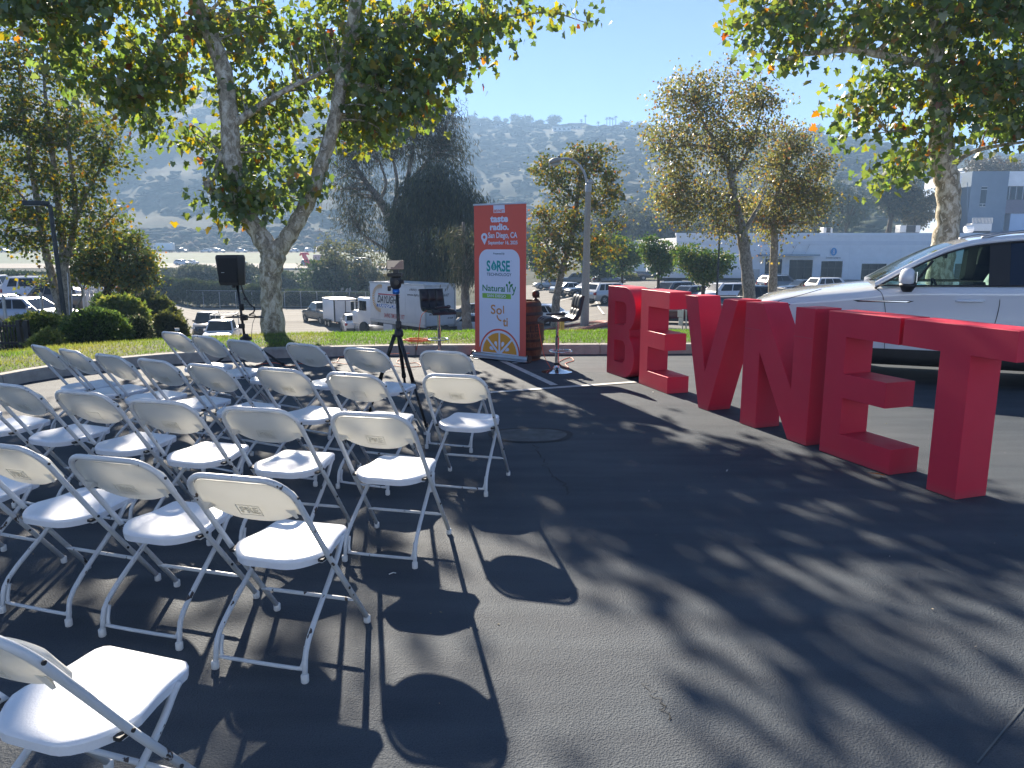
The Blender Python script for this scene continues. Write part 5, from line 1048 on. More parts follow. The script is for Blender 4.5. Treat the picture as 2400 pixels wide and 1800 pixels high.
# ================================================================ red letters
def letter_mat():
    m = mat('letter_red', (.60, .022, .055), .55, var=.07, scale=1.4, bump=.12, bscale=160, spec=.35); t = m.node_tree; L = t.links.new; b = t.nodes['Principled BSDF']; src = b.inputs['Base Color'].links[0].from_socket
    tc = N(t, 'ShaderNodeTexCoord'); sx = N(t, 'ShaderNodeSeparateXYZ'); L(tc.outputs['Object'], sx.inputs[0])
    n1 = N(t, 'ShaderNodeTexNoise', Scale=9.0, Detail=6.0, Roughness=.7); L(tc.outputs['Object'], n1.inputs['Vector'])
    mr = N(t, 'ShaderNodeMapRange'); mr.inputs['From Min'].default_value = 0; mr.inputs['From Max'].default_value = .07; mr.inputs['To Min'].default_value = .75; mr.inputs['To Max'].default_value = 0; L(sx.outputs['Z'], mr.inputs['Value'])
    ml = N(t, 'ShaderNodeMath', operation='MULTIPLY'); L(mr.outputs[0], ml.inputs[0]); L(n1.outputs['Fac'], ml.inputs[1])
    sc = ramp(t, [(.69, (0, 0, 0)), (.75, (.35, .35, .35))], n1.outputs['Fac']); ad = N(t, 'ShaderNodeMath', operation='ADD'); L(ml.outputs[0], ad.inputs[0]); L(sc.outputs[0], ad.inputs[1])
    mx = N(t, 'ShaderNodeMixRGB'); L(ad.outputs[0], mx.inputs[0]); L(src, mx.inputs[1]); mx.inputs[2].default_value = (.30, .10, .10, 1); L(mx.outputs[0], b.inputs['Base Color'])
    n2 = N(t, 'ShaderNodeTexNoise', Scale=2.5, Detail=4.0); L(tc.outputs['Object'], n2.inputs['Vector']); r2 = ramp(t, [(.3, (.42, .42, .42)), (.7, (.66, .66, .66))], n2.outputs['Fac']); L(r2.outputs[0], b.inputs['Roughness']); return m
REDF = letter_mat()
def arc(cx, cz, rx, rz, a0, a1, n=10): return [(cx + rx * math.cos(R(a0 + (a1 - a0) * i / n)), cz + rz * math.sin(R(a0 + (a1 - a0) * i / n))) for i in range(n + 1)]
GLY = {
    'B': [[(0, 0)] + arc(.47, .30, .30, .30, -90, 60, 12) + [(.63, .58), (.63, .62)] + arc(.47, .92, .31, .30, -60, 90, 12) + [(0, 1.22)],
          [(.21, .195)] + arc(.42, .29, .10, .095, -90, 0, 8) + arc(.42, .40, .10, .095, 0, 90, 8) + [(.21, .495)], [(.21, .705)] + arc(.43, .80, .10, .095, -90, 0, 8) + arc(.43, .925, .10, .095, 0, 90, 8) + [(.21, 1.02)]],
    'E': [[(0, 0), (.755, 0), (.755, .20), (.22, .20), (.22, .508), (.66, .508), (.66, .71), (.21, .71), (.21, 1.014), (.735, 1.014), (.735, 1.218), (0, 1.218)]],
    'V': [[(0, 0), (.175, 0), (.605, 1.218), (.372, 1.218), (.088, .41), (-.10, 1.218), (-.345, 1.218)]],
    'N': [[(0, 0), (.24, 0), (.24, .75), (.70, 0), (.943, 0), (.943, 1.218), (.705, 1.218), (.705, .47), (.255, 1.218), (0, 1.218)]],
    'T': [[(0, 0), (.244, 0), (.244, 1.017), (.565, 1.017), (.565, 1.218), (-.335, 1.218), (-.335, 1.018), (0, 1.018)]]}
for ch, (x, y), an, lb in [('B', (1.342, 10.47), -70, 'red block letter B, farthest of the row'), ('E', (1.651, 9.582), -73, 'red block letter E standing between the B and the V'), ('V', (2.057, 8.075), -70, 'red block letter V between the first E and the N'), ('N', (2.293, 7.337), -70, 'red block letter N with a faint seam near its top'), ('E', (2.67, 6.29), -70.5, 'red block letter E touching the T, with a dry leaf at its foot'), ('T', (3.027, 5.236), -71.5, 'red block letter T, nearest of the row')]:
    me = stand(curve_mesh(GLY[ch], .29, .003, 0)); co = np.empty(len(me.vertices) * 3); me.vertices.foreach_get('co', co); co = co.reshape(-1, 3); co[:, 1] += .146; co[:, 2] += .004; me.vertices.foreach_set('co', co.ravel())
    bm = bmesh.new(); bm.from_mesh(me); bmesh.ops.remove_doubles(bm, verts=bm.verts, dist=1e-5); bmesh.ops.recalc_face_normals(bm, faces=bm.faces)
    for e in bm.edges:
        if len(e.link_faces) == 2 and e.calc_face_angle(0) > R(20): e.smooth = False
    bm.to_mesh(me); bm.free(); me.polygons.foreach_set('use_smooth', [True] * len(me.polygons))
    o = mobj('giant_letter', me, REDF, None, (x, y, 0), (0, 0, R(an))); tag(o, lb, 'letter', 'giant red letters in a row')
    if ch == 'N':
        mb = MB(); mb.box(.004, .268, -.0025, -.0005, .965, .968); mb.box(.70, .938, -.0025, -.0005, .962, .965); obj('seam', mb, mat('letter_seam', (.40, .05, .07), .5), o)

# ================================================================ roll-up banner
A_, B_ = gnd(1114, 838).xy, gnd(1232, 851).xy; d = B_ - A_; BW = d.length; ban = thing('rollup_banner', 'tall red roll-up banner with white panel of event logos and an orange slice', 'banner', (A_.x, A_.y, 0), math.atan2(d.y, d.x))
BH = 2.40; Z0 = .09; SH = BH - Z0 - .02
BRED = mat('banner_red', (.68, .11, .075), .6, var=.02); BWH = mat('banner_white', (.66, .71, .86), .6, var=.01); BOR = mat('banner_orange', (.72, .33, .035), .6, var=.02); TEAL = mat('print_teal', (.0, .30, .31), .6); NAVY = mat('print_navy', (.02, .10, .17), .6); GRN = mat('print_green', (.0, .19, .06), .6); LIME = mat('print_lime', (.22, .45, .06), .6); SOLT = mat('print_tan', (.55, .24, .07), .6)
sheet = obj('banner_sheet', MB().box(0, BW, 0, .004, Z0, Z0 + SH), BRED, ban)
obj('top_rail', MB().box(-.01, BW + .01, -.012, .016, Z0 + SH, Z0 + SH + .028, .003), MT['steel'], ban)
bs = obj('base_cassette', MB().tube([(-.05, .03, .055), (BW + .05, .03, .055)], .055, 14), MT['steel'], ban, sharp=40)
obj('front_lip', MB().box(-.05, BW + .05, -.07, .02, .012, .04, .008), MT['steel'], ban)
for x in (-.05, BW + .05): obj('end_cap', MB().lathe([(.06, -.008), (.06, .008)], 14, (x, .03, .06), 'x'), MT['black_plastic'], ban)
for x in (.12, BW - .12): obj('foot', MB().box(x - .04, x + .04, -.14, .18, .0, .012, .003), MT['steel'], ban)
obj('support_pole', MB().tube([(BW / 2, .05, .06), (BW / 2, .02, Z0 + SH)], .009, 8), MT['steel'], ban)
def bq(x, y):
    v = (y - 95) / 1352.0; l = 88 - 43 * v; r_ = 583 - 52 * v
    return ((x - l) / (r_ - l) * BW, Z0 + SH * (1 - v))
def bbox(x0, y0, x1, y1): a, c = bq(x0, y1), bq(x1, y0); return (a[0], a[1], c[0], c[1])
def bprint(name, me, mt, y): 
    o = mobj(name, stand(me, y), mt, sheet); return o
def bp(name, pts, mt, y): return bprint(name, curve_mesh([pts] if not isinstance(pts[0], list) else pts), mt, y)
bp('logo_tab', [bq(278, 97), bq(385, 97), bq(385, 165), bq(278, 165)], BWH, -.0025)
for s, b_, m_, bo in [('BEVNET', (284, 136, 379, 160), BRED, .03), ('taste', (243, 190, 415, 248), BWH, .045), ('radio.', (238, 258, 420, 318), BWH, .045), ('San Diego, CA', (217, 335, 495, 402), BWH, .025), ('September 16, 2025', (215, 410, 495, 453), BWH, .025)]:
    bprint('lettering', text_mesh(s, bbox(*b_), bo), m_, -.0045)
pc = bq(180, 377); pr = .062; pin = [(pc[0] + pr * math.cos(R(a)), pc[1] + pr * math.sin(R(a))) for a in range(-35, 216, 12)] + [bq(180, 447)]
bp('map_pin', [pin, [(pc[0] + .026 * math.cos(R(a)), pc[1] + .026 * math.sin(R(a))) for a in range(0, 360, 20)]], BWH, -.0045)
tl, tr, bl, br_ = bq(122, 487), bq(512, 487), bq(92, 1385), bq(478, 1402); rc = .17
pan = [bl, (bl[0] + (tl[0] - bl[0]), tl[1] - rc)] + [(tl[0] + rc - rc * math.cos(R(a)), tl[1] - rc + rc * math.sin(R(a))) for a in range(10, 91, 10)] + [(tr[0] - rc + rc * math.sin(R(a)), tr[1] - rc + rc * math.cos(R(a))) for a in range(0, 91, 10)] + [br_]
oc_ = bq(285, 1447); oc_ = (oc_[0], Z0 + .006); rO = .40
pan += [(oc_[0] + rO * math.cos(R(a)), oc_[1] + rO * math.sin(R(a))) for a in range(12, 169, 6)]
bp('white_panel', pan, BWH, -.0025)
bp('slice_rind', [(oc_[0] + .372 * math.cos(R(a)), oc_[1] + .372 * math.sin(R(a))) for a in range(0, 181, 6)], BWH, -.0035)
for k in range(4):
    a0, a1 = 45 * k + 4.2, 45 * k + 40.8; pts = [(oc_[0] + .335 * math.cos(R(a)), oc_[1] + .335 * math.sin(R(a))) for a in np.linspace(a0 - 1.5, a1 + 1.5, 9)] + [(oc_[0] + .05 * math.cos(R((a0 + a1) / 2)), oc_[1] + .05 * math.sin(R((a0 + a1) / 2)))]
    bp('slice_segment', pts, BOR, -.005)
for a in (28, 68, 112, 152):
    c_ = (oc_[0] + .17 * math.cos(R(a)), oc_[1] + .17 * math.sin(R(a))); u_ = Vector((math.cos(R(a)), math.sin(R(a)))); v_ = Vector((-u_.y, u_.x))
    bp('slice_pip', [tuple(Vector(c_) + u_ * (.045 * math.cos(q)) + v_ * (.024 * math.sin(q) * (1 + .6 * math.cos(q)))) for q in np.linspace(0, 6.283, 17)[:-1]], BWH, -.0065)
for s, b_, m_, bo in [('Presented By', (262, 516, 370, 538), NAVY, .02), ('S', (191, 586, 231, 686), TEAL, .03), ('RSE', (290, 586, 418, 686), TEAL, .03), ('TM', (424, 585, 435, 592), TEAL, 0), ('TECHNOLOGY', (190, 698, 428, 726), NAVY, .012), ('Natura', (143, 808, 352, 867), GRN, .012), ('lly', (358, 800, 465, 893), GRN, .0), ('SAN DIEGO', (187, 894, 370, 920), BWH, .02), ('S', (217, 988, 265, 1075), SOLT, .015), ('o', (270, 1018, 325, 1076), SOLT, .015), ('l', (335, 993, 347, 1064), SOLT, .015), ('ti', (328, 1103, 378, 1182), SOLT, .02)]:
    if s != 'lly': bprint('lettering', text_mesh(s, bbox(*b_), bo), m_, -.0065 if s == 'SAN DIEGO' else -.0045)
dc = bq(263, 645); dr = bq(290, 645)[0] - dc[0]
drop = [(dc[0] + dr * math.cos(R(a)), dc[1] + dr * math.sin(R(a)) * .95) for a in range(-215, 36, 12)] + [bq(263, 584)]
bp('drop_emblem', drop, TEAL, -.0045); bprint('lettering', text_mesh('\u014d', bbox(254, 620, 273, 668), .01), BWH, -.0065)
bp('green_bar', [bq(140, 886), bq(415, 886), bq(415, 930), bq(140, 930)], LIME, -.0045)
def stroke(pts, wd, mt, y=-.0045, name='lettering'):
    P = [Vector(bq(*p)) for p in pts]; q = catmull([(p.x, p.y, 0) for p in P], 5); q = [Vector(p[:2]) for p in q]; l_, r2 = [], []
    for i, p in enumerate(q):
        d_ = (q[min(i + 1, len(q) - 1)] - q[max(i - 1, 0)]).normalized(); n_ = Vector((-d_.y, d_.x)) * wd / 2; l_.append(tuple(p + n_)); r2.append(tuple(p - n_))
    bp(name, l_ + r2[::-1], mt, y)
for x in (388, 407): stroke([(x, 868), (x, 840), (x + (-8 if x < 400 else 8), 805)], .018, GRN)
stroke([(430, 818), (445, 862)], .018, GRN); stroke([(463, 818), (447, 862), (437, 888), (424, 890)], .018, GRN); stroke([(355, 820), (355, 868)], .016, GRN)
for a, c in (((388, 822), (374, 792)), ((407, 822), (440, 792)), ((406, 800), (407, 766))):
    a_, c_ = Vector(bq(*a)), Vector(bq(*c)); m_ = (a_ + c_) / 2; n_ = (c_ - a_).normalized(); n_ = Vector((-n_.y, n_.x)) * .022; bp('leaf_emblem', [tuple(a_), tuple(m_ + n_), tuple(c_), tuple(m_ - n_)], GRN, -.0055)
stroke([(276, 1083), (282, 1108), (296, 1125), (316, 1132)], .024, SOLT)

# ================================================================ bar stools with microphones
LEATH = mat('black_leather', (.014, .015, .018), .38, var=.25, scale=14, bump=.12, bscale=260); MICM = mat('mic_body', (.03, .032, .036), .35, var=.1); MICG = mat('mic_grille', (.10, .105, .11), .45, .6, var=.3, scale=150)
def make_stool(label, loc, rz):
    t = thing('bar_stool', label, 'stool', loc, rz, 'swivel bar stools')
    obj('base', MB().lathe([(.215, 0), (.218, .008), (.16, .022), (.09, .04), (.05, .062), (.034, .085), (.034, .1)], 40), MT['chrome'], t, sharp=50)
    obj('collar', MB().lathe([(.036, .1), (.042, .11), (.042, .125), (.03, .135)], 20), MT['black_plastic'], t)
    obj('column', MB().lathe([(.029, .1), (.029, .50), (.02, .51), (.02, .73)], 20), MT['chrome'], t, sharp=40)
    mb = MB(); mb.tube([(.0, -.028, .30)] + [(.165 * math.cos(a) , .05 + .165 * math.sin(a) - .0, .30) for a in np.linspace(-1.9, 4.9, 30)], .009, 8); obj('footrest', mb, MT['chrome'], t, smooth=True)
    obj('seat_plate', MB().box(-.1, .1, -.1, .1, .725, .745), MT['dark_trim'], t)
    # quilted seat: three by two pads; front edge toward -y... facing -y
    def pad(name, f, n1, n2):
        for i in range(n1):
            for j in range(n2):
                rows_ = []; m = 8
                for a in range(m + 1):
                    r_ = []
                    for b_ in range(m + 1):
                        s_, q = (i + a / m) / n1, (j + b_ / m) / n2; e = (math.sin(math.pi * a / m) * math.sin(math.pi * b_ / m)) ** .35; r_.append(f(s_, q, e))
                    rows_.append(r_)
                back_ = [[f(0.0 + (i + a / m) / n1, (j + b_ / m) / n2, -1.6) for b_ in range(m + 1)] for a in range(m + 1)]
                mb = MB().grid(rows_).grid(back_)
                for a in range(m):
                    for (rr, cc) in ((a, 0), (a, m)): mb.add([rows_[rr][cc], rows_[rr + 1][cc], back_[rr + 1][cc], back_[rr][cc]], [(0, 1, 2, 3)])
                    for (rr, cc) in ((0, a), (m, a)): mb.add([rows_[rr][cc], rows_[rr][cc + 1], back_[rr][cc + 1], back_[rr][cc]], [(0, 1, 2, 3)])
                obj(name, mb, LEATH, t, smooth=True)
    W = .205
    def fs(s, q, e):      # seat and back are one curved shell: q runs from front lip to the bend
        x = (s * 2 - 1) * W * (1 - .05 * (2 * q - 1) ** 2); y = -.24 + q * .40; z = .775 - .03 * max(0, (.18 - q) / .18) ** 2; return (x, y, z + .022 * e)
    def fb(s, q, e):
        an = min(q / .35, 1) * R(78); y0, z0 = .16, .775; rr = .09
        y = y0 + rr * math.sin(an); z = z0 + rr * (1 - math.cos(an)); ex = max(0, q - .35) / .65 * .25; y += ex * math.cos(R(78)); z += ex * math.sin(R(78))
        nx_ = (0, -math.sin(an), math.cos(an)); k = .022 * e; return ((s * 2 - 1) * W * (1 - .04 * q * q), y + nx_[1] * k, z + nx_[2] * k)
    pad('seat_pad', fs, 3, 2); pad('back_pad', fb, 3, 2)
    return t
st1 = make_stool('black quilted bar stool on chrome base right of the banner, facing left', (gnd(1305, 872).x, gnd(1305, 872).y, 0), R(-78))
st2 = make_stool('black quilted bar stool left of the banner, facing right, on the kerb side', (at(1028, 700, 11.85).x, 11.85, 0), R(28))
def mic(label, stool, off, ang, L=.24):
    p = stool.matrix_world if False else Matrix.Translation(stool.location) @ Matrix.Rotation(stool.rotation_euler.z, 4, 'Z')
    t = thing('microphone', label, 'microphone', p @ Vector(off), stool.rotation_euler.z + ang, 'microphones lying on the stools')
    obj('handle', MB().lathe([(.011, -L * .6), (.013, -L * .55), (.018, .0), (.022, L * .3)], 14, (0, 0, .024), 'x'), MICM, t, sharp=50)
    obj('grille', MB().lathe([(.022, L * .3), (.028, L * .36), (.028, L * .46), (.02, L * .54), (.004, L * .57)], 14, (0, 0, .026), 'x'), MICG, t, smooth=True)
    return t
mic('black microphone lying on the seat of the stool right of the banner', st1, (0, -.02, .80), R(90)); mic('grey microphone lying on the seat of the stool left of the banner', st2, (.02, -.13, .80), R(10))

# ================================================================ barrel
brl = thing('wooden_barrel', 'old whiskey barrel with dark hoops standing behind the banner', 'barrel', (at(1229, 800, 11.75).x, 11.75, 0)); WOOD = mat('barrel_wood', (.10, .055, .030), .75, var=.35, scale=9, bump=.4, bscale=60); HOOP = mat('barrel_hoop', (.05, .045, .042), .55, .6, var=.3)
Rb = lambda z: .245 + .065 * math.sin(math.pi * min(max(z / .93, 0), 1))
for i in range(22):
    a0, a1 = 2 * math.pi * i / 22 + .008, 2 * math.pi * (i + 1) / 22 - .008; g_ = []
    for z in np.linspace(0, .93, 9): g_.append([(Rb(z) * math.cos(a), Rb(z) * math.sin(a), z) for a in (a0, (a0 + a1) / 2, a1)])
    ii_ = [[(p[0] * .9, p[1] * .9, p[2]) for p in r_] for r_ in g_]; mb = MB().grid(g_)
    for k in range(8):
        for c_ in (0, 2): mb.add([g_[k][c_], g_[k + 1][c_], ii_[k + 1][c_], ii_[k][c_]], [(0, 1, 2, 3)])
    mb.add([g_[8][0], g_[8][1], g_[8][2], ii_[8][2], ii_[8][0]], [(0, 1, 2, 3, 4)]); obj('stave', mb, WOOD, brl)
for z, h in ((.03, .05), (.17, .05), (.30, .045), (.58, .045), (.71, .05), (.85, .05)): obj('hoop', MB().lathe([(Rb(z) + .003, z), (Rb(z) + .008, z + .004), (Rb(z + h) + .008, z + h - .004), (Rb(z + h) + .003, z + h)], 40, cap=False), HOOP, brl, sharp=40)
obj('head', MB().lathe([(.0, .895), (.24, .90)], 30, cap=False), WOOD, brl)
def around(me, z0, name, mt, ang0):
    co = np.empty(len(me.vertices) * 3); me.vertices.foreach_get('co', co); co = co.reshape(-1, 3)
    r_ = np.array([Rb(z) for z in co[:, 1]]) + .003; a = ang0 + co[:, 0] / .31; me.vertices.foreach_set('co', np.stack([r_ * np.cos(a), r_ * np.sin(a), co[:, 1]], 1).ravel()); mobj(name, me, mt, brl)
around(text_mesh('BULLEIT', (-.30, .455, .30, .555), .01), 0, 'lettering', MT['lettering_black'], R(-75)); around(text_mesh('BOURBON', (-.22, .375, .22, .43), .01), 0, 'lettering', MT['lettering_black'], R(-78))
dv = thing('camera_device', 'small black device standing on top of the barrel beside the banner', 'device', (at(1256, 670, 11.72).x, 11.72, .925)); obj('base', MB().lathe([(.05, 0), (.05, .02), (.02, .03), (.02, .06)], 14), MT['black_plastic'], dv); obj('body', MB().lathe([(.03, .06), (.058, .075), (.06, .12), (.045, .155), (.01, .165)], 16), MT['black_plastic'], dv, smooth=True); obj('neck', MB().box(-.05, .06, -.03, .03, -.012 + .06, .07, .006), MT['black_plastic'], dv)

# ================================================================ phone on a video tripod
foot = gnd(1000, 1004); tr_ = thing('video_tripod', 'black video tripod with a fluid head standing among the front chairs', 'tripod', (at(937, 900, 7.45).x, 7.45, 0)); q = lambda px, py, Y: at(px, py, Y) - tr_.location
ap = q(935, 783, 7.4)
for (pts, nm) in ((((935, 785, 7.38), (975, 905, 7.22), (999, 1002, 7.18)), 'leg'), (((925, 785, 7.4), (893, 862, 7.5), (862, 955, 7.62)), 'leg'), (((934, 785, 7.46), (945, 880, 7.9), (955, 925, 8.15)), 'leg')):
    P = [q(*p) for p in pts]; P[-1].z = .01; lg = obj(nm, MB().tube([P[0], P[0].lerp(P[-1], .55)], .020, 10), MT['black_metal'], tr_, smooth=True)
    obj('lower_tube', MB().tube([P[0].lerp(P[-1], .5), P[-1]], .014, 10), MT['black_metal'], lg, smooth=True); obj('leg_lock', MB().tube([P[0].lerp(P[-1], .52), P[0].lerp(P[-1], .57)], .024, 10), MT['black_plastic'], lg); obj('foot', MB().lathe([(.012, -.01), (.022, .0), (.016, .03)], 10, P[-1]), MT['rubber'], lg)
    if pts[0][0] == 925:
        a_, c_ = P[0].lerp(P[-1], .30), P[0].lerp(P[-1], .44); sl_ = obj('strap', MB().tube([a_, c_], .027, 14), MT['white_paint'], lg)
        d_ = (c_ - a_).normalized(); m_ = (a_ + c_) / 2; me = text_mesh('NET', (-.05, -.018, .05, .018), .03); vx = -d_; vn = Vector((m_.x + tr_.location.x, m_.y + tr_.location.y, 0)).normalized() * -1; vy = vn.cross(vx).normalized(); vn = vx.cross(vy)
        M = Matrix((vx, vy, vn)).transposed().to_4x4(); M.translation = m_ + vn * .0285; me.transform(M); mobj('lettering', me, MT['lettering_black'], sl_)
    else: pass
obj('spider', MB().lathe([(.035, -.03), (.045, -.01), (.045, .03), (.028, .05)], 14, ap), MT['black_plastic'], tr_, sharp=40)
obj('center_column', MB().tube([q(931, 690, 7.4), ap + Vector((0, 0, -.11))], .017, 12), MT['black_metal'], tr_, smooth=True); obj('column_lock', MB().lathe([(.026, -.06), (.03, -.05), (.03, .01), (.022, .02)], 14, q(934, 757, 7.4)), MT['black_plastic'], tr_, sharp=40)
h = q(928, 682, 7.4); obj('bowl_ring', MB().lathe([(.03, -.03), (.036, -.02), (.036, .012), (.03, .02)], 16, h), mat('blue_anodised', (.02, .12, .4), .3, .7), tr_, sharp=40)
hd = obj('fluid_head', MB().lathe([(.03, .02), (.05, .04), (.06, .09), (.052, .13), (.03, .14)], 18, h), MT['black_plastic'], tr_, sharp=50); obj('head_plate', MB().box(h.x - .075, h.x + .065, h.y - .05, h.y + .05, h.z + .14, h.z + .175, .008), MT['black_plastic'], hd); obj('drag_knob', MB().lathe([(.022, -.075), (.022, -.045)], 12, (h.x + .02, h.y, h.z + .085), 'y'), MT['black_metal'], hd); obj('pan_lever', MB().box(h.x - .08, h.x - .05, h.y - .02, h.y + .02, h.z + .0, h.z + .05, .006), MT['black_plastic'], hd); obj('side_knob', MB().lathe([(.02, .055), (.02, .08)], 12, (h.x, h.y, h.z + .09), 'x'), MT['black_metal'], hd)
ph = thing('mobile_phone', 'phone held sideways on the tripod, its screen showing the scene', 'phone', (q(927, 632, 7.38) + tr_.location)); obj('clamp', MB().box(-.022, .03, -.015, .02, -.075, .0, .004), MT['black_plastic'], ph); obj('clamp_jaw', MB().box(-.03, .03, -.012, .016, -.006, .0), MT['black_plastic'], ph); obj('body', MB().box(-.086, .086, -.006, .006, .0, .093, .004), MT['black_plastic'], ph)
def glow(name, c, s):
    m, t, b_ = nodes(name); b_.inputs['Base Color'].default_value = (.01, .01, .01, 1); b_.inputs['Emission Color'].default_value = c + (1,); b_.inputs['Emission Strength'].default_value = s; b_.inputs['Roughness'].default_value = .1; return m
sc = mobj('screen', stand(curve_mesh([[(-.079, .005), (.079, .005), (.079, .088), (-.079, .088)]]), -.0068), glow('screen_pale', (.5, .44, .40), .12), ph)
mobj('screen_picture', stand(curve_mesh([[(-.045, .007), (.077, .007), (.077, .086), (.045, .082), (.005, .045), (-.015, .022), (-.045, .026)]]), -.0074), glow('screen_dark', (.16, .07, .08), .06), sc)

# ================================================================ loudspeaker on its stand
sb = gnd(582, 852); ss_ = thing('speaker_stand', 'black tripod speaker stand with a small tray behind the front row', 'speaker stand', (sb.x, sb.y, 0)); q = lambda px, py, Y=sb.y: at(px, py, Y) - ss_.location; ctr = Vector((0, 0, .40)); top = q(556, 668)
obj('pole', MB().tube([Vector((.0, 0, .12)), q(573, 790)], .024, 12), MT['black_metal'], ss_, smooth=True); obj('upper_pole', MB().tube([q(574, 796), top], .019, 12), MT['black_metal'], ss_, smooth=True)
obj('collar', MB().lathe([(.03, -.05), (.036, -.04), (.036, .04), (.026, .05)], 14, q(566, 720)), MT['black_plastic'], ss_, sharp=40); obj('clamp_knob', MB().lathe([(.02, .03), (.02, .075)], 10, q(567, 700), 'x'), MT['black_plastic'], ss_); hub = q(576, 792); obj('hub', MB().lathe([(.05, -.04), (.09, -.03), (.09, .0), (.045, .03), (.04, .06)], 16, hub), MT['black_plastic'], ss_, sharp=40)
for ang in (-18, 118, 232):
    e_ = Vector((math.cos(R(ang)) * .62, math.sin(R(ang)) * .62, .015)); obj('leg', MB().tube([hub + Vector((0, 0, -.02)), e_], .017, 8), MT['black_metal'], ss_, smooth=True); obj('brace', MB().tube([Vector((0, 0, .16)), hub.lerp(e_, .55)], .012, 6), MT['black_metal'], ss_); obj('foot', MB().lathe([(.02, -.015), (.024, 0), (.018, .03)], 8, e_), MT['rubber'], ss_)
ty = q(571, 743); obj('tray_bar', MB().box(ty.x - .26, ty.x + .30, ty.y - .05, ty.y + .03, ty.z - .012, ty.z + .004, .004), MT['black_metal'], ss_, rot=None); obj('tray_clamp', MB().box(ty.x - .04, ty.x + .05, ty.y - .05, ty.y + .05, ty.z - .05, ty.z + .03, .008), MT['black_plastic'], ss_); obj('control_box', MB().box(ty.x - .07, ty.x + .01, ty.y - .06, ty.y + .01, ty.z - .17, ty.z - .10, .006), MT['black_plastic'], ss_)
for dx in (-.16, .18): obj('tray_arm', MB().tube([(ty.x + dx - .06, ty.y - .1, ty.z + .006), (ty.x + dx + .06, ty.y + .1, ty.z + .006)], .008, 6), MT['black_metal'], ss_)
sp = thing('loudspeaker', 'black loudspeaker mounted on the tripod stand in front of the sycamore', 'loudspeaker', (top + ss_.location) + Vector((-.05, 0, 0)), R(-12))
prof = [(-.17, -.13), (.17, -.13), (.185, .02), (.11, .17), (-.11, .17), (-.185, .02)]; mb = MB(); vs_ = []
for z, k in ((0, .86), (.03, .93), (.22, 1.0), (.40, 1.06), (.43, 1.02), (.445, .96)): vs_.append([(x * k - (.012 * z / .44), y * k, z) for x, y in prof])
mb.grid(vs_, close=True); mb.add(vs_[0], [tuple(range(6))]); mb.add(vs_[-1], [tuple(range(6))]); obj('cabinet', mb, MT['black_plastic'], sp, sharp=30)
obj('grille', MB().box(-.155, .155, -.146, -.137, .04, .40, .003), mat('speaker_grille', (.006, .006, .007), .6, .2, var=.3, scale=200, bump=.3, bscale=300), sp); obj('badge', MB().box(-.10, -.05, -.15, -.147, .185, .192), MT['steel'], sp); obj('pole_socket', MB().lathe([(.026, -.04), (.03, .0)], 10), MT['black_plastic'], sp)
def cable(name, label, pts, r, mt, grp=None, n=6, cat='cable'):
    return tag(obj(name, MB().tube([tuple(p) for p in pts], r, 6, n), mt, smooth=True), label, cat, grp)
W_ = lambda px, py, Y=sb.y - .05: at(px, py, Y)
cable('speaker_cable', 'black cable drooping from the loudspeaker to the stand tray', [W_(564, 664), W_(572, 690), W_(585, 712), W_(596, 722), W_(594, 732), W_(584, 738)], .011, MT['rubber'])
cable('thin_cable', 'thin black cable hanging below the speaker tray', [W_(592, 740), W_(595, 735), W_(598, 742), W_(592, 760), W_(589, 790), W_(587, 810)], .004, MT['rubber'])
cable('thin_cable', 'tangled black wires lying on the speaker tray', [W_(545, 741), W_(552, 737), W_(560, 740), W_(568, 736), W_(580, 741), W_(590, 739), W_(604, 742)], .006, MT['rubber'])
# ================================================================ orange extension cords
ORG = mat('cord_orange', (.65, .10, .03), .5, var=.1); g0 = lambda px, py, z=.008: gnd(px, py, z)
def kz(x, y):
    d = float(kerb_dist(np.array([x]), np.array([y]))[0]); return .175 + .015 if d > .0 else .008
coil = []
c0 = at(978, 822, 12.25)
for i in range(46):
    a = i * .75; rr = .15 + .05 * math.sin(i * 1.3) + .03 * rng.normal(); x, y = c0.x + rr * 1.25 * math.cos(a) + .02 * rng.normal(), c0.y + .12 + rr * .55 * math.sin(a); coil.append((x, y, kz(x, y) + .006 + .0011 * i + .01 * rng.random()))
cable('extension_cord', 'orange extension cord coiled in a heap on the kerb behind the tripod', coil, .0055, ORG, n=3, cat='cord')
def gcord(label, pts, r=.0055):
    P = []
    for px, py in pts:
        p = gnd(px, py, .008); d = float(kerb_dist(np.array([p.x]), np.array([p.y]))[0])
        if d > 0: p = gnd(px, py, .19)
        P.append(p)
    cable('extension_cord', label, P, r, ORG, n=6, cat='cord')
gcord('orange cord looping on the asphalt from the coil toward the speaker', [(955, 835), (930, 846), (942, 853), (975, 850), (985, 858), (950, 860), (915, 856), (880, 852), (850, 848), (815, 853), (780, 850), (740, 858), (705, 852), (680, 858), (640, 850), (600, 856)])
gcord('orange cord running along the kerb top at the foot of the lawn', [(960, 828), (925, 829), (880, 832), (845, 838), (800, 836), (790, 848)])
gcord('orange cord snaking from the stool base right of the banner', [(1290, 868), (1310, 848), (1335, 838), (1344, 845), (1325, 852), (1333, 862), (1318, 858), (1306, 846)])
cable('extension_cord', 'thin orange cord hanging from the microphone on the left stool', [at(1000, 728, 11.75), at(988, 740, 11.7), at(983, 770, 11.75), at(980, 800, 11.9), at(976, 820, 12.1)], .005, ORG, cat='cord')
cable('extension_cord', 'thin orange cord looping beside the barrel under the right stool', [at(1262, 760, 11.3), at(1268, 800, 11.1), at(1276, 835, 10.9), gnd(1290, 862, .01)], .005, ORG, cat='cord')
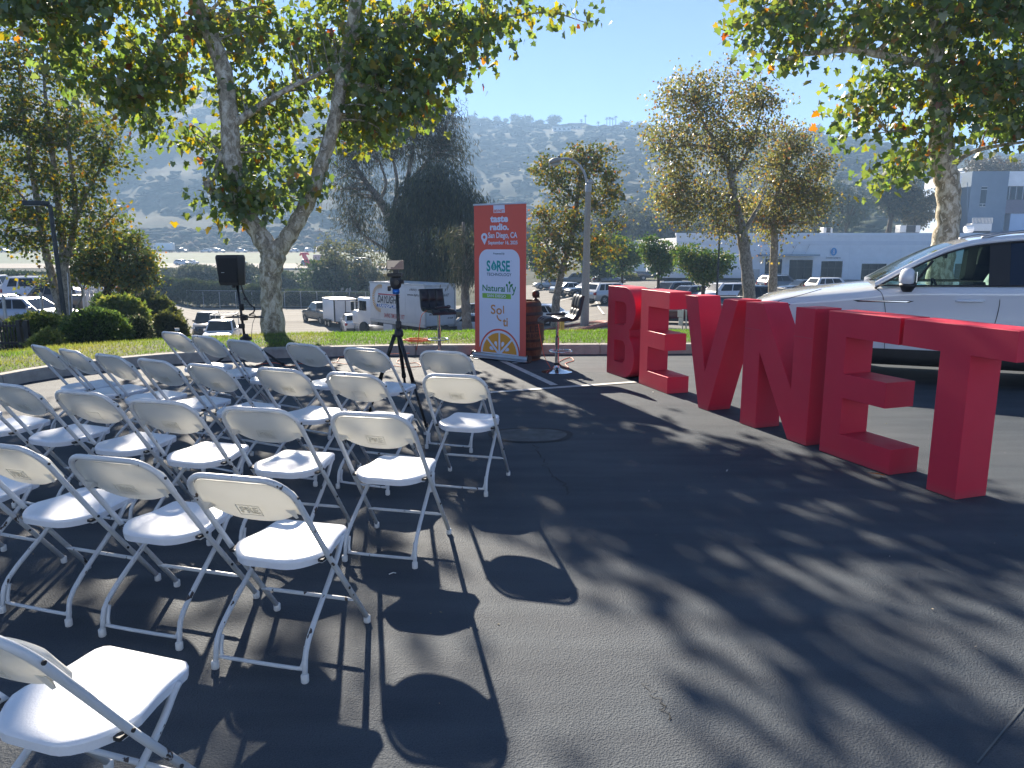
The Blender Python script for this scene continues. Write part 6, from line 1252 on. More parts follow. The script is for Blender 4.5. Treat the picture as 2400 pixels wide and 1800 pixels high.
# dry leaf by the second E, litter on the asphalt
v, f = leaf_shape('lobed'); dl = gnd(2070, 1121); me = fast_mesh('dry_leaf', v * .11, f, np.tile([[.20, .09, .035]], (len(v), 1))); tag(mobj('dry_leaf', me, LEAF, None, (dl.x, dl.y, .022), (R(12), R(14), R(70))), 'curled dry brown leaf at the foot of the second red E', 'leaf')
for px, py, lb in [(1704, 1104, 'small pale twig lying alone on the shaded asphalt'), (1530, 920, 'tiny pale scrap on the asphalt by the first red E'), (920, 1346, 'thin dry pine needle on the asphalt by the nearest chairs')]:
    p = gnd(px, py); a = rng.uniform(0, 3); tag(obj('twig', MB().tube([p + Vector((-.02 * math.cos(a), -.02 * math.sin(a), .004)), p + Vector((.004, .004, .009)), p + Vector((.02 * math.cos(a), .02 * math.sin(a), .004))], .003, 5), MT['plate']), lb, 'litter')
n = 160; P = np.stack([rng.uniform(-3, 4.5, n), rng.uniform(1.2, 11.5, n), np.full(n, .006)], 1); sz = rng.uniform(.006, .018, n)
tag(mobj('leaf_litter', leaves_mesh('leaf_litter', P, sz, 'oval', palette([(.2, .16, .09), (.3, .28, .24), (.05, .04, .03)], [2, 2, 1], n), leaf_frames(P, sz, 0, None, 4.0)), LEAF2), 'specks of leaf litter scattered over the asphalt', 'litter', kind='stuff')
# ================================================================ vehicles
def paint(name, c, rough=.22, metal=.0): return mat(name, c, rough, metal, var=.02, coat=.6)
PW = paint('car_white', (.72, .73, .74)); PS = paint('car_silver', (.42, .43, .44), .28, .5); PB = paint('car_black', (.012, .012, .014)); PG = paint('car_grey', (.10, .105, .115), .25, .3); PBR = paint('car_brown', (.15, .125, .10), .3, .3); PRD = paint('car_dark_red', (.10, .012, .018)); PBL = paint('car_slate', (.06, .07, .085), .25, .3); PTN = paint('car_champagne', (.33, .31, .27), .28, .5)
TYRE = mat('tyre', (.018, .018, .019), .85, var=.2); RIM = mat('rim', (.38, .39, .40), .3, .9, var=.1)
KIND = {  # length, width, height, sill, bonnet height, belt, boot height, cabin: base front, roof front, roof rear, base rear (fractions from the front)
    'sedan': (4.75, 1.82, 1.45, .22, .86, .92, 1.0, .28, .43, .70, .86), 'suv': (4.75, 1.9, 1.72, .26, 1.03, 1.08, 1.1, .25, .39, .88, .975), 'hatch': (4.3, 1.78, 1.5, .22, .92, .96, 1.0, .26, .42, .78, .94), 'bigsuv': (5.3, 2.03, 1.94, .3, 1.12, 1.18, 1.2, .24, .36, .92, .985), 'pickup': (5.7, 2.0, 1.92, .42, 1.15, 1.2, 1.2, .27, .38, .56, .60), 'coupe': (4.5, 1.82, 1.38, .2, .84, .9, 1.0, .3, .46, .66, .92)}
def car(kind, label, paintm, pos, rz, name='parked_car', group=None, cat='car', scale=1.0, rails=False, roofm=None, plate=True, simple=False):
    L, W, H, sl_, bh, belt, th, c0, c1, c2, c3 = KIND[kind]; w_ = W / 2; t = thing(name, label, cat, pos, rz, group); t.scale = (scale,) * 3
    X = lambda f: L / 2 - f * L          # front is +x
    st = [(0.0, .45, .62, .62, .70), (.015, .30, bh * .78, bh * .80, .86), (.06, sl_, bh * .90, bh * .93, .95), (.15, sl_, bh * .96, bh, 1.0), (c0, sl_, belt * .98, bh + .05, 1.0), (c0 + .08, sl_, belt, belt, 1.0), (.6, sl_, belt * 1.01, belt * 1.0, 1.0), (c3 - .02, sl_, th, th, 1.0), (.94, sl_, th * .99, th, .96), (.985, .32, th * .9, th * .92, .9), (1.0, .48, th * .72, th * .74, .82)]
    if kind == 'pickup': st = st[:6] + [(c3 + .01, sl_, belt * 1.0, belt, 1.0), (.97, sl_, belt, belt, 1.0), (.992, .45, belt * .98, belt * .98, .98), (1.0, .55, belt * .9, belt * .9, .96)]
    rows_ = []
    for f, zb, zs, zt_, k in st:
        h = [(0, zb), (w_ * k * .8, zb), (w_ * k * .97, zb + .06), (w_ * k, zb + (zs - zb) * .35), (w_ * k, zb + (zs - zb) * .7), (w_ * k * .955, zs), (w_ * k * .80, zt_ + .0), (0, zt_ + (.02 if f < c0 else 0))]
        r_ = [(X(f), -y, z) for y, z in h[::-1]] + [(X(f), y, z) for y, z in h[1:]]
        rows_.append(r_)
    mb = MB().grid(rows_); mb.add(rows_[0], [tuple(range(len(rows_[0])))]); mb.add(rows_[-1], [tuple(range(len(rows_[-1])))]); body = obj('body', mb, paintm, t, sharp=34)
    # cabin: a tapered box with the panes set just proud of it
    zb = belt - .02; wb, wt = w_ * .95, w_ * .76; a, b, c, d = X(c0), X(c1), X(c2), X(c3)
    bot = [(a, -wb, zb), (a, wb, zb), (d, wb, zb), (d, -wb, zb)]; tp = [(b, -wt, H - .03), (b, wt, H - .03), (c, wt, H - .03), (c, -wt, H - .03)]; tt = [(b - .10, -wt * .9, H), (b - .10, wt * .9, H), (c + .06, wt * .9, H), (c + .06, -wt * .9, H)]
    mb = MB().add(bot + tp + tt, [(0, 1, 5, 4), (1, 2, 6, 5), (2, 3, 7, 6), (3, 0, 4, 7), (4, 5, 9, 8), (5, 6, 10, 9), (6, 7, 11, 10), (7, 4, 8, 11), (8, 9, 10, 11)]); obj('cabin', mb, roofm or paintm, t, sharp=30)
    def pane(nm, p0, p1, p2, p3, off=.006, par=t):
        p0, p1, p2, p3 = map(Vector, (p0, p1, p2, p3)); n_ = (p1 - p0).cross(p3 - p0).normalized(); cen = (p0 + p1 + p2 + p3) / 4
        if n_.dot(cen - Vector(((a + d) / 2, 0, zb))) < 0: n_ = -n_
        q = [p + n_ * off for p in (p0, p1, p2, p3)]; return obj(nm, MB().quad(*q), MT['dark_glass'], par)
    lp = lambda p, q, s: Vector(p).lerp(Vector(q), s)
    def face(nm, i0, i1, s0, s1, v0, v1):
        B0, B1, T0, T1 = Vector(bot[i0]), Vector(bot[i1]), Vector(tp[i0]), Vector(tp[i1])
        P = lambda s, v: B0.lerp(B1, s).lerp(T0.lerp(T1, s), v)
        return pane(nm, P(s0, v0), P(s1, v0), P(s1, v1), P(s0, v1))
    face('windscreen', 0, 1, .05, .95, .08, .93); face('rear_window', 2, 3, .08, .92, .25, .9)
    for sd, (i0, i1) in (('l', (1, 2)), ('r', (0, 3))):
        for s0, s1 in (((.11, .41), (.44, .72), (.75, .91)) if kind in ('suv', 'bigsuv', 'sedan', 'hatch') else ((.14, .55), (.6, .88))): face('side_window', i0, i1, s0, s1, .14, .90)
    wr = .345 if kind in ('suv', 'pickup', 'bigsuv') else .315
    for f in (.175, .79):
        for sd in (-1, 1):
            x, y = X(f), sd * (w_ - .10); obj('wheel_arch', MB().lathe([(wr + .07, sd * .0), (wr + .07, sd * .108)], 20, (x, y, wr), 'y'), MT['dark_trim'], t)
            wh = obj('wheel', MB().lathe([(wr * .62, sd * .112), (wr * .94, sd * .125), (wr, sd * .10), (wr, -sd * .11)], 22, (x, y, wr), 'y'), TYRE, t, sharp=40); rm = MB().lathe([(wr * .12, sd * .120), (wr * .16, sd * .118), (wr * .62, sd * .1145)], 20, (x, y, wr), 'y')
            obj('rim', rm, RIM, wh, sharp=40)
            if not simple:
                for k in range(5):
                    an = k * 2 * math.pi / 5; ca, sa = math.cos(an), math.sin(an); p_ = lambda r_, o_: (x + r_ * ca - o_ * sa, y + sd * .122, wr + r_ * sa + o_ * ca)
                    obj('spoke_gap', MB().quad(p_(wr * .22, -.02), p_(wr * .52, -.06), p_(wr * .52, .06), p_(wr * .22, .02)), MT['dark_trim'], wh)
    fx, rx = X(.012), X(.99)
    for sd in (-1, 1):
        obj('headlight', MB().box(X(.055), X(.008), sd * w_ * .84 - .17, sd * w_ * .84 + .10 if sd < 0 else sd * w_ * .84 + .06, bh * .70, bh * .84, .02), MT['headlight'], t); obj('taillight', MB().box(X(.998), X(.96), sd * w_ * .84 - .10, sd * w_ * .84 + .11, th * .70, th * .90, .02), MT['taillight'], t)
        obj('wing_mirror', MB().box(X(c0 + .09), X(c0 + .055), sd * (w_ + .02) - .09, sd * (w_ + .02) + .09, belt + .0, belt + .15, .03), paintm, t)
        obj('sill_trim', MB().box(X(.73), X(.24), sd * w_ - .03, sd * w_ + .012, sl_ - .05, sl_ + .08), MT['dark_trim'], t)
        if not simple:
            for f in ((.50, .70) if kind != 'coupe' else (.56,)): obj('door_handle', MB().box(X(f), X(f - .035), sd * w_ - .01, sd * w_ + .025, belt - .14, belt - .11), paintm, t)
            for f in (.30, .495, .68): obj('door_seam', MB().box(X(f) - .006, X(f) + .006, sd * (w_ + .002) - .003, sd * (w_ + .002) + .003, sl_ + .1, belt - .12), MT['dark_trim'], t)
        if rails: obj('roof_rail', MB().tube([(b - .1, sd * wt * .92, H), (b - .3, sd * wt * .92, H + .06), (c + .3, sd * wt * .92, H + .06), (c + .05, sd * wt * .92, H)], .02, 6), MT['black_plastic'] if rails == 2 else MT['steel'], t)
    obj('grille', MB().box(X(.03), X(-.002), -w_ * .5, w_ * .5, .46, bh * .72, .02), MT['dark_trim'], t); obj('front_bumper', MB().box(X(.03), X(-.004), -w_ * .8, w_ * .8, .26, .44, .03), MT['dark_trim'], t); obj('rear_bumper', MB().box(X(1.004), X(.965), -w_ * .84, w_ * .84, .3, .5, .03), MT['dark_trim'], t)
    if plate: obj('number_plate', MB().box(X(1.008), X(1.0045), -.16, .16, th * .62, th * .62 + .15), MT['plate'], t)
    if kind == 'pickup':
        obj('truck_bed', MB().box(X(.97), X(c3 + .025), -w_ * .82, w_ * .82, belt - .02, belt + .006), MT['black_plastic'], t); obj('tailgate_seam', MB().box(X(1.003), X(1.0), -w_ * .9, w_ * .9, .62, .64), MT['dark_trim'], t)
        for sd in (-1, 1): obj('bed_rail', MB().box(X(.985), X(c3 + .02), sd * w_ * .9 - .05, sd * w_ * .9 + .05, belt, belt + .05, .01), MT['black_plastic'], t)
    return t
def cp(px, Y, dz=.09): return on(px, Y, dz)
grpL, grpR, grpF = 'cars in the left car park', 'cars in the lower car park', 'traffic on the freeway'
# left car park
car('bigsuv', 'large white people carrier with red tail light behind the tree trunks', PW, cp(112, 57), R(12), 'parked_suv', grpL, 'car', 1.04, rails=True)
car('pickup', 'brown pickup truck with its open bed toward the bank', PBR, cp(140, 46), R(172), 'parked_pickup', grpL, 'pickup')
car('sedan', 'silver sedan with sunlit roof nearest the hedge in the left car park', PS, cp(70, 36.5), R(-2), 'parked_car', grpL, scale=1.03)
car('sedan', 'champagne sedan roof seen just behind the silver sedan at the left', PTN, cp(10, 41), R(4), 'parked_car', grpL)
car('bigsuv', 'white van cut by the left edge of the picture', PW, cp(-14, 60), R(95), 'parked_van', grpL, 'van', 1.05)
# driveway queue
tk = car('pickup', 'white pickup truck facing the camera behind the speaker stand', PW, cp(524, 53), R(-78), 'parked_pickup', None, 'pickup')
mb = MB(); 
for sd in (-1, 1): mb.tube([(-.2, sd * .8, 1.95), (-.2, sd * .8, 2.2), (-2.3, sd * .8, 2.2), (-2.3, sd * .8, 1.2)], .03, 6)
for x in (-.2, -1.2, -2.3): mb.tube([(x, -.8, 2.2), (x, .8, 2.2)], .03, 6)
obj('ladder_rack', mb, MT['galv'], tk)
car('pickup', 'dark pickup parked behind the white one by the driveway kerb', PB, cp(492, 60), R(-74), 'parked_pickup', None, 'pickup')
car('pickup', 'dark pickup towing the white box trailer', PBL, cp(757, 70.5), R(128), 'parked_pickup', None, 'pickup')
tb = thing('box_trailer', 'small white enclosed box trailer with twin rear doors and black edges', 'trailer', cp(797, 67), R(122)); 
obj('body', MB().box(-1.6, 1.6, -1.0, 1.0, .55, 2.45, .03), MT['white_paint'], tb, sharp=30); obj('roof_edge', MB().box(-1.63, 1.63, -1.03, 1.03, 2.42, 2.5), MT['steel'], tb)
for s in (-1, 1):
    obj('corner_trim', MB().box(-1.64, -1.56, s * 1.0 - .05, s * 1.0 + .05, .5, 2.42), MT['black_metal'], tb); obj('rear_door', MB().box(-1.635, -1.605, s * .48 - .44, s * .48 + .44, .62, 2.36, .008), MT['white_paint'], tb); obj('mudguard', MB().box(-.8, .6, s * 1.12 - .12, s * 1.12 + .12, .62, .68), MT['black_metal'], tb); obj('taillight', MB().box(-1.65, -1.62, s * .85 - .06, s * .85 + .06, .45, .55), MT['taillight'], tb)
    for x in (-.5, .3): wh = obj('wheel', MB().lathe([(.2, s * .1), (.3, s * .1), (.3, -s * .1)], 18, (x, s * 1.12, .31), 'y'), TYRE, tb); obj('rim', MB().lathe([(.05, s * .11), (.18, s * .104)], 12, (x, s * 1.12, .31), 'y'), RIM, wh)
obj('door_gap', MB().box(-1.64, -1.632, -.03, .03, .62, 2.36), MT['black_metal'], tb); obj('door_bar', MB().box(-1.68, -1.64, -.35, .1, 1.3, 1.36), MT['black_metal'], tb); obj('frame_rail', MB().box(-1.6, 2.6, -.5, .5, .42, .54), MT['black_metal'], tb)
car('hatch', 'white fastback hybrid car seen from behind next to the box trailer', PW, cp(828, 62), R(108), 'parked_car', None)
car('sedan', 'pale sedan tucked between the white hybrid and the box truck', PS, cp(866, 59), R(112), 'parked_car', None)
car('coupe', 'dark red car on the cross road behind the stop sign', PRD, cp(815, 85), R(186), 'parked_car', None)
# the box truck
cz = Z(at(996, 766, 48.6).x, 48.6) + .07; A0 = at(996, 766, 48.6); bt = thing('box_truck', 'white box truck with sunburst logo and DAYLIGHT TRANSPORT lettering', 'truck', (A0.x, A0.y, cz), R(134)); zb_, zt_ = A0.z - cz, at(996, 667, 48.6).z - cz
LT, WT = 6.3, 2.6; TW = mat('truck_box', (.60, .61, .62), .45, var=.05, scale=1.2); NAV = mat('print_blue', (.02, .12, .38), .6); ORN = mat('print_gold', (.62, .33, .05), .6); PR2 = mat('print_red', (.42, .03, .04), .6)
# local: x forward along the side, y to the left... the visible side is y = 0 looking from +y; rear face at x = 0
bx = obj('cargo_box', MB().box(0, LT, -WT, 0, zb_, zt_, .02), TW, bt, sharp=30)
for nm, a in (('roof_rail', (-.02, LT + .02, -.03, .03, zt_ - .10, zt_ + .02)), ('lower_rail', (-.02, LT + .02, -.02, .035, zb_ - .06, zb_ + .14))): obj(nm, MB().box(*a), MT['galv'], bt)
for i in range(1, 6): obj('side_post', MB().box(i * LT / 6 - .025, i * LT / 6 + .025, .002, .014, zb_ + .16, zt_ - .12), TW, bt)
for y0, y1 in ((-WT, -WT + .10), (-.10, 0)): obj('corner_post', MB().box(-.05, .02, y0, y1, zb_ - .05, zt_), MT['galv'], bt)
obj('roll_door', MB().box(-.03, -.005, -WT + .12, -.12, zb_ + .05, zt_ - .2), TW, bt); obj('door_header', MB().box(-.04, 0, -WT + .1, -.1, zt_ - .19, zt_ - .02), MT['galv'], bt)
obj('rear_bumper', MB().box(-.25, .0, -WT + .1, -.1, zb_ - .35, zb_ - .12), MT['dark_trim'], bt); obj('lift_gate', MB().box(-.3, -.05, -WT + .2, -.2, zb_ - .62, zb_ - .42), MT['galv'], bt); obj('chassis', MB().box(.3, LT + 1.6, -1.8, -.8, zb_ - .45, zb_ - .1), MT['dark_trim'], bt)
for y in (-WT + .18, -.18): obj('rear_post', MB().box(-.2, -.12, y - .05, y + .05, zb_ - .9, zb_ - .1), MT['galv'], bt)
for x in (1.0, 2.1, LT + 1.2):
    for y in (-.22, -WT + .22): wh = obj('wheel', MB().lathe([(.3, .14 if y > -1 else -.14), (.48, .13 if y > -1 else -.13), (.5, .08 if y > -1 else -.08), (.5, -.12 if y > -1 else .12)], 22, (x, y, .5), 'y'), TYRE, bt, sharp=40); obj('rim', MB().lathe([(.06, .13 if y > -1 else -.13), (.3, .10 if y > -1 else -.10)], 16, (x, y, .5), 'y'), MT['steel'], wh)
obj('side_box', MB().box(3.7, 4.8, -.5, -.02, .35, zb_ - .12, .03), TW, bt); obj('cab', MB().box(LT + .35, LT + 2.1, -2.3, -.25, .8, 2.75, .12), PW, bt, sharp=30); obj('bonnet', MB().box(LT + 2.1, LT + 3.2, -2.1, -.45, .7, 1.75, .12), PW, bt, sharp=30); obj('cab_window', MB().box(LT + .9, LT + 1.8, -.248, -.235, 1.8, 2.5), MT['dark_glass'], bt); obj('windscreen', MB().box(LT + 2.105, LT + 2.12, -2.15, -.4, 1.8, 2.55), MT['dark_glass'], bt)
mr = obj('mirror_arm', MB().tube([(LT + 1.8, -.25, 1.9), (LT + 2.0, .25, 1.75), (LT + 2.0, .25, 2.4), (LT + 1.8, -.25, 2.4)], .03, 6), MT['black_metal'], bt); obj('mirror', MB().box(LT + 1.92, LT + 2.02, .12, .36, 1.8, 2.45, .03), MT['black_plastic'], mr)
S0 = lambda x, y: ((1085 - x) / 685.0 * LT, zb_ + ((985 + (x - 415) / 675 * 45) - y) / ((985 + (x - 415) / 675 * 45) - 480) * (zt_ - zb_))
def side_text(s, x0, y0, x1, y1, mt, bold=.0, shear=0.0):
    "lettering on the visible long side, in pixels of the close look at the photograph"
    a, c = S0(x0, y1), S0(x1, y0); me = text_mesh(s, (0, a[1], a[0] - c[0], c[1]), bold, 0, shear); co = np.empty(len(me.vertices) * 3); me.vertices.foreach_get('co', co); co = co.reshape(-1, 3)
    me.vertices.foreach_set('co', np.stack([a[0] - co[:, 0], np.full(len(co), .018), co[:, 1]], 1).ravel()); mobj('lettering', me, mt, bx)
def side_poly(nm, pts, mt, y=.016): 
    P = [S0(*p) for p in pts]; obj(nm, MB().add([(p[0], y, p[1]) for p in P], [tuple(range(len(P)))]), mt, bx)
side_text('DAYLIGHT', 500, 655, 790, 745, MT['lettering_black'], .015, .35); side_poly('stripe', [(515, 625), (790, 632), (790, 648), (515, 642)], PR2); side_poly('blue_bar', [(492, 758), (785, 768), (785, 818), (488, 802)], NAV); side_text('TRANSPORT', 500, 766, 778, 806, MT['lettering_white'], .02, .2)
side_text('SAVING TIME SINCE 1977', 585, 892, 845, 936, PR2, .01, .2); side_text('(800) 427-6000'[:8], 915, 540, 1050, 575, MT['lettering_black'], .0, .2); side_text('www.dylt.com', 885, 606, 1075, 645, MT['lettering_black'], .01, .2)
for k in range(24):
    a = R(80 + 185 * k / 23); r0, r1 = .72, 1.0; c_ = (545, 690); px = lambda r_, an: (c_[0] + 112 * r_ * math.cos(an), c_[1] - 182 * r_ * math.sin(an)); wdt = R(2.6); side_poly('sunburst_ray', [px(r0, a - wdt * .5), px(r1, a - wdt), px(r1, a + wdt), px(r0, a + wdt * .5)], ORN)
def rear_text(s, x0, y0, x1, y1, mt, bold=0.0, shear=.2):
    a = lambda x: -(x - 1095) / 415.0 * WT; zz = lambda y: zb_ + (1010 - y) / (1010 - 485) * (zt_ - zb_); me = text_mesh(s, (0, zz(y1), a(x0) - a(x1), zz(y0)), bold, 0, shear); co = np.empty(len(me.vertices) * 3); me.vertices.foreach_get('co', co); co = co.reshape(-1, 3)
    me.vertices.foreach_set('co', np.stack([np.full(len(co), -.036), a(x0) - co[:, 0], co[:, 1]], 1).ravel()); mobj('lettering', me, mt, bx)
rear_text('www.dylt.com', 1150, 840, 1460, 890, MT['lettering_black'], .015); rear_text('DAYLIGHT', 1180, 612, 1425, 648, MT['lettering_black'], .02, .35); rear_text('59-4608', 1395, 912, 1470, 934, MT['lettering_black'], .02)
# lower car park, right of the banner
for k, lab, pm, px, Y, rz, extra in [
    ('sedan', 'grey silver sedan beside the thin sycamore trunk in the lower car park', PS, 1340, 82, 20, {}), ('sedan', 'dark green black sedan half behind the concrete lamp post', PB, 1378, 77, 196, {}), ('suv', 'silver white off-roader with its tail toward the camera left of the letter B', PS, 1432, 63, 30, dict(rails=2, roofm=PW)),
    ('hatch', 'dark crossover with sunlit glass behind the silver off-roader', PG, 1425, 99, 6, {}), ('sedan', 'pale sedan at the back of the lower car park near the banner', PS, 1290, 103, 190, {}), ('suv', 'grey and black car behind the concrete lamp post near the shrubs', PG, 1350, 106, 175, {}),
    ('pickup', 'dark pickup with bright bumper under the small green trees', PBL, 1528, 114, 8, {}), ('sedan', 'black car edge seen left of the banner beyond the box truck', PB, 1110, 68, 150, {}), ('sedan', 'white car nose just left of the banner base', PW, 1105, 52, 165, {}),
    ('suv', 'dark car with a bright blue windscreen, left of the pair above the first E', PBL, 1572, 63, 212, {}), ('hatch', 'charcoal car with blue windscreen, right of the pair above the first E', PG, 1612, 60, 210, {}), ('suv', 'white off-roader with dark windows under the black light pole', PW, 1692, 59, 196, dict(rails=2)),
    ('suv', 'charcoal crossover parked by the dark doors of the white building', PG, 1828, 80, 14, dict(rails=2)), ('sedan', 'black sedan between the charcoal crossover and the white wagon', PB, 1880, 74, 190, {}), ('suv', 'white wagon with roof rack behind the hood of the near white car', PW, 1945, 72, 15, dict(rails=2)),
    ('pickup', 'dark open off-road truck between the two brownish sycamore trunks', PB, 1760, 48, 8, {}), ('sedan', 'white car partly hidden behind the barrel', PW, 1262, 48, 160, {}), ('sedan', 'red car seen through the first E under the paper signs', PRD, 1590, 38.5, 170, {})]:
    car(k, lab, pm, cp(px, Y), R(rz), 'parked_pickup' if k == 'pickup' else 'parked_car', grpR, 'pickup' if k == 'pickup' else 'car', **extra)
wt_ = thing('white_truck_trailer', 'long white box trailer parked at the end of the white building', 'trailer', on(1640, 92, .09), R(-6)); obj('body', MB().box(-5.2, 5.2, -1.25, 1.25, 1.1, 3.9, .03), MT['white_paint'], wt_, sharp=30); obj('underframe', MB().box(-5, 5, -1, 1, .8, 1.08), MT['dark_trim'], wt_)
for x in (-3.8, -2.7):
    for s in (-1, 1): obj('wheel', MB().lathe([(.3, .12 * s), (.5, .12 * s), (.5, -.12 * s)], 18, (x, s * 1.0, .5), 'y'), TYRE, wt_)
for x in (-5.2, 5.2): obj('corner_post', MB().box(x - .05, x + .05, -1.28, -1.2, 1.05, 3.92), MT['galv'], wt_)
# freeway and dealership traffic
fw = lambda px, Y=312: on(px, Y, .28)
bt2 = thing('moving_truck', 'white moving truck with a red brown emblem on the freeway', 'truck', fw(382), R(180), grpF)
obj('cargo_box', MB().box(-4.6, 1.9, -1.25, 1.25, .9, 3.75, .04), MT['white_paint'], bt2, sharp=30); obj('attic', MB().box(1.9, 3.3, -1.2, 1.2, 2.4, 3.5, .05), MT['white_paint'], bt2, sharp=30); obj('cab', MB().box(1.9, 3.4, -1.1, 1.1, .5, 2.35, .1), PW, bt2, sharp=30); obj('bonnet', MB().box(3.4, 4.9, -1.0, 1.0, .5, 1.35, .12), PW, bt2, sharp=30)
for s in (-1, 1): obj('cab_window', MB().box(2.3, 3.1, s * 1.12 - .01, s * 1.12 + .01, 1.45, 2.1), MT['dark_glass'], bt2)
em = MB()
for k in range(10): a = R(150 + 24 * k); em.add([(.15 + r_ * math.cos(a + o_), 1.26, 2.45 + r_ * math.sin(a + o_)) for r_, o_ in ((.55, -.12), (1.05, -.18), (1.05, .12), (.55, .08))], [(0, 1, 2, 3)])
obj('emblem', em, mat('emblem_brown', (.25, .10, .09), .7), bt2)
for x in (-3.2, 3.9):
    for s in (-1, 1): obj('wheel', MB().lathe([(.2, .12 * s), (.45, .12 * s), (.45, -.12 * s)], 16, (x, s * 1.05, .45), 'y'), TYRE, bt2)
for k, lab, pm, px, rz, Y in [('suv', 'dark people carrier with white roof right of the moving truck on the freeway', PG, 427, 0, 314), ('sedan', 'white sedan on the freeway, first of the trio left of the loudspeaker top', PW, 483, 180, 310), ('suv', 'grey car on the freeway, middle of the trio over the loudspeaker', PS, 500, 180, 318), ('sedan', 'silver sedan on the freeway, last of the trio over the loudspeaker', PS, 515, 0, 310), ('sedan', 'white sedan on the freeway just left of the sycamore trunk', PW, 566, 0, 312), ('hatch', 'white car on the freeway right of the sycamore trunk', PW, 690, 180, 316), ('suv', 'white off-roader on the freeway above the red dancer', PW, 728, 0, 312), ('sedan', 'silver car on the freeway right of the red dancer', PS, 745, 180, 318), ('sedan', 'pale car on the freeway among the young trees', PW, 790, 180, 312), ('suv', 'white car on the freeway near the utility pole', PW, 850, 0, 315), ('sedan', 'silver car on the freeway right of the utility pole', PS, 885, 180, 312), ('hatch', 'pale car on the freeway behind the eucalyptus', PW, 910, 0, 316), ('sedan', 'pale car on the freeway at far left behind the slender tree', PS, 8, 0, 312)]:
    car(k, lab, pm, fw(px, Y), R(rz), 'freeway_car', grpF, simple=True)
for i, (px, lab, pm) in enumerate([(725, 'dark car at the dealership below the red dancer', PG), (742, 'silver car at the dealership right of the red dancer', PS), (765, 'grey car at the dealership below the pink banner', PS), (785, 'silver car at the dealership left of the utility pole', PS), (812, 'black car at the dealership beside the utility pole', PB), (836, 'dark car at the dealership right of the utility pole', PG), (428, 'white car at the back of the bright lot left of the loudspeaker', PW), (447, 'white van in the bright lot left of the loudspeaker', PW), (560, 'dark car in the bright lot just left of the sycamore trunk', PG)]):
    car('sedan' if i % 3 else 'suv', lab, pm, on(px, 232 + 7 * (i % 3), .17), R(180 * (i % 2)), 'dealership_car', 'cars at the dealership', simple=True)
# ================================================================ the near white car
SCALE_L = 5.36; SW = 1.02; sc_an = R(159); fd = Vector((math.cos(sc_an), math.sin(sc_an), 0)); dl_ = Vector((4.74, 9.58, 0.0)); ctr_ = dl_ - fd * (SCALE_L / 2 - 1.68) + Vector((.358, .934, 0)) * SW
suv = thing('white_suv', 'large white sport utility car parked right behind the red letters', 'car', (ctr_.x, ctr_.y, .0), sc_an); Xs = lambda s: SCALE_L / 2 - s
SUVW = mat('suv_white', (.70, .72, .76), .16, var=.01, coat=1.0); TG = glass_mat('window_glass', (.62, .78, .74)); PRIV = mat('privacy_glass', (.008, .010, .016), .03, spec=.9)
ST = [(0.0, .62, .46, .80, .84), (.03, .74, .34, .90, .93), (.09, .84, .27, .965, .99), (.22, .93, .25, 1.02, 1.06), (.5, .985, .25, 1.08, 1.135), (.95, 1.005, .25, 1.13, 1.20), (1.35, 1.01, .25, 1.175, 1.245), (1.62, 1.012, .25, 1.215, 1.275), (1.85, 1.013, .25, 1.245, 1.275), (2.3, 1.015, .25, 1.262, 1.27), (3.2, 1.017, .25, 1.275, 1.28), (4.2, 1.012, .25, 1.295, 1.30), (4.85, .985, .27, 1.30, 1.31), (5.2, .94, .30, 1.28, 1.30), (5.32, .88, .40, 1.2, 1.22), (5.36, .8, .5, 1.05, 1.06)]
def ssec(w_, zb, zs, zt_): return [(0, zb), (.80 * w_, zb), (.955 * w_, zb + .05), (.985 * w_, zb + .22), (.98 * w_, zb + .26), (1.0 * w_, zb + .36), (1.0 * w_, zb + (zs - zb) * .62), (.988 * w_, zs - .115), (.992 * w_, zs - .10), (.972 * w_, zs - .03), (.935 * w_, zs), (.84 * w_, zs + (zt_ - zs) * .55), (.5 * w_, zt_), (0, zt_ + .012)]
rows_ = []
SI = np.array([q[0] for q in ST]); 
for s in np.concatenate([[0, .03, .09, .15, .22], np.linspace(.35, 5.1, 34), [5.2, 5.28, 5.32, 5.36]]):
    a_ = [float(np.interp(s, SI, [q[k] for q in ST])) for k in range(1, 5)]; h = ssec(*a_); rows_.append([(Xs(s), -y, z) for y, z in h[::-1]] + [(Xs(s), y, z) for y, z in h[1:]])
mb = MB().grid(rows_); mb.add(rows_[0], [tuple(range(len(rows_[0])))]); mb.add(rows_[-1], [tuple(range(len(rows_[-1])))]); obj('body', mb, SUVW, suv, sharp=38)
def sy(s, z):
    w_, zb, zs, zt_ = [float(np.interp(s, SI, [q[k] for q in ST])) for k in range(1, 5)]; h = ssec(w_, zb, zs, zt_)[1:11]; return float(np.interp(z, [q[1] for q in h], [q[0] for q in h]))
def rline(pts, r, mt, nm, off=.0015, par=suv, n=5): return obj(nm, MB().tube([(Xs(s), sy(s, z) + off, z) for s, z in pts], r, 4, n), mt, par)
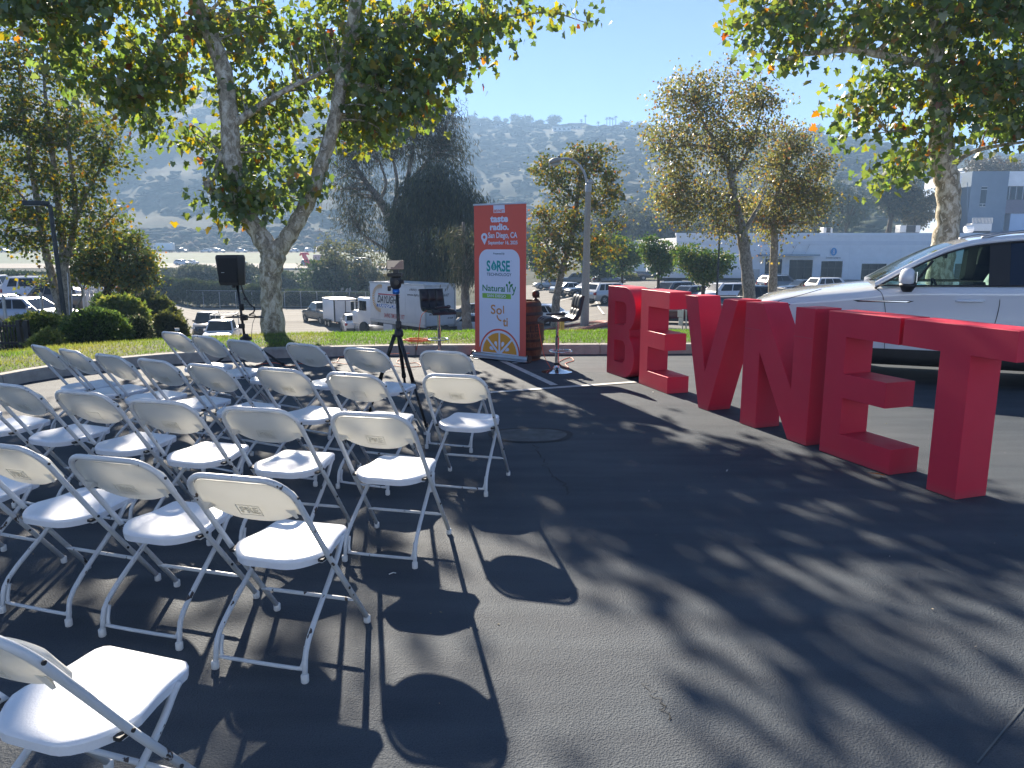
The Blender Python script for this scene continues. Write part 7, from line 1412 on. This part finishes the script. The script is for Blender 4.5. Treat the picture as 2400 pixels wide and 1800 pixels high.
# roof and pillars
RE = [(1.58, 1.262, .945), (1.85, 1.43, .90), (2.15, 1.60, .855), (2.45, 1.735, .82), (2.8, 1.815, .795), (3.4, 1.865, .785), (4.1, 1.865, .78), (4.7, 1.82, .775), (5.05, 1.72, .77)]
RQ = catmull([(s, z, y) for s, z, y in RE], 5)
for sd in (1, -1):
    mb = MB(); up, lo = [], []
    for s, z, y in RQ: up.append((Xs(s), sd * y * .94, z + .045)); lo.append((Xs(s), sd * y, z - .025))
    mid = [(p[0], (p[1] + q[1]) / 2 + sd * .012, (p[2] + q[2]) / 2 + .012) for p, q in zip(up, lo)]; inn = [(p[0], p[1] - sd * .05, p[2] - .01) for p in lo]
    mb.grid([up, mid, lo, inn]); obj('roof_side', mb, SUVW, suv, smooth=True)
    obj('window_surround', MB().tube([(Xs(s), sd * (y + .004), z - .035) for s, z, y in RQ], .012, 6), MT['black_plastic'], suv, smooth=True)
rr_ = [[(Xs(s), y * .94 * k, z + .045 + .025 * (1 - k * k)) for k in np.linspace(-1, 1, 9)] for s, z, y in RQ if s > 2.42]; obj('roof', MB().grid(rr_), SUVW, suv, smooth=True)
ws = [[(Xs(s), y * .93 * k, z + .040 + .03 * (1 - k * k)) for k in np.linspace(-1, 1, 9)] for s, z, y in RQ if s < 2.5]; obj('windscreen', MB().grid(ws), TG, suv, smooth=True)
rw = [[(Xs(5.05 - .0), .72 * k, 1.73) for k in (-1, 1)], [(Xs(5.33), .80 * k, 1.29) for k in (-1, 1)]]; obj('rear_window', MB().grid(rw), PRIV, suv)
ZR = lambda s: float(np.interp(s, [q[0] for q in RQ], [q[1] for q in RQ])); YR = lambda s: float(np.interp(s, [q[0] for q in RQ], [q[2] for q in RQ])); zb_l = lambda s: float(np.interp(s, [1.6, 5.2], [1.262, 1.315]))
def gside(nm, s0, s1, mt, sd, slant=0.0, off=0.0, n=14):
    lo, hi = [], []
    for k in range(n + 1):
        s = s0 + (s1 - s0) * k / n; s2 = s + slant; s2 = max(s2, s0 + .02) if s0 < 1.7 else s2
        lo.append((Xs(s), sd * (.955 + off), zb_l(s) - .01)); hi.append((Xs(s2), sd * (YR(s2) + .0 + off), ZR(s2) - .03))
    return obj(nm, MB().grid([lo, hi]), mt, suv)
for sd in (1, -1):
    gside('front_window', 1.68, 2.90, TG, sd, .0, -.012); gside('privacy_window', 3.02, 4.05, PRIV, sd, .0, -.008); gside('quarter_window', 4.12, 4.95, PRIV, sd, .0, -.008)
    gside('centre_pillar', 2.84, 3.06, MT['black_plastic'], sd, .0, -.004, 3); gside('rear_pillar', 4.04, 4.14, MT['black_plastic'], sd, 0, -.004, 2)
    obj('belt_trim', MB().tube([(Xs(s), sd * (.958), zb_l(s)) for s in np.linspace(1.62, 5.05, 20)], .012, 6), MT['black_plastic'], suv, smooth=True)
    obj('quarter_light_frame', MB().tube([(Xs(2.02), sd * .952, 1.27), (Xs(2.22), sd * .88, 1.58)], .016, 6), MT['black_plastic'], suv)
    obj('roof_rail', MB().tube([(Xs(2.75), sd * .73, 1.86), (Xs(3.0), sd * .73, 1.915), (Xs(3.4), sd * .73, 1.945), (Xs(4.3), sd * .73, 1.945), (Xs(4.75), sd * .73, 1.87)], .022, 6, 5), MT['steel'], suv, smooth=True)
    for s_, nm in ((1.0, 'wheel'), (4.15, 'wheel')):
        y = sd * (SW - .13); obj('wheel_arch', MB().lathe([(.475, sd * .0), (.475, sd * .150), (.43, sd * .152)], 36, (Xs(s_), sd * (SW - .14), .40), 'y'), MT['black_plastic'], suv, sharp=40)
        wh = obj(nm, MB().lathe([(.25, sd * .14), (.37, sd * .155), (.395, sd * .13), (.395, -sd * .12)], 36, (Xs(s_), y, .395), 'y'), TYRE, suv, sharp=40); obj('rim', MB().lathe([(.04, sd * .135), (.07, sd * .125), (.25, sd * .142)], 24, (Xs(s_), y, .395), 'y'), RIM, wh, sharp=40)
        for k in range(5):
            an = k * 2 * math.pi / 5; ca, sa = math.cos(an), math.sin(an); p_ = lambda r_, o_: (Xs(s_) + r_ * ca - o_ * sa, y + sd * .146, .395 + r_ * sa + o_ * ca); obj('spoke_gap', MB().quad(p_(.09, -.02), p_(.22, -.06), p_(.22, .06), p_(.09, .02)), MT['dark_trim'], wh)
obj('lower_cladding', MB().grid([[(Xs(s), sy(s, .44) + .012, .46) for s in np.linspace(.35, 5.0, 24)], [(Xs(s), sy(s, .40) + .016, .36) for s in np.linspace(.35, 5.0, 24)], [(Xs(s), sy(s, .3) + .012, .25) for s in np.linspace(.35, 5.0, 24)], [(Xs(s), .6, .235) for s in np.linspace(.35, 5.0, 24)]]), MT['black_plastic'], suv, smooth=True)
rline([(1.60, 1.225), (1.67, 1.15), (1.72, .95), (1.74, .70), (1.75, .45)], .0045, MT['dark_trim'], 'door_seam'); rline([(2.95, 1.27), (2.965, 1.1), (2.95, .9), (2.90, .6), (2.88, .45)], .0045, MT['dark_trim'], 'door_seam'); rline([(.95, 1.205), (.7, 1.12), (.42, 1.03), (.30, .93)], .004, MT['dark_trim'], 'bonnet_seam')
ac = obj('fender_vent', MB().add([(Xs(s), sy(s, z) + .004, z) for s, z in ((1.33, 1.075), (1.39, 1.052), (1.98, 1.055), (2.04, 1.08))], [(0, 1, 2, 3)]), MT['black_plastic'], suv); obj('vent_chrome', MB().add([(Xs(s), sy(s, z) + .008, z) for s, z in ((1.40, 1.072), (1.43, 1.060), (1.95, 1.062), (1.99, 1.073))], [(0, 1, 2, 3)]), MT['chrome'], ac)
hdl = obj('door_handle', MB().tube([(Xs(2.50), sy(2.5, 1.08) - .005, 1.09), (Xs(2.54), sy(2.5, 1.08) + .03, 1.092), (Xs(2.74), sy(2.7, 1.08) + .03, 1.095), (Xs(2.80), sy(2.8, 1.08) - .002, 1.097)], [.012, .018, .018, .012], 8, 4), SUVW, suv, smooth=True)
hdr = obj('door_handle', MB().tube([(Xs(3.66), sy(3.6, 1.1) - .005, 1.10), (Xs(3.7), sy(3.6, 1.1) + .03, 1.102), (Xs(3.9), sy(3.8, 1.1) + .03, 1.105), (Xs(3.95), sy(3.9, 1.1), 1.107)], [.012, .018, .018, .012], 8, 4), SUVW, suv, smooth=True)
hl = obj('headlight', MB().grid([[(Xs(s), sy(s, z) + .006, z) for s, z in ((.05, .86), (.18, .925), (.36, .975), (.55, .985))], [(Xs(s), sy(s, z) + .008, z) for s, z in ((.05, .80), (.18, .85), (.32, .91), (.50, .965))]]), MT['headlight'], suv, smooth=True); obj('headlight_rim', MB().tube([(Xs(s), sy(s, z) + .01, z) for s, z in ((.06, .87), (.2, .935), (.38, .985), (.57, .992), (.5, .96), (.32, .90), (.18, .84))], .008, 5), MT['black_plastic'], hl)
obj('side_marker', MB().add([(Xs(s), sy(s, z) + .012, z) for s, z in ((.12, .60), (.34, .62), (.34, .66), (.14, .65))], [(0, 1, 2, 3)]), MT['amber'], suv)
obj('grille', MB().box(Xs(.04), Xs(-.01), -.62, .62, .55, .86, .03), MT['dark_trim'], suv); obj('front_lip', MB().box(Xs(.2), Xs(.0), -.75, .75, .24, .44, .04), MT['black_plastic'], suv)
# mirror
mx_, my_, mz_ = Xs(1.93), 1.17, 1.30; ms = obj('wing_mirror', MB(), SUVW, suv) if False else None
mcap = MB(); 
for i, (z, k) in enumerate(((.0, .96), (.05, 1.0), (.12, .98), (.165, .84), (.185, .5))): pass
prf = [(.0, .80), (.03, 1.0), (.10, 1.0), (.16, .86), (.19, .5)]; rows2 = []
for z, k in prf: rows2.append([(mx_ + (.075 + .03 * (c > 0)) * k * c, my_ + .125 * k * s__, mz_ + z) for c, s__ in [(math.cos(a), math.sin(a)) for a in np.linspace(0, 2 * math.pi, 17)[:-1]]])
mcap.grid(rows2, close=True); mcap.add(rows2[-1], [tuple(range(16))]); mir = obj('wing_mirror', mcap, SUVW, suv, smooth=True)
obj('mirror_base', MB().lathe([(.05, -.10), (.075, -.06), (.095, -.03), (.1, .002)], 14, (mx_, my_, mz_)), MT['black_plastic'], mir, smooth=True); obj('mirror_arm', MB().box(mx_ - .05, mx_ + .05, .93, my_, mz_ - .09, mz_ - .03, .015), MT['black_plastic'], mir); obj('mirror_glass', MB().box(mx_ - .085, mx_ - .078, my_ - .10, my_ + .10, mz_ + .02, mz_ + .15), MT['chrome'], mir)
# interior
INT = mat('interior_dark', (.03, .032, .034), .7); INT2 = mat('interior_pale', (.30, .32, .31), .7)
obj('dashboard', MB().box(Xs(2.2), Xs(1.75), -.82, .82, .9, 1.22, .06), INT, suv); obj('cabin_floor', MB().box(Xs(5.0), Xs(1.8), -.86, .86, .45, .6), INT, suv)
for sd in (1, -1):
    obj('seat_base', MB().box(Xs(3.15), Xs(2.6), sd * .42 - .27, sd * .42 + .27, .6, .92, .06), INT, suv); b_ = MB().tube([(Xs(3.08), sd * .42, .9), (Xs(3.22), sd * .42, 1.25), (Xs(3.30), sd * .42, 1.46)], [.17, .17, .13], 10, 3, flat=1.0); obj('seat_back', b_, INT2, suv, smooth=True); obj('headrest', MB().box(Xs(3.38), Xs(3.26), sd * .42 - .13, sd * .42 + .13, 1.48, 1.66, .04), INT2, suv)
sw_ = [(Xs(2.36) + .06 * math.sin(a), .42 + .19 * math.cos(a), 1.17 + .17 * math.sin(a)) for a in np.linspace(0, 2 * math.pi, 25)]; obj('steering_wheel', MB().tube(sw_, .014, 6), INT, suv, smooth=True); obj('inside_mirror', MB().box(Xs(2.5), Xs(2.47), -.12, .12, 1.6, 1.67, .02), INT, suv)

# ================================================================ lamps, posts, signs
b = on(1370, 35); CONC = mat('lamp_concrete', (.40, .37, .32), .9, var=.2, scale=30, bump=.3, bscale=200); t = thing('street_lamp', 'concrete street lamp post with curved arm on the mulch island', 'street lamp', b); q = lambda px, py: at(px, py, 35) - b
tp_ = q(1379, 432); obj('post', MB().tube([(0, 0, -.3), (0, 0, 1.0), (tp_.x * .5, 0, tp_.z * .5), tp_], [.205, .20, .165, .125], 8), CONC, t); obj('collar', MB().lathe([(.13, -.35), (.15, -.33), (.15, .0), (.12, .03)], 12, tp_), MT['galv'], t, sharp=40)
obj('cap_ball', MB().lathe([(.001, -.13), (.09, -.08), (.13, .0), (.09, .09), (.001, .13)], 12, tp_ + Vector((.08, 0, .10))), MT['galv'], t, smooth=True)
obj('arm', MB().tube([tp_ + Vector((-.05, 0, -.2)), q(1372, 412), q(1362, 393), q(1347, 378), q(1328, 372), q(1312, 373)], .055, 8, 4), MT['galv'], t, smooth=True)
lh = obj('lamp_head', MB().tube([q(1318, 373), q(1311, 374), q(1300, 376), q(1291, 380), q(1288, 384)], [.06, .15, .20, .17, .06], 12, 3, flat=.62), mat('lamp_shell', (.36, .36, .34), .6, var=.15), t, smooth=True); obj('lens', MB().tube([q(1316, 382), q(1305, 385), q(1290, 388)], [.05, .15, .06], 10, 3, flat=.5), mat('lamp_lens', (.5, .49, .44), .3), lh, smooth=True); obj('photocell', MB().lathe([(.05, .0), (.05, .1), (.02, .12)], 10, q(1310, 371)), MT['black_plastic'], lh)
# mulch island with painted kerb
def blob(name, pts, mt, dz, kind='structure'):
    c_ = sum((Vector(p) for p in pts), Vector()) / len(pts); mb = MB(); vs_ = [(c_.x, c_.y, Z(c_.x, c_.y) + dz + .06)] + [(p[0], p[1], Z(p[0], p[1]) + dz) for p in pts]; k = len(pts); mb.add(vs_, [(0, i + 1, (i + 1) % k + 1) for i in range(k)]); return tag(obj(name, mb, mt, smooth=True), kind=kind)
isl = [Vector((x, y, 0)) for x, y in [(-1.0, 31.5), (.2, 30.0), (1.8, 29.6), (3.2, 31.0), (4.2, 33.2), (4.35, 35.5), (3.6, 37.2), (2.0, 38.2), (.5, 37.8), (-.8, 36.0), (-1.3, 33.5)]]
isl = [Vector(p[:3]) for p in catmull([tuple(p) for p in isl] + [tuple(isl[0])], 3)[:-1]]
blob('mulch_island', isl, MT['mulch'], .16)
kp_ = [(p.x, p.y, Z(p.x, p.y) + .16) for p in isl + [isl[0]]]; tag(obj('island_kerb', MB().tube(kp_, .11, 6), mat('kerb_red', (.34, .11, .09), .8, var=.3, scale=6), smooth=True), 'faded red kerb round the mulch island at the lamp post', 'kerb', kind='structure')
blob('mulch_bank', [on(1082, 47), on(1120, 47), on(1150, 40), on(1165, 33), on(1120, 30), on(1070, 32), on(1060, 40)], MT['mulch'], .14)
blob('planting_bed', [on(1480, 113), on(1560, 116), on(1460, 118), on(1390, 118), on(1395, 113)], LAWN, .16)
for px, top_, Y, rx, lb in [(1425, 640, 111, 34, 'yellow flowering shrubs at the back kerb of the lower car park'), (1470, 642, 112, 24, 'yellow green bush left of the dark pickup')]:
    b = on(px, Y); shrub('flowering_shrub', lb, b, (rx * Y / CAM_F, 1.2, (at(px, top_, Y).z - b.z) / 1.92), 1500, .3, 'spray', [(.12, .14, .03), (.22, .19, .03), (.08, .12, .03)], [1, 1, 1], LEAF2, rough=.3)
b = on(1317, 29.5); t = thing('bollard', 'yellow bollard standing behind the right bar stool', 'bollard', b); obj('post', MB().lathe([(.09, -.2), (.09, .95), (.06, 1.02), (.01, 1.05)], 14), mat('bollard_yellow', (.55, .36, .05), .6, var=.15), t, sharp=40)
# left light pole
b = on(160, 20.5); t = thing('light_pole', 'dark shoebox light pole rising through the slender tree at the left', 'street lamp', b); q = lambda px, py: at(px, py, 20.5) - b
GREENP = mat('pole_dark', (.02, .028, .032), .5, var=.15); obj('pole', MB().tube([(0, 0, -.4), q(117, 480)], [.07, .055], 8), GREENP, t); obj('arm', MB().tube([q(118, 482), q(104, 480)], .04, 6), GREENP, t); lf = q(62, 477); rt = q(107, 480); obj('lamp_head', MB().box(lf.x, rt.x, -.2, .2, lf.z - .06, lf.z + .07, .02), GREENP, t); obj('lens', MB().box(lf.x + .04, rt.x - .06, -.16, .16, lf.z - .068, lf.z - .061), MT['headlight'], t)
for dx, hgt, lb in ((4, 640, 'longer thin grey guy wire beside the base of the left light pole'), (9, 680, 'shorter thin grey guy wire beside the base of the left light pole')): tag(obj('guy_wire', MB().tube([on(162 + dx, 20.2), at(150 + dx * 2, hgt, 20.4)], .012, 5), MT['galv']), lb, 'wire', 'guy wires of the left light pole')
b = on(1677, 44); t = thing('light_pole', 'thin black light pole in front of the white building', 'street lamp', b); z1 = at(1677, 548, 44).z - b.z; obj('pole', MB().tube([(0, 0, -.2), (0, 0, z1)], [.07, .055], 8), GREENP, t); obj('lamp_head', MB().box(-.2, .2, -.2, .2, z1 - .1, z1 + .12, .03), GREENP, t); obj('base', MB().lathe([(.2, -.2), (.2, .5), (.15, .52)], 12), MT['concrete'], t)
b = on(1364, 95); t = thing('light_pole', 'black light pole just left of the concrete lamp post far in the car park', 'street lamp', b); z1 = at(1364, 600, 95).z - b.z; obj('pole', MB().tube([(0, 0, -.2), (0, 0, z1)], [.10, .08], 8), GREENP, t); obj('lamp_head', MB().box(-.4, .4, -.3, .3, z1, z1 + .25, .03), GREENP, t)
# black gate at far left
b = on(30, 15.6); t = thing('iron_gate', 'black iron bar gate at the left edge beside the juniper', 'gate', b); q = lambda px, py: at(px, py, 15.6) - b
xl, xr = q(-60, 780).x, q(64, 780).x; zt_, zb2 = q(40, 757).z, q(40, 806).z - .1; n = 17
for i in range(n): x = xl + (xr - xl) * i / (n - 1); obj('bar', MB().box(x - .012, x + .012, -.012, .012, zb2, zt_ + .03), MT['black_metal'], t)
for z in (zt_ - .06, zb2 + .12): obj('rail', MB().box(xl, xr, -.02, .02, z - .02, z + .02), MT['black_metal'], t)
for x in (xr, xr - .16): obj('post', MB().box(x - .04, x + .04, -.04, .04, zb2 - .2, zt_ + .06), MT['black_metal'], t)
obj('brace', MB().tube([(xl + .9, .02, zb2 + .12), (xr - .2, .02, zt_ - .06)], .016, 6), MT['black_metal'], t)
# galvanised posts of the wire fence round the left car park
def cpost(label, px, py0, py1, Y):
    b = on(px, Y); t = thing('fence_post', label, 'fence post', b, 0, 'galvanised fence posts of the left car park'); obj('post', MB().tube([(0, 0, -.5), (0, 0, at(px, py0, Y).z - b.z)], .045, 8), MT['galv'], t); obj('cap', MB().lathe([(.05, 0), (.05, .04), (.02, .07)], 10, (0, 0, at(px, py0, Y).z - b.z)), MT['galv'], t); return t
cpost('galvanised post in front of the silver sedan roof at far left', 20, 697, 760, 21); cpost('galvanised post in front of the silver sedan between the gate and the tree', 107, 690, 750, 24); cpost('galvanised post beside the tail of the brown pickup', 206, 672, 735, 31); cpost('galvanised post at the corner where the slatted fence begins', 240, 665, 730, 36)
b = on(238, 41); t = thing('slatted_fence', 'short grey slatted fence panel behind the brown pickup', 'fence', b)
for i in range(9): obj('slat', MB().box(-.9 + i * .22, -.72 + i * .22, -.02, .02, -.2, 2.3), MT['galv'], t)
obj('rail', MB().box(-1, 1.1, .02, .06, 2.0, 2.1), MT['galv'], t)
mb = MB(); 
for k in range(26): a = k * 1.1; mb.tube([at(212 + k * .9, 672 + k * 2.6, 34) + Vector((.16 * math.cos(a), 0, .16 * math.sin(a))), at(213 + k * .9, 674 + k * 2.6, 34) + Vector((.16 * math.cos(a + 1.6), 0, .16 * math.sin(a + 1.6)))], .02, 4)
tag(obj('razor_wire', mb, MT['galv'], smooth=True), 'coil of bright razor wire hanging from the fence behind the brown pickup', 'wire')
# paper signs behind the first E, little white sign on the bank
b = on(1597, 17.5); t = thing('notice_post', 'two small white paper notices on a thin post behind the first red E', 'sign', b); q = lambda px, py: at(px, py, 17.5) - b
obj('post', MB().box(-.015, .015, .01, .04, -.3, q(1597, 722).z), MT['galv'], t)
for (a_, c_, nm) in (((1588, 743), (1602, 727), 'notice'), ((1590, 763), (1599, 744), 'notice')): l_, r2 = q(*a_), q(*c_); obj(nm, MB().box(l_.x, r2.x, -.01, .0, l_.z, r2.z), MT['plate'], t)
tag(obj('stake', MB().tube([on(1608, 17.5), at(1608, 727, 17.5)], .018, 6), MT['galv']), 'thin grey stake right of the paper notices behind the first E', 'post')
b = on(422, 20.5); t = thing('small_sign', 'tiny white sign stuck in the olive shrub at the lawn edge', 'sign', b); zz = at(422, 772, 20.5).z - b.z; obj('sign_plate', MB().box(-.06, .06, -.01, .01, zz - .035, zz + .035), MT['lettering_white'], t); obj('stake', MB().box(-.01, .01, .01, .02, -.1, zz), MT['galv'], t)
b = on(1660, 110); t = thing('utility_cabinet', 'grey utility cabinet against the white building between trunks', 'cabinet', on(1771, 112)); obj('cabinet', MB().box(-.45, .45, -.3, .3, 0, 1.7, .02), mat('cabinet_beige', (.45, .44, .41), .6), t); obj('door', MB().box(-.40, .40, -.315, -.302, .1, 1.6, .005), mat('cabinet_door', (.40, .39, .37), .6), t)
# stub, knot on the forked sycamore
kn = at(549, 430, Y1 - .16); par = SYC1; mb = MB().lathe([(.075, .02), (.085, -.01), (.06, -.03), (.045, -.015), (.001, -.008)], 16, tuple(kn - Vector(par.location)), 'y'); obj('trunk_knot', mb, mat('knot', (.07, .055, .045), .9, var=.4, scale=30), par, smooth=True)

# ================================================================ sun-hazy air
hz_ = MB().box(-1700, 1700, -60, 1650, -12, 255); hm = bpy.data.materials.new('haze_air'); hm.use_nodes = True; ht = hm.node_tree; ht.nodes.clear(); ho = ht.nodes.new('ShaderNodeOutputMaterial'); pv = ht.nodes.new('ShaderNodeVolumePrincipled')
pv.inputs['Color'].default_value = (.40, .63, .96, 1); pv.inputs['Density'].default_value = .0007; pv.inputs['Anisotropy'].default_value = .12; ht.links.new(pv.outputs[0], ho.inputs['Volume'])
tag(obj('haze', hz_, hm), 'pale sunlit haze filling the valley', 'haze', kind='stuff')
